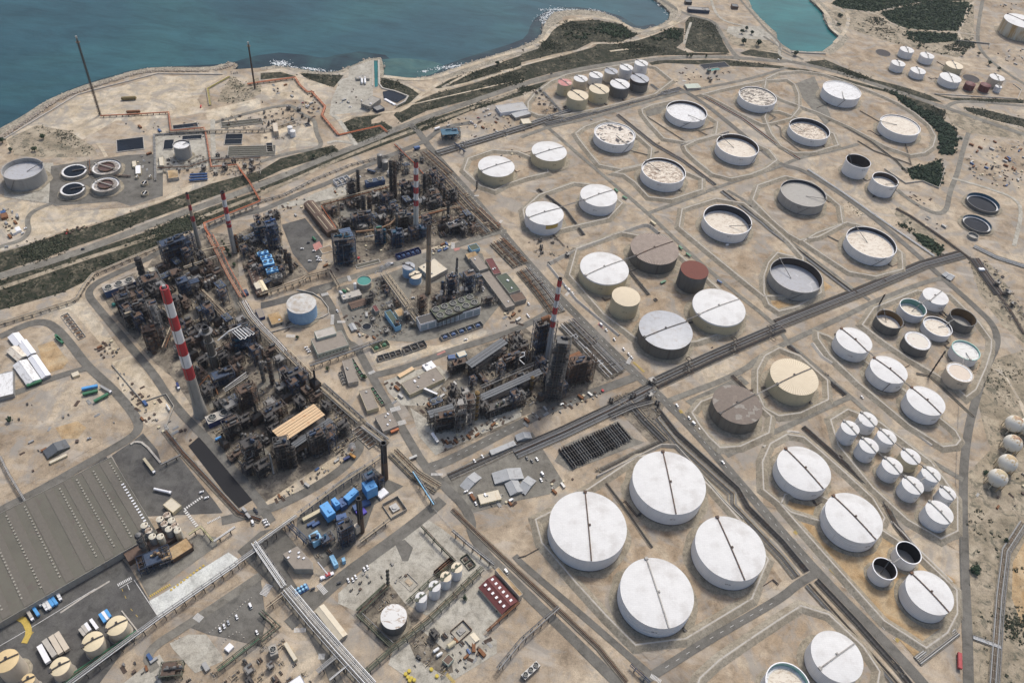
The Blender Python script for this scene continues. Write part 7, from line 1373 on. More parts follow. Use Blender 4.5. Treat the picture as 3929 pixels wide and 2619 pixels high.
duct('curved white pipe at the foot of the tallest chimney',[P('C0',1840,385,6),P('C0',1890,380,8),P('C0',1940,460,4)],.7,LGREY)
duct('orange elbow duct beside the tallest chimney',[P('C0',1800,420,5),P('C0',1880,330,12),P('C0',1930,400,10),P('C0',1965,500,3)],.8,RUST)
duct('rusty bulging flue above the black blue frame',[P('P',790,40,60),P('P',830,25,62),P('P',850,60,58)],3.0,RUST)
duct('orange elbow pipe on the right of the scaffold tower',[P('P',930,300,22),P('P',955,320,20),P('P',930,360,12)],1.2,RUST)
duct('white bent pipe between the slatted roofs',[P('P',620,235,14),P('P',690,225,14),P('P',690,245,14),P('P',655,262,14),P('P',690,295,12)],.7,PIPEW)
duct('silver pipe run on the left plant deck',[P('C0',2030,440,12),P('C0',2220,300,12)],.8,LGREY)
duct('grey slanting conveyor leg below the orange roof',[P('N',480,650,22),P('N',515,820,2)],1.0,LGREY)
def column(label,ctx,bx,by,tx,ty,r,m_,group=None,plat=None):
 p = P(ctx,bx,by);H = max(6,top_h(p,tx,ty,ctx));t = empty('process_column',p,0,label,'column',group)
 b = MB();b.cyl((0,0,0),(0,0,H),r,r*.96,20);b.cyl((0,0,H),(0,0,H+r*.5),r*.96,r*.3,20);b.build('shell',m_,t)
 for k in range(plat or max(2,int(H/7))):
  z = H*(k+.8)/((plat or max(2,int(H/7)))+.1);a = rnd.uniform(0,6)
  q = MB().ring((0,0),r,r+1.2,z,z+.3,16).build('platform',STEEL,t)
 MB().cyl((r+.5,.3,.5),(r+.5,.3,H+1),.3,.3,6).build('downcomer',BROWN,t);MB().box((-r-.4,0,0),(.5,.6,H)).build('ladder',STEEL,t);return t
for a in [('slim dark column at the left end of the central plant','B1',888,235,862,5,1.7,STEEL),('tallest brown column pair, left one, in the central plant','B1',1180,250,1172,-80,2.0,STEEL),('tallest brown column pair, right one, in the central plant','B1',1215,250,1208,-75,2.2,BROWN),('dark stout column before the boiler yard of the central plant','B1',935,440,922,235,2.6,STEEL),('bronze coloured column with white foot ring','B1',985,375,972,245,2.8,BROWN),
   ('slim column at the upper right of the pipe court','B1',1655,285,1645,165,1.5,STEEL),('slim column at the lower right of the pipe court','B1',1690,440,1680,290,1.5,STEEL),('dark column right behind the white red chimney','B1',1480,230,1462,40,2.4,STEEL),('pale grey column among the blue boilers','B1',1232,560,1222,400,1.6,GREY),
   ('grey concrete like column, first of four in a bay','K',820,1000,795,850,1.9,CONCW),('grey concrete like column, second of four in a bay','K',885,965,862,820,1.9,CONCW),('grey concrete like column, third of four in a bay','K',945,920,920,780,1.9,CONCW),('grey column, last of four in a bay','K',985,870,965,740,1.9,GREY),
   ('studded dark column at the car park side of the fan row','Q',488,640,470,475,2.0,STEEL),('dark column beside the studded one','Q',450,560,440,440,1.6,BROWN),('brown column tall and thin left of the orange elbows','M',718,870,665,610,1.9,BROWN),('grey brown thin column near the orange elbows','M',625,840,590,640,1.5,GREY),('golden brown column at the left of the long slatted roof','P',408,605,413,455,3.0,mat('golden_brown_cladding',(.2,.13,.05),.8,var=.3)),('golden brown short column beside the scaffold tower','P',727,435,727,368,2.4,MATS['golden_brown_cladding']),
   ('thick black quench column behind the corner fans','B0',1290,965,1232,800,3.6,STEEL),('rusty slim column left of the pale blue tank pit','B0',2150,740,2120,590,1.4,RUST),('dark column standing in the sooty front frames','N',700,760,680,590,2.2,STEEL),('slim steel column behind the orange roof','N',330,240,315,90,1.6,STEEL),('pale vessel column at the navy boiler frame','B1',1640,1130,1625,1010,1.7,STEELB),('dark olive mast in the tank court','D1',1150,690,1140,550,.6,OLIVE),('tall floodlight mast behind the white tank by the road','B1',1948,180,1948,105,.5,STEEL),('slanting tall mast by the pipe field of the open tanks','B3',1040,1228,1090,1125,.35,STEEL),('leaning thin mast in the pen of the beige stained tank','C3',1490,340,1600,85,.3,BROWN),
   ('brown stack leg near the tallest chimney, left','C0',1390,130,1330,0,2.4,BROWN),('dark column beside the blue legged frame','K',660,1080,640,930,1.8,STEEL),('petrol blue column in the central plant','B1',1120,660,1108,540,2.0,PETROL),('dark column in the lower central plant','P',640,330,636,230,1.8,STEEL)]:column(*a)
def drum(label,c,x0,y0,x1,y1,r,m_,h=1.0):
 a,b_ = P(c,x0,y0,h+r),P(c,x1,y1,h+r);o_ = Vector((a.x,a.y,0));t = empty('horizontal_drum',o_,0,label,'drum');a -= o_;b_ -= o_;u = (b_-a).normalized()
 q = MB();q.cyl(a,b_,r,r,20);q.cyl(a,a-u*r*.5,r,r*.3,20);q.cyl(b_,b_+u*r*.5,r,r*.3,20);q.build('shell',m_,t)
 for f in (.2,.8):p = a+(b_-a)*f;MB().box((p.x,p.y,0),(.6,r*1.7,h+r*.6),atan2(u.y,u.x)).build('saddle',CONCW,t)
for a in [('sky blue horizontal drum beside the plant road','C0',1945,905,2008,878,1.5,SKYB),('big orange horizontal drum beside the flare pipeline','A0',1145,1010,1260,1005,2.4,RUST,1.5),('olive brown drum lying on the bare headland','A0',1100,890,1222,882,3.0,mat('olive_brown_drum',(.2,.15,.06),.7,var=.2),.3),('small red drum on the headland','A0',1810,968,1812,950,1.2,REDP,.2),
   ('blue tube, rear one of the three beside the highway','B0',1715,48,1865,40,1.6,BLUE),('blue tube, middle one of the three beside the highway','B0',1712,72,1868,62,1.6,BLUE),('blue tube, front one of the three beside the highway','B0',1710,98,1870,86,1.6,BLUE),('white horizontal drum, left of two by the screen house','A1',912,712,914,752,2.0,WHITE),('white horizontal drum, right of two by the screen house','A1',940,710,943,752,2.0,WHITE),
   ('green drum at the end of the long paved strip','Q',672,335,695,360,1.6,GREENP),('cream drum in the rusty yard','D1',1690,1240,1750,1200,2.2,CREAM),('white drum, upper one of two in the rusty yard','D1',1560,1285,1605,1255,1.4,PIPEW),('white drum, lower one of two in the rusty yard','D1',1590,1325,1635,1295,1.4,PIPEW),('white drum beside green one on the small annex','B1',712,1100,735,1115,1.6,WHITE,5),('cream drum beside green one on the small annex','B1',775,1075,800,1095,1.6,CREAM,5),('green drum between the white and cream ones','B1',742,1088,768,1105,1.7,GREENP,5),
   ('white drum by the white loops pipe rack','C0',1500,590,1530,640,.8,PIPEW,2)]:drum(*a)
t = empty('round_pit',P('B1',957,1420),0,'round dark settling pit with concrete rim in the middle plant','basin');MB().ring((0,0),5.2,6.0,0,1.0,40).build('rim',CONCW,t);MB().disc((0,0),5.3,.45,0,40,1,True).build('water',POND,t)
t = empty('spherical_vessel',P('B0',1030,1232),0,'bright green ball vessel beside the corner cooling tower','vessel');MB().sphere((0,0,2.6),2.4,20).build('shell',TEAL,t);MB().cyl((0,0,0),(0,0,1),1.5,1.2,12).build('base',CONCW,t)
bld('dark brown flat deck of the silo block at its left end','D0',(1080,345,1160,480,1250,280),7,BROWN,BROWNR,'flat',name='process_building')
bld('rusty translucent roof panels at the right of the silo block','D0',(1490,375,1550,465,1660,225),6,BROWN,OCHRE,'flat',name='process_building')
bld('dirty deck carrying the ten round silos','D0',(1290,250,1370,390,1560,110),5,BROWN,BROWNR,'flat',name='process_building')
for k,(x,y,l) in enumerate([(1300,145,'leftmost'),(1340,192,'second from the left'),(1372,245,'front left'),(1440,90,'back middle'),(1480,132,'centre'),(1520,178,'front middle'),(1545,100,'back right'),(1575,145,'rightmost inner'),(1600,190,'front right'),(1445,245,'soot stained front'),(1505,50,'rearmost')]):
 p = P('D0',x,y,16);t = empty('silo',(p.x,p.y,0),0,'pale topped grimy silo of the silo block, the %s one' % l,'silo','silos of the lower left block')
 b = MB();b.cyl((0,0,0),(0,0,16),3.3,3.3,28,(0,0));b.build('wall',STAINW if k > 6 else GWALL,t);MB().disc((0,0),3.3,16,.7,28,3).build('roof',[STAINW,FRP,STAINW][k % 3],t);MB().cyl((1.5,1.2,16),(1.5,1.2,17.6),.6,.6,10).build('vent',BROWN,t)
column('slender grey tower with pipes in front of the silos','D0',1320,395,1255,225,2.6,GREY)
for x,y,l in ((1098,222,'upper'),(1130,292,'lower')):
 p = P('D0',x,y,8);t = empty('round_vat',(p.x,p.y,0),0,'round black brown vat beside the silo block, %s one' % l,'vat');MB().ring((0,0),4.6,5,0,8,32).build('wall',BROWN,t);MB().disc((0,0),4.7,7.2,0,32,1,True).build('surface',mat('sludge_black',(.03,.022,.02),.6),t)
def bay_row(label,c,q,h,n,wm,inner=STEEL):
 ce,L,W,a = rbox(c,q,h);t = empty('walled_bay',ce,a,label,'enclosure');b = MB();b.box((0,W/2,0),(L,.4,h));b.box((0,-W/2,0),(L,.4,h*.5))
 for k in range(n+1):b.box((-L/2+L*k/n,0,0),(.4,W-.4,h-.01))
 b.build('wall',wm,t)
 for k in range(n):
  e = MB();x = -L/2+L*(k+.5)/n;e.box((x,0,.05),(L/n*.45,W*.45,h*.55));e.cyl((x,0,h*.5),(x,0,h*.8),L/n*.15,L/n*.15,8);e.build('transformer',inner,t)
for a in [('yellow walled double bay with green transformers','C1',(1020,100,1165,45,1015,50),5,2,CREAM,GREENP),('row of grey walled transformer bays, lower left part','C1',(1065,190,1275,130,1050,150),4,4,CONCW,STEEL),('row of grey walled transformer bays, middle part','C1',(1300,120,1500,50,1285,70),5,3,CONCW,STEEL),('grey walled bays in front of the white facade house','B1',(1640,1530,2010,1400,1625,1490),4,5,CONCW,BLUE),
   ('green cooler bays beside the brown control block, upper row','C1',(800,185,905,350,830,165),3.5,5,CONCW,GREENP),('green cooler bays beside the cream courtyard block','C1',(985,440,1090,590,1015,425),3.5,5,CONCW,GREENP),('small louvre bays left of the brown control block','C1',(700,300,740,400,735,290),3,4,CONCW,GREY),('walled pump yard inside the turbine plant','R',(825,325,900,435,935,235),4,1,CONCW,LGREY),('olive walled pit beside the maroon warehouse','D1',(1800,440,1880,540,1870,410),3,2,OLIVE,BROWN),
   ('dark roofed pit row behind the white tanks','D1',(1560,560,1600,600,1730,460),4,3,BROWN,RUST),('cream fenced square in the bare yard','D1',(1250,640,1350,740,1330,580),1.2,1,CONCL,EARTH),('brown edged court above the twin cream panels','D1',(1710,1100,1790,1190,1820,990),2.5,1,BROWN,GREY),('long row of seven sunken brown settling cells','B0',(545,1320,705,1530,610,1290),1.6,7,CONCL,BROWN),
   ('ladder like row of walled trenches, upper part','C1',(610,570,760,720,640,540),2.5,5,CONCL,BROWN),('ladder like row of walled trenches, lower part','C1',(820,830,980,980,890,780),2.5,6,CONCL,BROWN),('row of five deep blue skid coolers','B1',(1240,800,1450,735,1225,760),4,5,DBLUE,BLUE),('white three bay open shelter at the back of the central plant','B1',(690,130,815,85,680,85),6,3,WHITE,CONCL)]:bay_row(*a)
def basin(label,c,q,h=1.2,water=POND,wm=CONCL,div=0,wd=.9):
 ce,L,W,a = rbox(c,q,h);t = empty('settling_basin',ce,a,label,'basin');b = MB()
 for x,y,dx,dy in ((0,W/2,L+wd,wd),(0,-W/2,L+wd,wd),(L/2,0,wd,W-wd),(-L/2,0,wd,W-wd)):b.box((x,y,0),(dx,dy,h))
 for k in range(div):b.box((0,-W/2+W*(k+1)/(div+1),0),(L-wd,wd*.6,h*.9))
 b.build('wall',wm,t);MB().box((0,0,0),(L-wd,W-wd,h*.35)).build('water',water,t)
SLG = mat('green_brown_sludge',(.075,.07,.045),.4,var=.4,scale=.2,vscale=(.3,2,1))
for a in [('large black water basin beside the orange pipeline','A0',(1055,1370,1300,1340,1052,1262)),('smaller black basin in the orange pipeline bend','A0',(1560,1166,1788,1140,1560,1130)),('dark walled pit left of the slim grey tank','A0',(1468,1350,1560,1345,1465,1262)),('dark pit strip behind the slim grey tank','A0',(1640,1262,1820,1250,1635,1225)),('twin dark square basins in the water works','A0',(2022,1302,2180,1298,2015,1210),1.2,POND,CONCW,1),('long green brown aeration basin','A0',(2050,1412,2480,1400,2040,1322),1.2,SLG,CONCW,4),('narrow brown basin on the upper side of the water works','A0',(2000,1150,2370,1110,1990,1105),1.2,SLG,CONCW,1),
   ('small black basin at the end of the aeration basin','A1',(58,1370,115,1365,55,1290),1.2,POND,CONCW),('square pair of dark cells in the loop road','A1',(408,1142,455,1132,405,1110),1.2,POND,CONCW,1),('sunken green black pond pit near the ten small tanks','A2',(1650,625,1880,600,1640,580),.8,POND,CONCW),('teal water in the pit corner near the ten small tanks','A2',(1690,645,1800,630,1690,618),.5,TEAL,CONCW),('brown mud pit in the beige yard right of the building row','B1',(870,890,1080,835,865,860),1.2,SLG,CONCL,0),('shallow cream lined pit left of it','B1',(560,760,660,730,570,700),.8,EARTH2,CONCL,0)]:basin(*a)
for x,y,r,l in ((1302,118,4.6,'upper yellow rimmed round filter'),(1305,210,4.6,'lower yellow rimmed round filter'),(1235,62,2.6,'small round filter left of the yellow rimmed ones'),(1352,60,2.6,'small round filter right of the yellow rimmed ones')):
 t = empty('round_filter',P('B0',x,y,4),0,l,'filter');t.location.z = 0;MB().ring((0,0),r-.5,r,0,4,28).build('wall',PIPEC,t);MB().disc((0,0),r-.4,3.4,0,28,1,True).build('water',POND,t);MB().box((0,0,4),(.9,r*2,.5)).build('scraper_bridge',PIPEW,t)
def mk_protos():
 out = []
 far = Vector((0,0,0))
 def add(nm,cat,fn): 
  t = empty(nm,far,0,'x',cat);fn(t);out.append(t);return t
 for (L,W,H,fm) in ((11,8,14,STEEL),(8,8,19,STEELB),(14,7,9,BROWN),(10,10,11,GREY)):
  t = frame_unit(far,L,W,H,0,'x',fm=fm,dense=1.3);out.append(t)
 def exch(t):
  for k in range(3):b = MB();b.cyl((-3.5,(k-1)*2.6,2),(3.5,(k-1)*2.6,2),.95,.95,12);b.build('vessel',(GREY,BROWN,STEEL)[k],t)
  b = MB();b.box((-2,0,0),(.6,7,1.2));b.box((2,0,0),(.6,7,1.2));b.build('saddle',CONCW,t);b = MB();tubes_random(b,9,8,4,9);b.build('pipework',[BROWN,STEEL,GREY,PIPEC],t)
 add('heat_exchanger','heat exchanger',exch)
 def tang(t):
  b = MB();tubes_random(b,13,9,3.4,26,(.18,.42));b.build('pipework',[BROWN,STEEL,GREY,PIPEC],t)
  for k in range(4):b = MB();x,y = rnd.uniform(-5,5),rnd.uniform(-3,3);b.box((x,y,0),(1.8,.9,.5));b.cyl((x-.8,y,1),(x+.8,y,1),.5,.5,8);b.build('pump',rnd.choice((BLUE,GREY,STEEL)),t)
 add('pump_manifold','pump station',tang)
 def vd(t):
  for k,(x,y,r,h) in enumerate(((-3,0,1.5,8),(1,1.5,1.2,10),(4,-1,1.0,7))):b = MB();b.cyl((x,y,0),(x,y,h),r,r,14);b.cyl((x,y,h),(x,y,h+r*.5),r,r*.3,14);b.build('vessel',(DWALL,GREY,BROWN)[k],t)
  MB().box((0,0,4.4),(11,5,.2)).build('deck',STEEL,t);b = MB();tubes_random(b,11,6,7,14);b.build('pipework',[BROWN,STEEL,GREY,LGREY],t)
 add('vessel_group','vessel group',vd)
 def fur(t):
  MB().box((0,0,2),(10,6,8)).build('casing',BROWN,t);b = MB();b._a([(-5,-3,10),(5,-3,10),(5,3,10),(-5,3,10),(-2,-1,13),(2,-1,13),(2,1,13),(-2,1,13)],[(0,1,5,4),(1,2,6,5),(2,3,7,6),(3,0,4,7)]);b.cyl((0,0,13),(0,0,22),1.1,1.0,12,(0,0));b.build('hood',STEEL,t)
  b = MB()
  for i in (-1,0,1):
   for j in (-1,1):b.box((i*4.6,j*2.8,0),(.6,.6,2));b.box((i*4.6,j*3.1,2),(.35,.3,8))
  b.build('frame',STEEL,t);b = MB();tubes_random(b,11,8,9,12);b.build('pipework',[BROWN,STEEL,GREY,RUST],t)
 add('fired_heater','furnace',fur)
 def afan(t):
  MB().box((0,0,8.5),(12,8,1.4)).build('casing',STEELB,t);fans(t,[(-3,0),(3,0)],2.4,9.9,GREY,.8)
  b = MB()
  for i in (-1,0,1):
   for j in (-1,1):b.box((i*5.6,j*3.6,0),(.5,.5,8.5))
  b.build('frame',STEEL,t);b = MB();tubes_random(b,11,7,7,16);b.build('pipework',[BROWN,STEEL,GREY,LGREY],t)
 add('fin_fan_cooler','cooling unit',afan)
 def pump(t):
  for k in range(3):b = MB();b.box((0,(k-1)*1.8,0),(2.6,1.1,.5));b.cyl((-1,(k-1)*1.8,1.1),(.9,(k-1)*1.8,1.1),.5,.5,10);b.build('pump',(GREY,STEEL,BROWN)[k],t)
 add('pump_set','pumps',pump)
 return out
PR = mk_protos();used_p = set()
OCC = [(P(c,x,y).x,P(c,x,y).y,r) for c,x,y,r in [('C0',1890,600,6),('C0',2020,560,6),('C0',2150,520,6),('C0',2260,475,6),('C1',20,420,6),('C1',120,340,6),('C1',230,320,6),('K',1190,870,7),('K',1250,1000,7),('K',1310,1150,7),('K',1370,1290,7),('K',1430,1410,7),('L',830,440,13),('B1',780,400,13),('B1',780,470,9),('P',335,420,9),('N',400,650,9)]]
for o_ in COL.objects:
 if o_.parent is None and o_.type == 'EMPTY' and o_.get('category') not in ('pipeline','pipe rack') and o_ not in PR:OCC.append((o_.location.x,o_.location.y,7.0 if o_.get('category') != 'storage tank' else 20))
LM = [(P('C0',1815,680),'the tallest chimney'),(P('B0',2115,745),'the right slim chimney'),(P('B0',1800,700),'the left slim chimney'),(P('B1',1402,590),'the white red chimney'),(P('B1',1511,1115),'the rusty tan chimney'),(P('C2',235,165),'the chimney by the scaffold tower'),(P('C1',1122,1255),'the corner black chimney'),(P('D1',910,200),'the middle black chimney'),(P('C0',1940,250),'the sooty round tower'),
  (P('M',430,540),'the white pipe loops'),(P('N',700,540),'the orange roof'),(P('B0',1090,1130),'the corner cooling tower'),(P('B0',1290,965),'the thick quench column'),(P('K',470,1140),'the blue legged frame'),(P('B0',1640,830),'the large navy frame'),(P('K',900,960),'the four grey columns'),(P('L',470,790),'the rusty furnace block'),(P('N',320,250),'the round court'),(P('Q',350,450),'the blue scaffold frame'),(P('K',1940,560),'the sky blue fans'),
  (P('B1',770,870),'the tall navy frame'),(P('B1',490,440),'the long brown shed'),(P('B1',1200,250),'the twin tall columns'),(P('B1',985,375),'the bronze column'),(P('B1',1040,150),'the twin fan cooling tower'),(P('B1',1245,710),'the curved pipe boiler'),(P('B1',1770,580),'the white hooded cooler'),(P('B1',1670,300),'the pipe court columns'),(P('B1',960,1100),'the green water tank'),(P('B1',957,1420),'the round pit'),(P('B1',1700,1400),'the white facade house'),(P('B1',1370,1040),'the pale blue pair'),
  (P('P',850,510),'the scaffold tower'),(P('P',500,330),'the upper slatted roof'),(P('P',620,480),'the lower slatted roof'),(P('P',240,670),'the lattice roof'),(P('D1',1200,1080),'the white topped court tank'),(P('D1',1600,850),'the four white tanks'),(P('D1',2150,850),'the maroon warehouse'),(P('D1',1660,1440),'the brown roofed hut'),(P('D1',110,1350),'the lone fan'),(P('D0',1460,300),'the silo block'),(P('D0',1080,1200),'the cream tanks'),(P('D0',1850,1440),'the grey hut'),
  (P('C2',650,1000),'the coil bank'),(P('C1',2060,1450),'the triple bay building'),(P('C0',830,500),'the blue covered lorry'),(P('C0',500,1050),'the machinery house'),(P('A1',1720,1260),'the blue steel shelter'),(P('A1',2200,1020),'the office blocks'),(P('A2',500,960),'the ten small tanks'),(P('B2',200,560),'the mustard patched tank'),(P('B3',1980,350),'the dark water basins'),(P('A0',1650,1400),'the slim grey tank'),(P('A1',280,1220),'the small white tank pair'),(P('A2',1760,620),'the pond pit'),
  (P('C3',2200,1000),'the spheres'),(P('A3',2250,1480),'the right edge yard'),(P('B0',100,500),'the left edge cabins'),(P('A1',950,920),'the pump station'),(P('C1',1450,400),'the brown workshop'),(P('D1',650,1050),'the cream gable house')]
USEDL = {}
def where_of(x,y,nm):
 ls = sorted(LM,key=lambda q:(q[0].x-x)**2+(q[0].y-y)**2)
 for p,s in ls[:4]:
  dx,dy = x-p.x,y-p.y;d = hypot(dx,dy);k = ('right of' if dx > 0 else 'left of') if abs(dx) > abs(dy) else ('behind' if dy > 0 else 'in front of')
  dg = ('slightly behind' if dy > 0 else 'slightly forward') if abs(dx) > abs(dy) else ('slightly right' if dx > 0 else 'slightly left')
  for l in (nm+(' just ' if d < 25 else ' farther ')+k+' '+s,nm+(' close ' if d < 25 else ' farther ')+k+' '+s+', '+dg):
   if l not in USEDL and len(l.split()) <= 16:USEDL[l] = 1;return l
 return nm+' near '+ls[0][1]
for o_ in COL.objects:
 if o_.parent is None and o_.get('category') == 'pipe rack':
  for ch in o_.children:
   if ch.name.startswith('support'):OCC.append((o_.location.x+ch.location.x,o_.location.y+ch.location.y,5.0))
def place_proto(i,x,y,rz,label,group,sc=None):
 t = PR[i]
 if i not in used_p:
  used_p.add(i);t.location = (x,y,0);t.rotation_euler = (0,0,rz);t['label'] = label;t['group'] = group
  if sc:t.scale = sc
  return t
 return copy_tree(t,Vector((x,y,0)),rz,label,group,scale=sc)
KN = ['dark steel process frame','navy steel process frame','brown low process frame','grey steel process frame','set of three heat exchangers','low tangle of pipes and pumps','group of upright vessels','brown fired heater with hood and stack','fin fan cooler on a pipe frame','set of three pumps']
CNT = {}
def fill(poly,ga,where,wts,n,dmin,smin=.8,smax=1.15):
 xs = [p.x for p in poly];ys = [p.y for p in poly];pl = 0
 for _ in range(n*30):
  if pl >= n:break
  x,y = rnd.uniform(min(xs),max(xs)),rnd.uniform(min(ys),max(ys))
  if not in_poly(x,y,poly):continue
  i = rnd.choices(range(len(PR)),wts)[0];rr = dmin*(.5 if i in (9,5) else .62)
  if any((x-a)**2+(y-b)**2 < (rr+c*.6)**2 for a,b,c in OCC):continue
  OCC.append((x,y,rr));pl += 1;s = rnd.uniform(smin,smax)
  place_proto(i,x,y,ga+rnd.choice((0,pi/2,pi,-pi/2)),where_of(x,y,KN[i]),KN[i]+' '+where,(s,s,s*rnd.uniform(.8,1.3)))
GA,GB = R_(-41),R_(-53.5)
UL = T('B0',1080,1180,1330,960,1480,900,1800,800,1990,760,2130,1200,2351,1420)+T('C1',380,330,560,480,860,900,700,1050)+T('C0',2250,1250,1980,980,1960,560,1870,560,1620,130)+T('B0',1180,1400)
fill(UL,GA,'in the left plant',(15,9,12,6,5,12,8,4,4,4),200,10.4,.95,1.3)
fill(T('B0',2130,620,2351,510)+T('B1',150,430,185,700,330,900,60,1070)+T('B0',2330,1130,2220,800),GA,'in the upper left plant',(6,14,5,4,5,8,6,1,5,4),56,9.4)
fill(T('B1',560,350,900,260,1030,180,1400,110,1520,60,1690,190,2010,560,1780,620,1560,600,1380,640,1250,650,950,600,880,540,690,530),GB,'in the central plant',(13,11,10,4,5,10,7,2,4,4),130,10.4,.9,1.25)
fill(T('A1',1060,1568,1250,1450,1500,1400,1560,1568),GB,'at the back of the central plant',(5,2,5,5,6,12,8,1,3,8),12,12)
fill(T('B1',980,1000,1100,980,1400,1400,1180,1540,900,1300,1000,1180),GB,'in the middle plant',(4,2,4,5,5,12,6,1,1,8),60,7.5,.45,.8)
fill(T('B1',1580,1130,1660,1000,1950,960,2000,1120,1900,1230,1540,1330),GB,'behind the white facade house',(6,9,3,4,4,10,6,0,2,6),30,7.8,.5,.85)
fill(T('P',100,560,260,480,520,220,560,160,640,130,740,260,930,330,1060,390,900,480,740,520,480,620,180,680),R_(36),'in the lower central plant',(11,6,10,7,6,12,8,1,3,6),90,9.2)
fill(T('D1',900,910,1130,700,1330,860,1400,960,1210,1180,1060,1050,1050,900),R_(49),'in the olive pipe court',(0,0,0,4,4,12,3,0,0,8),14,9,.5,.8)
fill(T('D1',1340,1180,1450,1090,1600,1160,1830,1100,1890,1250,1760,1480,1640,1500,1400,1350),R_(49),'in the rusty yard near the bottom',(1,0,3,3,6,12,4,0,0,10),24,8.5,.5,.8)
fill(T('D0',1560,1450,1850,1500,2100,1380,2351,1300)+T('D1',120,1400,300,1568)+T('D0',1560,1600),R_(49),'in the green pipe plant at the bottom edge',(3,0,4,5,5,12,4,0,1,8),34,9,.5,.85)
fill(T('D1',0,1080,200,1230,330,1400,480,1560,120,1560,0,1380),R_(49),'beside the lone cooling fan',(1,0,2,3,4,10,3,0,0,8),12,9,.5,.8)
fill(T('R',160,420,300,300,600,120,760,60,860,160,700,300,560,700,380,760,240,760),R_(49),'in the sky blue turbine plant',(0,6,0,0,3,8,2,0,0,10),26,8.5,.5,.8)
fill(T('D0',1080,350,1270,200,1640,180,1750,360,1380,580,1280,560),R_(49),'around the silo block',(1,0,4,1,3,10,3,0,0,6),10,9,.5,.8)
fill(T('B1',1700,520,1900,470,2010,580,1760,640),GB,'under the white hooded cooler',(1,2,2,1,2,6,2,0,0,4),6,9,.5,.8)
fill(T('A2',60,850,180,810,400,1060,230,1090),R_(-53),'in the dark coil yard left of the ten small tanks',(0,0,1,3,4,12,2,0,0,8),26,7.5,.5,.75)
fill(T('A2',1640,650,1880,620,1880,700,1700,740),R_(-20),'beside the pond pit near the ten small tanks',(0,1,1,1,4,10,2,0,0,8),9,8,.5,.8)
fill(T('B2',60,640,340,600,500,660,490,780,150,810),R_(30),'between the white pair and the concrete bank',(0,1,0,2,3,12,2,0,0,8),16,8,.5,.75)
fill(T('C2',770,560,1180,390,1260,600,1250,800,1080,720),R_(36),'where the pipe tracks meet by the main road',(0,0,1,4,5,14,2,0,0,8),26,8,.5,.75)
fill(T('B3',1980,880,2100,860,2351,1250,2351,1400,2200,1350),R_(-53),'in the dark field at the far right',(0,0,1,3,5,12,2,0,0,10),22,9,.5,.8)
fill(T('A3',1830,1400,2351,1240,2400,1640,1880,1620),R_(-20),'in the storage yard at the right edge',(0,0,0,1,4,8,2,0,0,12),20,10,.5,.8)
fill(T('A0',1430,1430,1900,1400,2351,1440,2351,1560)+T('B0',1950,60,1480,30),R_(10),'in the water works',(0,0,1,3,5,12,4,0,0,8),60,7.2,.45,.7)
fill(T('A1',0,1000,130,960,330,1000,340,1050,130,1110,230,1250,0,1260),R_(10),'in the water works loop',(0,0,0,3,4,10,4,0,0,8),24,7.5,.45,.75)
ORD = 'first second third fourth fifth sixth seventh eighth ninth tenth eleventh twelfth thirteenth'.split()
fill(T('A0',1950,1060,2351,1000)+T('A1',330,960,480,1100,360,1200,0,1180)+T('A0',1980,1200),R_(10),'in the upper water works',(0,0,0,2,4,10,3,0,0,8),34,7.5,.45,.7)
cb = P('C2',650,990);qa,qb = P('C2',390,1090),P('C2',930,830);an = ang(qa,qb);L = (qb-qa).length
for k in range(26):
 p = qa+(qb-qa)*((k+.5)/26);t = empty('tube_bundle',p,an+pi/2,('%s dark tube bundle from the lower left end of the coil bank' % ORD[k]) if k < 13 else ('%s dark tube bundle from the upper right end of the coil bank' % ORD[25-k]),'tube bundle','tube bundles of the long coil bank')
 b = MB()
 for j in range(3):b.cyl((-13+rnd.uniform(-2,1),0,.8+j*1.3),(12+rnd.uniform(-1,2),0,.8+j*1.3),.62,.62,8)
 b.build('tube',rnd.choice((STEEL,STEEL,DWALL)),t);b = MB()
 for j in range(4):b.box((-10+j*6.5,0,0),(.5,1.9,4.6))
 b.build('saddle',STEEL,t)
for k in range(26):
 p = P('C2',70+rnd.uniform(-15,15)+0,0) if 0 else None
for c,x,y,l in [('A2',1240,1295,'the peeling roof tank'),('A2',1405,1415,'the mottled brown roof'),('B2',2235,505,'the black lined tank corner'),('B3',45,505,'the grey open tank pen gate'),('B3',245,655,'the crossing of the farm pipe corridor'),('B3',60,1430,'the silver roof pipe track end'),('B3',690,1190,'the dark grey open tank corner'),('B3',1090,1010,'the long dark track middle'),('B3',830,1110,'the long dark track crossing'),('C3',690,1070,'the trench left of the small tanks'),('C3',820,1220,'the trench lower bend'),('C3',1030,1390,'the trench lower end'),('D3',1200,60,'the lowest small tank pen'),('D3',1180,1390,'the bottom road pipe bend'),('C3',560,320,'the cream tank pen exit'),('C3',640,400,'the row of three pen corner'),('C2',690,1190,'the retaining wall gap'),('D3',1230,1480,'the bottom edge road side'),('B2',1090,1040,'the ribbed brown tank bundle'),('B2',1210,1180,'the plain cream tank gap'),('D2',2200,170,'the main road track'),('C2',1720,80,'the broad track crossing'),('C2',1960,380,'the patchwork tank outlet'),('A3',600,1090,'the loop pen inlet'),('B2',2060,340,'the farm corridor middle'),('A2',2090,1090,'the rusty corridor loop')]:
 place_proto(rnd.choice((4,5,9)),P(c,x,y).x,P(c,x,y).y,GB,'dark valve manifold at '+l,'valve manifolds in the tank farm',(.62,.62,.7))
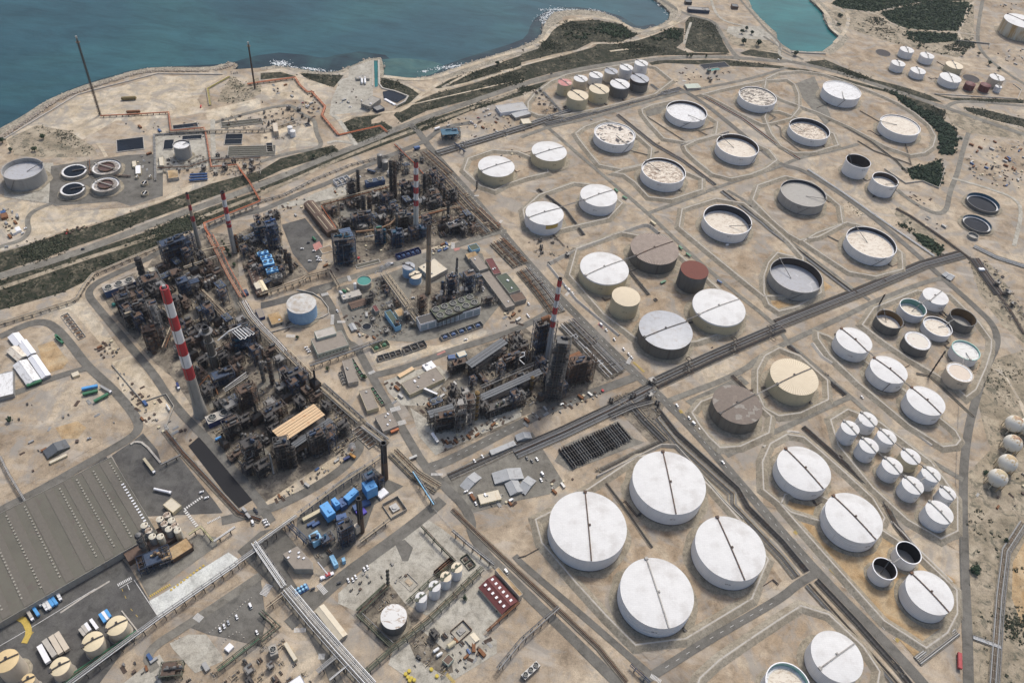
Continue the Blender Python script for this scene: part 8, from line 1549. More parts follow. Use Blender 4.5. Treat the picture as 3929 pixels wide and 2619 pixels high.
# pens, walls, fences
NM = ['the ten small tanks','the peeling roof tank','the white sunken roof tank','the mottled tank by the highway','the cream sunken roof tank','the two open tanks in the road bend','the blue black lined tank','the mottled brown roof tank','the black lined tank','the stony grey roof tank','the pale dusty roof tank','the dark grey open tank','the upper white pair','the ribbed brown and silver roofed tanks','the cream walled white topped pair','the small mixed tank group','the row of three white tanks','the small tanks in two rows','the two broad white tanks','the patchwork roofed tank','the large all cream tank','the four largest white tanks','the two small open tanks and lower white tank','the bottom edge tanks']
for p,nm in zip(PENS,NM):
 q = smooth(p,1,True);o_ = MB().bund(q,2.8,13.5,3.2,True);ob = o_.build('earth_bund',BUNDM)
 tag(ob,'low earth bund closing the pen around '+nm,'earth bund')
 qi,_ = offs(q,.1,True)
 cw = MB();cw.ribbon(q,1.4,3.23,True);cw.build('crest_kerb',CONCL,ob)
def wall(label,pts,h,th=.6,m_=CONCL,name='retaining_wall',slope=0):
 ob = (MB().bund(pts,th,th+slope*2,h) if slope else MB().bund(pts,th,th+.02,h)).build(name,m_);tag(ob,label,'wall');return ob
wall('ribbed concrete bank wall curving above the ribbed brown tank',smooth(T('B2',250,850,430,760,620,690,800,620,1080,510,1150,505,1240,580),1),3.5,.8,CONCW,slope=3.5)
wall('pale concrete wall around the corner of the largest white tanks',T('C2',680,1250,1260,965,1390,970,1500,1090,1830,1480)+T('D2',1990,100),4,.8,CONCL,slope=1.5)
wall('white concrete cross wall in front of the cream sunken roof tank',T('A2',1440,1315,1870,1195),3,.8,CONCL,slope=1)
wall('sloping grey concrete bank beside the long cream walled tank pen',T('B2',240,860,500,1180,880,1500),2.5,.8,CONCL,slope=2)
wall('pale ribbed bank beside the first white tank of the row of three',T('C3',440,40,530,160,620,220),2,1,CONCL,slope=2.5);wall('pale ribbed bank at the left of the broad white tank',T('C3',0,980,240,840,320,850),2,1,CONCL,slope=2.5)
wall('pale concrete strip wall beside the small open tanks',T('D3',1150,110,1430,400,1700,660),1.5,1.5,CONCL,slope=1.5);wall('concrete strip along the row of three white tanks',T('C3',700,270,900,440,1240,750,1520,960),1.5,1.5,CONCL,slope=1.5)
wall('long low white sea wall along the headland',T('A0',-60,1310,30,1262,330,1080,700,858,830,820,1420,668,2010,675),1.6,1.6,CONCL,name='sea_wall')
wall('white wall around the conifer corner',T('B3',1090,0,1280,130,1430,110,1580,175,1640,-20),2.5,.8,CONCL,name='boundary_wall')
wall('dark canal side wall with pale coping, left side',T('A1',1015,545,1012,780),1.5,2.0,CONCL,name='canal_wall');wall('dark canal side wall with pale coping, right side',T('A1',1065,545,1070,760,1100,800,1210,825,1330,870,1300,920,1220,960),1.5,2.5,CONCL,name='canal_wall')
wall('white edged yard wall of the terminal beyond the highway',T('A3',1540,850,2290,895,2325,815,2250,760),1.6,1.2,CONCL,name='boundary_wall');wall('grey wall at the far upper right road',T('A3',1735,372,2040,402,2030,440),3,1.2,CONCW,name='boundary_wall')
wall('grey causeway wall at the end of the lagoon',T('A3',250,475,560,490),2,3,CONCW,name='boundary_wall')
wall('pale yard wall along the dusty yard',T('C0',1010,235,1290,570,1500,500,1570,610,1500,800),1.8,.7,CONCW,name='boundary_wall');wall('curved pale kerb wall in the asphalt corner',smooth(T('C0',1180,955,1220,930,1300,940,1450,1120),1),1.5,2.0,CONCL,name='boundary_wall')
wall('pale basin wall around the pale blue tank',smooth(T('B1',60,1480,540,1350,640,1290,520,1130,330,1090),1),1.8,.8,CONCL,name='boundary_wall')
wall('light strip median between the asphalt lanes',T('D0',545,935,760,790,990,650),.4,1.6,CONCL,name='median_kerb');wall('kerb of the asphalt yard near the cream tanks',T('D0',1100,920,1250,1110),1.2,1.0,CONCL,name='boundary_wall')
def fence(label,pts,h=2.2,step=5,m_=LGREY):
 o0 = pts[0];pp = [p-o0 for p in pts];t = empty('wire_fence',o0,0,label,'fence');pr = MB().cyl((0,0,0),(0,0,h),.12,.12,4).mesh('post',m_);c = 0
 for a,b_ in zip(pp[:-1],pp[1:]):
  n = max(1,int((b_-a).length/step))
  for k in range(n):
   if c > 90:break
   c += 1;o = bpy.data.objects.new('post',pr);COL.objects.link(o);o.parent = t;o.location = a+(b_-a)*(k/n)
 b = MB()
 for z in (.5,h*.5,h-.1):b.tube([Vector((p.x,p.y,z)) for p in pp],.05,3)
 b.build('rail',m_,t)
fence('fence along the railway side of the works',T('A1',700,1370,1250,1180,1500,1060,2351,830));fence('fence between headland works and the highway scrub',T('B0',40,250,450,310,640,375,1180,335,1460,260,1640,180));fence('fence on the outer edge of the tank farm bend',T('A3',0,610,500,690,1000,840,1300,1010,1540,1200,1600,1380));fence('fence posts along the lower service road',T('D1',1560,0,1760,220,2100,520,2351,760));fence('fence beside the right edge road',T('C3',1770,300,1730,1300)+T('D3',1770,0,1790,1150));fence('fence of the turbine plant front',T('R',640,680,890,480))
# vehicles
CARW = mat('car_paint_white',(.78,.78,.78),.3,var=.03);CARS = mat('car_paint_silver',(.42,.44,.46),.3,.3,var=.05);CARD = mat('car_paint_dark',(.03,.035,.045),.3,var=.1);CARB = mat('car_paint_blue',(.03,.06,.16),.3);CARR = mat('car_paint_red',(.3,.02,.02),.3)
def veh(nm,cat,paint,L=4.4,W=1.85,van=False):
 t = empty(nm,(0,0,0),0,'x',cat);h = .95;H = 1.55 if not van else 2.15
 b = MB();b.box((0,0,.35),(L,W,h-.35));pr = [(-L/2+.1,-W/2+.05,h),(L/2-.1,-W/2+.05,h),(L/2-.1,W/2-.05,h),(-L/2+.1,W/2-.05,h)]
 b.build('body',paint,t);x0,x1 = (-L*.46,L*.12) if not van else (-L*.47,L*.3)
 b = MB();b._a([(x0,-W*.46,h),(x1+L*.16,-W*.46,h),(x1+L*.16,W*.46,h),(x0,W*.46,h),(x0+.35,-W*.38,H),(x1,-W*.38,H),(x1,W*.38,H),(x0+.35,W*.38,H)],[(0,1,5,4),(1,2,6,5),(2,3,7,6),(3,0,4,7)]);b.build('window_band',GLASS,t)
 MB().box(((x0+.35+x1)/2,0,H-.01),(x1-x0-.3,W*.78,.08)).build('roof',paint,t)
 if van:MB().box(((x0+x1)/2-.3,0,h),(x1-x0-.7,W*.97,H-h-.03)).build('cargo_box',paint,t)
 for i in (-1,1):
  for j in (-1,1):MB().cyl((i*L*.31,j*(W/2-.2),.33),(i*L*.31,j*(W/2+.02),.33),.33,.33,12).build('wheel',TYRE,t)
 for j in (-1,1):MB().box((L/2,j*W*.34,.6),(.08,.35,.18)).build('headlight',PLASW,t)
 return t
VP = {}
def vehicle(kind,c,x,y,an,label,group=None):
 if kind not in VP:
  VP[kind] = {'white':lambda:veh('parked_car','car',CARW),'silver':lambda:veh('parked_car','car',CARS),'dark':lambda:veh('parked_car','car',CARD),'blue':lambda:veh('parked_car','car',CARB),'red':lambda:veh('parked_car','car',CARR),'van':lambda:veh('van','van',CARW,5.6,2.1,True)}[kind]()
  t = VP[kind]
 else:t = copy_tree(VP[kind])
 p = P(c,x,y);t.location = (p.x,p.y,.03+.0025*_lay[0]);t.rotation_euler = (0,0,an);t['label'] = label
 if group:t['group'] = group
A1_,A2_ = R_(-53.5),R_(36)
lst = [('white','B1',375,722,0,'alone in the middle of the dark car park'),('white','B1',482,742,0,'beside the red marked ground'),('white','B1',443,832,0,'at the lower end of the dark car park'),('dark','B1',432,668,0,'at the top edge of the dark car park'),('white','B1',513,795,0,'rearmost of the tight cluster'),('white','B1',530,808,0,'second of the tight cluster'),('white','B1',518,825,0,'third of the tight cluster'),('white','B1',540,828,0,'front of the tight cluster'),
  ('white','B1',898,72,1,'near the blue cooling tower'),('white','B1',876,530,1,'inside the central plant'),('van','B1',1183,858,0,'passing the steam plume'),('silver','B1',1375,1165,0,'near the rusty chimney foot'),('white','B1',692,1282,1,'driving near the zebra crossing'),('white','B1',2008,1075,1,'upper of two by the building row'),('white','B1',2002,1095,1,'lower of two by the building row'),('white','B1',1850,1540,0,'on the road south of the fan house'),
  ('white','B2',65,1218,1,'alone below the pipe fields'),('van','B2',1858,690,0,'white box left of the building row'),('white','B2',55,1320,1,'above another by the boilers'),('white','B2',65,1332,1,'below another by the boilers'),('silver','B2',400,1065,1,'first of three queued by the crossing'),('van','B2',432,1095,1,'second of three queued by the crossing'),('white','B2',463,1122,1,'third of three queued by the crossing'),('van','B2',720,1408,1,'on the main road beside the red marking'),('white','B2',765,1455,1,'pickup behind the van on the main road'),('white','B2',838,1538,1,'alone on the main road near the silver roofed tank'),
  ('white','C2',922,97,1,'parked above the yellow hatching'),('white','C2',968,143,1,'upper of two above the zebra'),('white','C2',994,173,1,'lower of two above the zebra'),('silver','C2',365,595,2,'on the road under the scaffold tower'),('white','C2',1402,605,1,'by the corner of the patchwork tank pen'),('white','C2',1512,718,1,'first of the roadside row'),('van','C2',1555,768,1,'second of the roadside row'),('white','C2',1608,822,1,'third of the roadside row'),('blue','C2',1683,900,1,'last of the roadside row, dark blue'),('white','C2',1815,1118,1,'driving down the lower main road'),('van','C2',190,1225,1,'on the gravel car park'),('white','C2',178,1278,1,'small one below the van on gravel'),
  ('dark','C2',50,1080,1,'dark one left of three by the coil bank'),('dark','C2',95,1105,1,'dark one middle of three by the coil bank'),('silver','C2',140,1090,1,'silver one right of three by the coil bank'),('white','C1',1928,1105,1,'left of two on the bottom road lay-by'),('white','C1',2000,1065,1,'right of two on the bottom road lay-by'),('white','C1',1850,1382,2,'left of the trio by the triple bay building'),('white','C1',1892,1398,2,'middle of the trio by the triple bay building'),('dark','C1',1912,1425,2,'dark one of the trio by the triple bay building'),('white','C1',1940,1490,1,'pickup in front of the triple bay building'),('van','C1',2258,1460,2,'on the gravel right of the triple bay building'),('white','C1',410,85,2,'rear one of three by the pale green building'),('white','C1',425,104,2,'middle one of three by the pale green building'),('white','C1',438,123,2,'front one of three by the pale green building'),
  ('white','D1',965,530,1,'right one of two on the bare yard'),('white','D1',937,548,1,'left one of two on the bare yard'),('white','D1',792,648,1,'left one of three on the bare yard'),('white','D1',832,642,1,'middle one of three on the bare yard'),('white','D1',858,618,1,'right one of three on the bare yard'),('dark','D1',472,725,2,'on the zebra crossing side'),('dark','D1',708,672,2,'small dark one at the kerb'),('white','D1',35,108,2,'uppermost of three by the junction'),('white','D1',48,128,2,'middle of three by the junction'),('white','D1',62,150,2,'lowest of three by the junction'),('van','D1',2215,570,1,'low truck on the lower road'),
  ('white','C0',1820,1387,2,'upper of two by the wire line'),('white','C0',1865,1438,2,'lower of two by the wire line'),('silver','C0',808,903,2,'beside the machinery house'),('van','D0',2262,880,1,'white one in the car park, uppermost'),('white','D0',2138,978,1,'second in the gravel car park'),('silver','D0',2062,1030,1,'silver one in the gravel car park'),('white','D0',2025,1062,1,'fourth in the gravel car park'),('white','D0',1988,1092,1,'lowest in the gravel car park'),('white','D0',2320,1118,1,'near the right end of the gravel car park'),('dark','D0',2318,30,1,'dark one beside the trailer on the plant road'),('dark','D0',2300,10,1,'dark one above it on the plant road'),('van','D0',2282,130,1,'white lorry cab on the plant road'),
  ('dark','B0',750,725,3,'dark one driving on the highway'),('white','B0',232,540,4,'by the small cabins'),('white','B0',208,582,4,'below the small cabins'),('silver','B0',62,705,3,'at the left edge track'),('silver','B0',115,390,1,'near the orange container roof'),('dark','A2',270,672,3,'on the highway behind the ten small tanks'),('white','A2',2320,545,5,'on the highway bend'),('silver','A2',632,1088,3,'on the road before the peeling roof tank'),('white','A3',135,543,5,'on the highway above the farm'),('white','C3',885,530,1,'on the road at the small tanks'),
  ('white','A1',1898,1105,0,'front left in the upper yard'),('blue','A1',1912,1122,0,'navy one in the upper yard'),('white','A1',1935,1135,0,'front right in the upper yard'),('red','A1',1962,1070,0,'red one in the upper yard'),('silver','A1',2012,1015,0,'silver one behind the red one'),('dark','A1',2032,1005,0,'dark one behind the red one'),('white','A1',2052,995,0,'white one behind the red one'),('white','A1',2205,1035,0,'left one between the office blocks'),('white','A1',2255,1045,0,'middle one between the office blocks'),('white','A1',2275,1062,0,'right one between the office blocks'),('silver','A1',2025,1055,0,'lone silver one near the kerb'),('white','A1',808,972,0,'lone one on the pump station yard'),('white','A1',912,915,1,'small one by the pump station'),('red','A1',382,935,0,'red one in the contractor yard'),('white','A1',412,960,1,'white one left in the contractor yard'),('white','A1',435,962,1,'white one right in the contractor yard')]
AN = [R_(20),A1_,A2_,R_(28),R_(70),R_(-22)]
for kd,c,x,y,k,l in lst:
 colr = {'white':'white car ','silver':'silver car ','dark':'dark car ','blue':'blue car ','red':'red car ','van':'white van '}[kd]
 vehicle(kd,c,x,y,AN[k]+rnd.uniform(-.05,.05),colr+l.replace('dark one ','').replace('white one ','').replace('silver one ','').replace('red one ','').replace('navy one ',''),'cars and vans parked or driving around the plant')
def trailer(label,c,x0,y0,x1,y1,body,W=2.6,H=2.9,cab=None,tank_=False,name='trailer'):
 a,b_ = P(c,x0,y0),P(c,x1,y1);d = b_-a;L = d.length;t = empty(name,(a+b_)/2,ang(a,b_),label,'lorry' if cab else 'trailer')
 z = .03+.0025*_lay[0]
 if tank_:MB().cyl((-L/2,0,z+2),(L/2-(2.6 if cab else 0),0,z+2),1.25,1.25,14).build('tank_barrel',body,t)
 else:MB().box((-1.3 if cab else 0,0,z+1),(L-(2.8 if cab else 0),W,H-.6)).build('cargo_box',body,t)
 if not tank_ and body in (SKYB,BLUE):MB().box((-1.3 if cab else 0,0,z+H+.42),(L-(3.2 if cab else .4),W*.8,.1)).build('cover',body,t)
 MB().box((0,0,z+.7),(L,W*.5,.28)).build('chassis',STEEL,t)
 if cab:MB().box((L/2-1.2,0,z+.5),(2.2,W*.95,2.4)).build('cab',cab,t);MB().box((L/2-.08,0,z+1.6),(.1,W*.8,.8)).build('windscreen',GLASS,t)
 for i in (-.38,-.28,.1 if not cab else .36):
  for j in (-1,1):MB().cyl((i*L,j*(W/2-.4),z+.45),(i*L,j*W/2,z+.45),.5,.5,10).build('wheel',TYRE,t)
for a in [('white trailer, rightmost at the warehouse dock','D0',500,722,560,835,PIPEW,2.6,2.9,PLASW),('sky blue trailer, right of the dock pair','D0',440,755,525,875,SKYB),('sky blue trailer, left of the dock pair','D0',410,770,492,890,SKYB),('white trailer next to the blue dock pair','D0',390,790,465,915,PIPEW),('white trailer fourth from the right at the dock','D0',362,805,438,925,PIPEW,2.6,2.9,PLASW),('white short trailer at the dock','D0',335,820,385,885,PIPEW),('lone sky blue trailer at the dock','D0',278,850,360,975,SKYB),('greyish white trailer at the left dock end','D0',238,895,308,1015,CONCL,2.6,2.9,PLASW),
   ('blue trailer left of the striped trio behind the cream tanks','D0',910,960,958,1035,SKYB),('white trailer in the middle of the striped trio','D0',935,942,985,1010,PLASW),('blue trailer right of the striped trio','D0',962,925,1005,990,SKYB),('white trailer right of the group of four','D0',828,1010,890,1095,PLASW),('white trailer third in the group of four','D0',782,1045,825,1110,PLASW),('grey white trailer second in the group of four','D0',755,1065,800,1130,CONCL),('grey white trailer first in the group of four','D0',730,1095,775,1155,CONCL),
   ('long white container, leftmost of the four big ones','D0',370,1250,450,1400,PLASW,4.2,4),('long beige container, second of the four big ones','D0',415,1200,510,1345,CONCL,4.2,4),('long brown white container, third of the four big ones','D0',475,1165,565,1320,BEIGE,4.2,4),('long brown white container, rightmost of the four big ones','D0',525,1135,620,1290,BEIGE,4.2,4),
   ('cream box lorry with white cab beside the kerb','C0',1305,1095,1400,1220,CREAM,2.6,2.9,PLASW),('white tank lorry in the fenced wash bay','C0',1395,1365,1550,1400,PLASW,2.6,2.9,PLASW,True),('blue covered lorry by the dirt heap','C0',745,470,888,440,SKYB,3,3.4),('dark green lorry trailer in front of the blue one','C0',752,515,888,482,GREENP,3,3),('dark green trailer near the white tractor','C0',855,580,985,512,GREENP,3,3),('white tractor lorry beside the green trailer','C0',910,438,1010,495,LGREY,2.6,2.4,PLASW),('teal green trailer under the white sheds','C0',250,440,385,390,GREENP,3,3),('green trailer on the upper lane','B0',508,1510,560,1560,GREENP,2.6,3),('green lorry on the lane near the white sheds','C0',515,0,575,55,GREENP,2.6,3),
   ('white lorry by the dark leg frame','C1',1545,865,1600,945,PLASW,3,3,PIPEW),('orange container lorry at the plant corner','C1',1175,855,1245,825,mat('orange_container',(.45,.14,.05),.6),2.6,2.9),('blue container next to the orange one','C1',1160,825,1225,800,BLUE,2.6,2.9),('orange container near the steam puff','C1',805,1050,855,1085,mat('amber_container',(.5,.25,.06),.6),2.6,2.9),('navy container near the steam puff','C1',750,1105,805,1075,DBLUE,2.6,2.9),('grey flat lorry on the ochre verge','C1',1340,1095,1410,1065,LGREY,2.6,2.4),('grey trailer queueing on the plant road, upper','D0',2190,5,2225,40,LGREY),('grey trailer queueing on the plant road, lower','D0',2225,55,2260,95,LGREY),('red truck box by the right edge road','D3',1755,1310,1758,1450,REDW,3.4,3.2),('tractor and grey body lorry near the tallest chimney','C0',1600,410,1620,465,DBLUE,2.6,2.4,PLASW),('green skip, upper one by the clean white tank','B2',840,185,870,212,GREENP,3,1.8),('green skip, lower one by the clean white tank','B2',912,252,952,275,GREENP,3,1.8),('green skip behind the ribbed brown tank','B2',1420,700,1448,730,GREENP,3,1.8),('green skip beside a white pickup','B2',1485,765,1525,795,GREENP,3,1.8),('green skip in the dark tank pen','B2',1255,1035,1300,1015,GREENP,3,1.8),('blue skip by the farm road','B2',1765,1010,1805,1035,BLUE,3,1.8),('cream container at the pen corner','B2',1165,475,1210,510,CREAM,3,2.4),
   ('navy containers behind the cooling tower, left','A1',965,1545,1035,1568,STEELB,3,3),('white lorry near the yard entrance','A1',1570,1180,1615,1165,PLASW,3,3),('blue shed like container by the orange pipes','A1',1385,1355,1435,1345,BLUE,5,4)]:trailer(*a)
for x,y,l in ((800,530,'right'),(600,660,'middle'),(175,925,'left')):
 p = P('D0',x,y);t = empty('dock_canopy',p,A2_+.2,'olive yellow dock canopy on the warehouse front, the %s one' % l,'dock');MB().box((0,0,0),(8.5,4,3.4)).build('body',YOLIVE,t);MB().box((0,0,3.4),(8.8,4.3,.3)).build('roof',YELLOW,t)
p = P('D1',600,610);t = empty('mobile_crane',p,R_(35),'white mobile crane with lowered lattice boom beside the turbine plant','crane')
MB().box((0,0,1),(13,3,1.4)).build('chassis',PLASW,t);MB().box((-5,0,1),(2.6,2.9,2.6)).build('cab',PLASW,t);MB().box((1,0,2.4),(4.5,3.2,1.8)).build('slewing_house',REDW,t)
q = P('D1',515,480,10)-p;c_,s_ = cos(-R_(35)),sin(-R_(35));MB().cyl((1,0,3.6),(q.x*c_-q.y*s_,q.x*s_+q.y*c_,11),.7,.4,4).build('boom',PLASW,t)
for i in (-4.5,-2.5,1.5,4):
 for j in (-1,1):MB().cyl((i,j*1.2,.65),(i,j*1.6,.65),.65,.65,12).build('wheel',TYRE,t)
p = P('D1',365,735);t = empty('blue_cooler_skid',p,R_(40),'skid of eight pale blue cylinders near the crane','cooling unit');MB().box((0,0,0),(14,6.5,1.2)).build('skid',BLUE,t)
for i in range(4):
 for j in (-1,1):MB().cyl((-4.8+i*3.2,j*1.6,1.2),(-4.8+i*3.2,j*1.6,4.2),1.1,1.1,16).build('cylinder',LSKYB,t)
# loose items
def item(nm,cat,m_,kind):
 t = empty(nm,(0,0,0),0,'x',cat)
 if kind == 0:MB().box((0,0,0),(2.4,2.0,1.5)).build('box',m_,t);MB().box((0,0,1.5),(2.5,2.1,.15)).build('lid',m_,t)
 elif kind == 1:MB().box((0,0,0),(6,2.4,2.4)).build('container_box',m_,t);b = MB();[b.box((-2.7+.6*k,0,.1),(.12,2.5,2.2)) for k in range(10)];b.build('corrugation',m_,t)
 elif kind == 2:
  for k in range(3):MB().cyl((k*.9-.9,rnd.uniform(-.3,.3),0),(k*.9-.9,0,1.1),.4,.4,10).build('barrel',m_,t)
 elif kind == 3:
  for k in range(5):MB().cyl((-3,k*.55-1.1,.35),(3,k*.55-1.1,.35),.25,.25,6).build('tube',m_,t)
 elif kind == 4:MB().box((0,0,0),(1.6,1.6,1.2)).build('cabinet',m_,t);MB().cyl((1.6,0,0),(1.6,0,1.6),.5,.5,10).build('vessel',m_,t)
 return t
IT = [(item('crate','crate',CREAM,0),'pale crate'),(item('crate','crate',BROWN,0),'brown crate'),(item('shipping_container','container',LGREY,1),'light grey container'),(item('shipping_container','container',RUST,1),'rusty container'),(item('shipping_container','container',BLUE,1),'blue container'),(item('barrel_group','barrels',STEEL,2),'row of dark barrels'),(item('tube_stack','tubes',BROWN,3),'stack of brown tubes'),(item('tube_stack','tubes',LGREY,3),'stack of light grey tubes'),(item('service_cabinet','cabinet',GREY,4),'grey service cabinet'),(item('crate','crate',REDP,0),'red crate'),(item('service_cabinet','cabinet',STEEL,4),'dark service cabinet')]
usd = set()
def scatter(poly,where,wts,n,z=None):
 xs = [p.x for p in poly];ys = [p.y for p in poly];k = 0;g = 0
 while k < n and g < n*40:
  g += 1;x,y = rnd.uniform(min(xs),max(xs)),rnd.uniform(min(ys),max(ys))
  if not in_poly(x,y,poly) or any((x-a)**2+(y-b)**2 < (2.2+c*.7)**2 for a,b,c in OCC):continue
  OCC.append((x,y,2.0));k += 1;i = rnd.choices(range(len(IT)),wts)[0];t,nm = IT[i]
  if i in usd:t = copy_tree(t)
  usd.add(i);t.location = (x,y,.4);t.location.z = .02;t.rotation_euler = (0,0,rnd.choice((GA,GA+pi/2,GB,rnd.uniform(0,3))));t['label'] = where_of(x,y,nm);t['group'] = nm+' '+where;s = rnd.uniform(.8,1.3);t.scale = (s,s,s)
W0 = (5,7,3,3,.4,5,6,4,6,.4,7)
for poly,wh,n,w in [(T('C1',60,1490,560,1140,820,970,860,1010,480,1290,140,1480),'on the pale strip in front of the orange roof',26,W0),(T('C1',1640,1010,2351,690,2351,640,1640,900),'on the verge south of the slatted roofs',36,W0),(T('C2',0,700,760,450,760,500,0,790),'on the verge under the scaffold tower',34,W0),(T('A1',1560,1100,2351,1000,2351,1180,1600,1280),'in the upper contractor yard',40,W0),(T('A1',2040,1400,2351,1330,2351,1440,1760,1470),'on the bund behind the cream walled tanks',8,W0),(T('A2',0,1010,120,1150,0,1200),'at the upper crossing',8,W0),(T('A3',1880,1230,2351,1300,2351,1560,1850,1560),'in the storage yard at the right edge',45,(3,4,3,5,2,4,3,3,3,1,4)),(T('B3',1800,0,2351,0,2351,200,1850,100),'in the upper right scrap yard',30,W0),(T('B3',1250,180,1600,260,1640,560,1500,560,1300,330),'on the rough ground beside the water basins',14,W0),(T('A3',2080,40,2351,20,2351,100,2100,80),'in the far upper right yard',8,W0),(T('A3',2100,480,2351,420,2351,600,2200,580),'in the far right terminal',16,W0),(T('A1',370,930,540,900,560,1050,440,1060),'in the contractor corner beside the orange pipeline',16,W0),(T('B0',0,380,140,340,200,560,60,640),'in the small depot at the left edge',16,W0),(T('B0',560,560,760,510,800,520,600,590),'in the line of small bins near the highway',12,(2,6,0,2,0,4,0,0,2,5,2)),(T('C0',1010,230,1480,560,1500,760,1300,760,1180,600),'in the pale pipe yard left of the tallest chimney',30,W0),(T('C0',780,60,1000,0,1100,120,950,200),'in the small depot above the dusty yard',18,W0),(T('C0',20,560,1000,560,1100,760,300,1240,30,1000),'in the dusty yard',16,W0),(T('C0',1290,740,1560,700,1780,880,1680,960),'near the head of the black strip',10,W0),(T('C1',1120,400,1260,350,1300,600,1180,600),'on the pale verge of the workshop',9,W0),(T('C1',1400,600,1800,350,1850,420,1500,700),'in the lower central plant yard',14,W0),(T('B1',480,860,640,800,700,900,560,1000),'on the sandy bay below the navy frame',8,W0),(T('B1',640,180,800,140,830,210,680,250),'on the island at the back of the central plant',9,W0),(T('B1',180,310,400,240,380,420,190,440),'on the sandy corner left of the brown shed',10,W0),(T('B1',900,640,1200,740,1050,820,880,840),'on the open paving of the central plant',12,W0),(T('B1',1480,760,1700,650,1720,700,1500,800),'in the container bay beside the rusty chimney',16,(4,2,6,2,5,2,2,4,4,0,4)),(T('B1',750,1300,1200,1250,1100,1540,850,1500),'in the middle plant yard',24,W0),(T('B1',2180,1280,2351,1250,2351,1400,2200,1420),'right of the building row end',14,W0),(T('D1',700,760,1000,500,1280,480,1400,560,1100,800),'on the bare gravel yard',12,W0),(T('D1',1450,1300,1800,1100,2100,1200,1800,1500),'around the rusty yard',24,(3,4,1,4,1,5,3,3,4,3,4)),(T('D1',1280,1430,1420,1400,1500,1568,1320,1568),'yellow drum corner',1,W0),(T('D0',1100,1330,1400,1300,1400,1500,1100,1568),'by the tan slab at the bottom',8,W0),(T('C1',1820,1420,1960,1500,2300,1500,2200,1400),'near the triple bay building',10,W0),(T('C2',200,1230,420,1240,560,1300,250,1400),'at the edge of the gravel park',8,W0),(T('C3',1900,1400,2351,900,2351,1568,1900,1568),'in the scrub by the spheres',12,W0),(T('A2',1300,640,1650,600,1640,760,1400,760),'around the hut at the farm junction',12,W0),(T('A0',1200,1400,1400,1380,1400,1560,1200,1560),'in the clarifier yard',8,W0),(T('A1',700,780,840,760,1000,880,860,980,680,940),'on the pump station yard',8,W0)]:
 scatter(poly,wh,w,n)
scatter(T('A0',1100,1100,1850,1080,1850,1250,1320,1220),'on the sand around the black basins',W0,14);scatter(T('A1',0,790,330,720,560,900,480,930,0,930),'on the sand below the shorter flare',W0,16)
for k,(x,y) in enumerate(((1340,1465),(1308,1492),(1330,1520),(1360,1530),(1345,1550),(1385,1545),(1540,1450),(1590,1510))):
 p = P('D1',x,y);t = empty('yellow_drum',p,0,ORD[k]+' bright yellow drum from the top in the bottom centre yard','drum','yellow drums at the bottom centre');MB().cyl((0,0,0),(0,0,2),1.6,1.6,14).build('barrel',YELLOW,t);MB().cyl((0,0,2),(0,0,2.2),1.2,1.2,14).build('lid',YELLOW,t)
for pts,wh in ((T('D0',1880,1125,2060,980,2200,850,2280,790),'the upper gravel car park'),(T('D0',1990,1230,2050,1160,2150,1100,2210,1170),'the lower gravel car park'),(T('D0',1560,1190,1640,1150),'the tan slab')):
 for p,nn in walk(pts,2.6):
  b = MB();rock(b,0,0,.4,rnd.uniform(.5,.8));o = b.build('boulder',CONCL);o.location = (p.x,p.y,0);tag(o,'pale boulder in the row edging '+wh,'boulder','boulders edging '+wh)
# vegetation
def clump(b,x,y,z,r,n=7,flat=.7,mis=1):
 """n leafy tufts (bent triangles fans) around a centre"""
 for _ in range(n):
  u = Vector((rnd.gauss(0,1),rnd.gauss(0,1),abs(rnd.gauss(0,.8))));u.normalize();q = rnd.uniform(.55,1.0);c = Vector((x+u.x*r*q,y+u.y*r*q,z+u.z*r*q*flat));s = r*rnd.uniform(.28,.55)
  t1 = u.orthogonal().normalized();t2 = u.cross(t1);b.m = rnd.randrange(mis)
  vs = [c+u*s*.35];k = 5;a0 = rnd.uniform(0,6)
  for i in range(k):q2 = s*rnd.uniform(.6,1.3);vs.append(c+t1*q2*cos(a0+6.283*i/k)+t2*q2*sin(a0+6.283*i/k))
  b._a(vs,[(0,1+i,1+(i+1) % k) for i in range(k)])
def veg(poly,name,label,n,rr,m_,flat=.6,nt_=6,clus=True):
 b = MB();xs = [p.x for p in poly];ys = [p.y for p in poly];k = 0;g = 0;seeds = []
 while k < n and g < n*25:
  g += 1
  if clus and seeds and rnd.random() < .75:s = rnd.choice(seeds);x,y = s[0]+rnd.gauss(0,9),s[1]+rnd.gauss(0,6)
  else:x,y = rnd.uniform(min(xs),max(xs)),rnd.uniform(min(ys),max(ys))
  if not in_poly(x,y,poly):continue
  if len(seeds) < n/14:seeds.append((x,y))
  k += 1;r = rnd.uniform(*rr)*rnd.choice((.6,1,1));x += rnd.gauss(0,3);y += rnd.gauss(0,3);clump(b,x,y,r*.1,r,nt_,flat,len(m_))
 if b.v:tag(b.build(name,m_),label,'vegetation',kind='stuff')
DKL = mat('dark_scrub_leaf',(.028,.04,.02),.95,var=.4,world=True);GRL = mat('grey_scrub_leaf',(.10,.10,.065),.95,var=.4,world=True)
VG = [SCRUB,DKL,GRL]
veg(G_UP+G_UPL,'scrub','dark low scrub strip between the works and the highway',1500,(.8,2.4),VG)
veg(T('B0',-160,1070,0,1005,300,890,750,755,1330,560,1900,340,2351,190,2351,300,1850,480,1450,680,1200,790,850,930,750,1020,560,1110,250,1200,-160,1320),'scrub','dark mottled scrub belt between the highway and the left plant',2000,(.8,2.6),VG)
veg(V2_,'scrub','thin dark scrub belt beside the railway behind the central plant',700,(.7,2),VG)
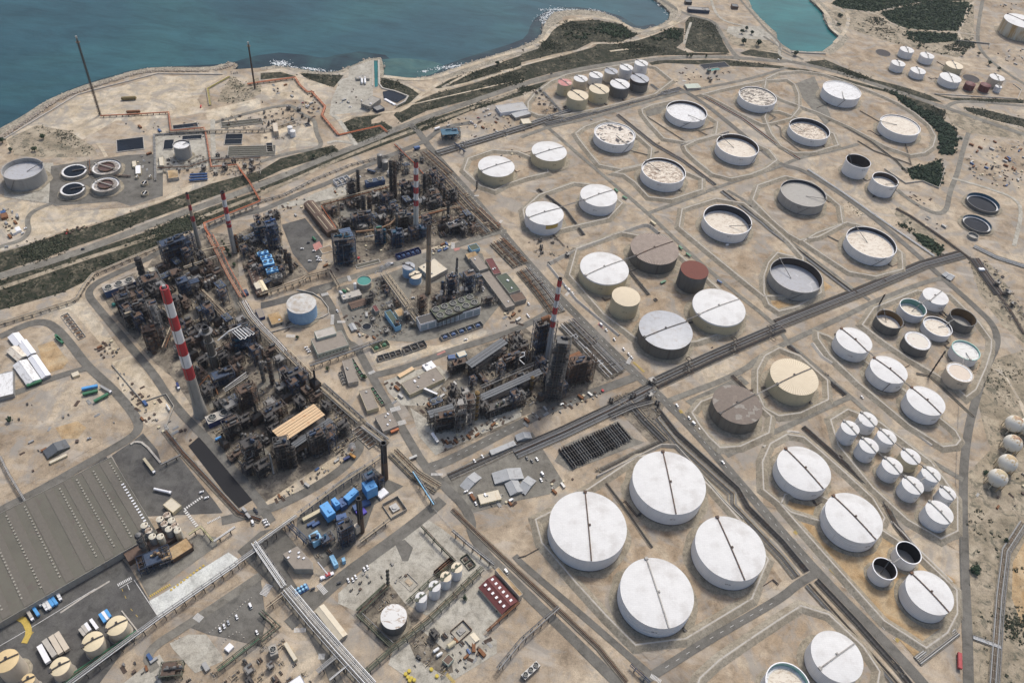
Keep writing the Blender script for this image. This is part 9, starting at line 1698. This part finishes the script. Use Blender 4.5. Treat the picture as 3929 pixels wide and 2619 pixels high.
veg(T('A1',1230,1000,1400,920,1560,850,1900,760,2370,610,2370,735,1900,900,1500,1000,1270,1110,1200,1040),'scrub','dark green slope between the dirt track and the highway',900,(.8,2.4),VG)
for q,l,n in (((1570,795,1700,720,1910,650,2150,570,2210,600,2150,650,1850,745,1600,800),'dark scrub wedge beside the shore tracks',320),((1080,700,1250,740,1330,780,1440,860,1340,930,1200,990,1330,880,1200,830,1090,790),'scrub around the intake canal bend',260),((740,1110,850,1060,1100,1030,1000,1080,1000,1120,1110,1100,1200,1160,1000,1290,880,1290,800,1200),'green scrub triangle by the works entrance',330),((350,660,750,680,660,790,500,740,400,700),'dark scrub on the shore bank near the pump yard',130),((2040,610,2351,500,2351,600,2100,650),'scrub patch by the white shore slab',100)):veg(T('A1',*q),'scrub',l,n,(.8,2.2),VG)
veg(V3_,'scrub','olive scrub plain between the highway and the little peninsula',1500,(.8,2.4),VG)
veg(V4_,'scrub','bushy thicket covering the little peninsula',1100,(1.,3),VG)
veg(T('A2',380,330,440,280,560,230,640,250,700,210,860,230,1010,300,980,340,840,330,760,300,700,320,520,370),'thicket','dark green pines massed on the little peninsula',380,(2.,4.2),[LEAFD,LEAF],.9,9)
veg(T('A2',1140,330,1300,270,1420,260,1460,330,1400,380,1200,370),'thicket','dark green pines by the sandy lane end',160,(2.,3.8),[LEAFD,LEAF],.9,9)
veg(V5_,'scrub','scrub between the sandy lane and the headland road',330,(.8,2.2),VG)
veg(V6_,'scrub','thin hedge like scrub along the inner side of the highway',420,(.8,2.4),VG)
veg(V7_,'scrub','scrub strip along the highway bend above the farm',330,(.8,2.4),VG)
veg(V9_,'scrub','scrub bank below the terminal tanks',420,(.8,2.6),VG)
veg(V8_,'conifer_belt','dense dark conifer belt curving around the farm bend',900,(2.2,4.5),[LEAFD],1.1,10,False)
for f,l in ((F1,'dark pine wood at the top right, left of the fork'),(F2,'large dark pine wood inside the ring of tracks'),(F3,'small pine wood below the sandy track')):veg(f,'pine_wood',l,1300 if f is not F3 else 350,(2.2,4.6),[LEAFD,LEAF],.8,8,False)
veg(V12_,'conifer_belt','dark planted wood inside the white walled corner',260,(2.2,4),[LEAFD],1,9,False)
veg(V13_,'thicket','dark green thicket beside the thin white pipeline',110,(2,4),[LEAFD,LEAF],.9,9);veg(T('B3',1200,460,1300,500,1400,590,1350,600,1220,500),'thicket','scattered dark bushes along the slope by the dusty tank',50,(1.2,3),[LEAFD,SCRUB],.8,8)
veg(V10_,'scrub','scrub below the terminal wall',160,(.8,2),VG);veg(V11_,'scrub','scrub between the roads at the right edge',260,(.8,2.2),VG)
veg(T('A3',720,200,1000,150,1280,270,1290,420,1700,400,1900,330,1900,420,1700,520,1300,430,850,290),'scrub','broken scrub on the rough ground above the terminal',1100,(1.,3.4),VG)
veg(V0_,'scrub','sparse weeds on the left headland',260,(.5,1.8),VG);veg(V1_,'scrub','sparse weeds around the shorter flare',200,(.5,1.6),VG)
veg(V15_,'scrub','scattered dry scrub around the spheres',280,(.5,1.9),VG);veg(V16_,'scrub','scattered dark scrub at the lower right edge',420,(.6,2.4),VG);veg(V14_,'scrub','scattered scrub in the far right field',240,(.5,1.8),VG)
veg(T('B3',520,120,700,220,1050,480,1300,640,1260,680,1000,520,640,260),'scrub','sparse weeds on the slope beside the thin white pipeline',120,(.4,1.2),VG)
def tree(label,c,x,y,r,h=None,m_=LEAF,group=None,nm='tree'):
 p = P(c,x,y);h = h or r*2.1;t = empty(nm,p,0,label,'tree',group);MB().cyl((0,0,0),(0,0,h*.6),r*.14,r*.07,7).build('trunk',BARK,t)
 b = MB()
 for k in range(4):a = k*1.6+rnd.random();b.cyl((0,0,h*.4),(r*.5*cos(a),r*.5*sin(a),h*.65),r*.05,r*.03,5)
 b.build('limb',BARK,t);b = MB()
 for k in range(26):
  a = rnd.uniform(0,6.28);q = rnd.uniform(0,.8)*r;clump(b,q*cos(a),q*sin(a),h*.5+rnd.uniform(-.2,.35)*h*(1-q/r*.6),r*rnd.uniform(.3,.5),9,1)
 b.build('crown',m_,t)
for a in [('round dark tree, left of two by the headland road','A2',2000,400,6.5,None,LEAFD),('round dark tree, right of two by the headland road','A2',2135,415,6.5,None,LEAFD),('small dark tree on the sandy oval, upper','A2',2030,275,4.5,None,LEAFD),('low wide tree on the sandy oval, left','A2',1990,305,5,None,LEAFD),('low wide tree on the sandy oval, right','A2',2075,312,4.5,None,LEAFD),('small round tree by the plant road, first from the orange rack top','K',1095,130,1.6),('small round tree by the plant road, second','K',1130,180,1.7),('small round tree by the plant road, third','K',1162,255,1.9),('round dark tree by the plant road, fourth','K',1192,320,3.0,None,LEAFD),('round dark tree by the plant road, fifth','K',1235,400,3.0,None,LEAFD),('round green tree by the plant road, sixth','K',1318,565,3.0),('small dark tree beside the zebra crossing','M',972,398,2.4,None,LEAFD),('dark bush tree beside the brown control block','C1',605,280,2.6),('round green tree below the green cooler bays','C1',938,355,3.2),('dark round bush near the maroon warehouse','D1',1838,815,2.8,None,LEAFD),('dark tree beside the pale lane above the dusty yard','C0',90,745,3.4,None,LEAFD),('green bush on the left headland, upper','A0',390,1255,4.5),('green bush on the left headland, lower','A0',315,1365,4),('dark bush at the left edge under the sea wall','A0',25,1290,5,None,LEAFD),('dark green bush near the scrub edge by the thickener','A1',475,1430,3.6,None,LEAFD),('dark tree by the lagoon causeway','A3',285,505,5.5,None,LEAFD),('dark tree left of the terminal corner','A3',2030,590,5,None,LEAFD),('small dark tree below the terminal corner','A3',2120,635,4,None,LEAFD),('dark tree on the slope above the pale yellow tank','A3',1790,505,4.5,None,LEAFD),('round shrub behind the four terminal tanks','A3',1395,435,4,None,LEAFD),('dark tree by the far grey road','A3',1935,500,4,None,LEAFD),('dark clump on the scrubby shore, upper','A3',690,150,6,6,LEAFD),('dark clump on the scrubby shore, lower','A3',680,230,5,5,LEAFD),('tall tree beside the shore lane','A1',2135,590,4.5,None,LEAFD),('small roadside tree at the highway, left','A2',1495,515,3.4),('small roadside tree at the highway, middle','A2',1530,520,3),('small roadside tree at the highway, right','A2',1665,520,2.8),('dark bush by the crossing of the right edge road','D3',1905,560,6,5,LEAFD),('dark shrub below the sphere group','C3',2005,1215,3.5,3,LEAFD),('dark round bushes at the right edge','D3',2180,290,2.6,None,LEAFD),('dark tree row piece by the dock road','A0',100,1370,3.6,None,LEAFD)]:tree(*a)
# steam
def steam(label,c,x,y,z,dx,dy,r,n,dens=.35):
 p = P(c,x,y);q = P(c,x+dx,y+dy)-p;b = MB()
 for k in range(n):
  f = (k+.5)/n;b.sphere((q.x*f+rnd.gauss(0,r*.35),q.y*f+rnd.gauss(0,r*.35),z+f*6+rnd.uniform(0,r)),r*rnd.uniform(.45,.9)*(.6+f*.6),10)
 m,nn,bs = _new('steam');nn.nodes.remove(bs);v = nn.nodes.new('ShaderNodeVolumePrincipled');v.inputs['Color'].default_value = (.95,.95,.96,1)
 tc = nn.nodes.new('ShaderNodeTexCoord');f_ = _noise(nn,.35,5,.7,tc.outputs['Object'],.5);nn.links.new(_ramp(nn,f_,[(.42,(0,0,0)),(.7,(dens*5,)*3)]),v.inputs['Density']);nn.links.new(v.outputs[0],nn.nodes['Material Output'].inputs['Volume'])
 o = b.build('steam',m);o.location = (p.x,p.y,0);tag(o,label,'steam',kind='stuff')
steam('white steam drifting right from beside the green water tank','B1',1020,985,8,150,-60,3.6,13)
steam('white steam puff over the dark furnace frames','B1',1580,1215,8,60,-40,3.2,7,.5)
steam('thin steam behind the white red chimney','B1',1330,400,12,160,-40,3.4,9,.2)
steam('bright steam puff at the round court corner','C1',790,1040,3,40,-30,3.6,7,.4)
steam('thin white steam over the navy boiler frames','B1',1720,1190,12,120,-20,3,8,.2)
steam('small white steam patch in the middle plant','B1',1090,1250,2,90,-20,2.6,7,.6)
steam('white steam tuft right of the tallest chimney','L',860,740,10,110,-10,2.6,7,.6)
for i,t in enumerate(PR):
 if i not in used_p:
  for ch in list(t.children):bpy.data.objects.remove(ch)
  bpy.data.objects.remove(t)
for i,(t,nm) in enumerate(IT):
 if i not in usd:
  for ch in list(t.children):bpy.data.objects.remove(ch)
  bpy.data.objects.remove(t)
b = MB();b.box((500,3500,-30),(16000,12000,1000));hm,nn,bs = _new('haze_air');nn.nodes.remove(bs);v = nn.nodes.new('ShaderNodeVolumePrincipled');v.inputs['Color'].default_value = (.86,.92,1,1);v.inputs['Density'].default_value = 2.5e-5;v.inputs['Anisotropy'].default_value = .3
nn.links.new(v.outputs[0],nn.nodes['Material Output'].inputs['Volume']);tag(b.build('haze',hm),'thin pale sea haze hanging over the whole refinery','haze',kind='stuff')
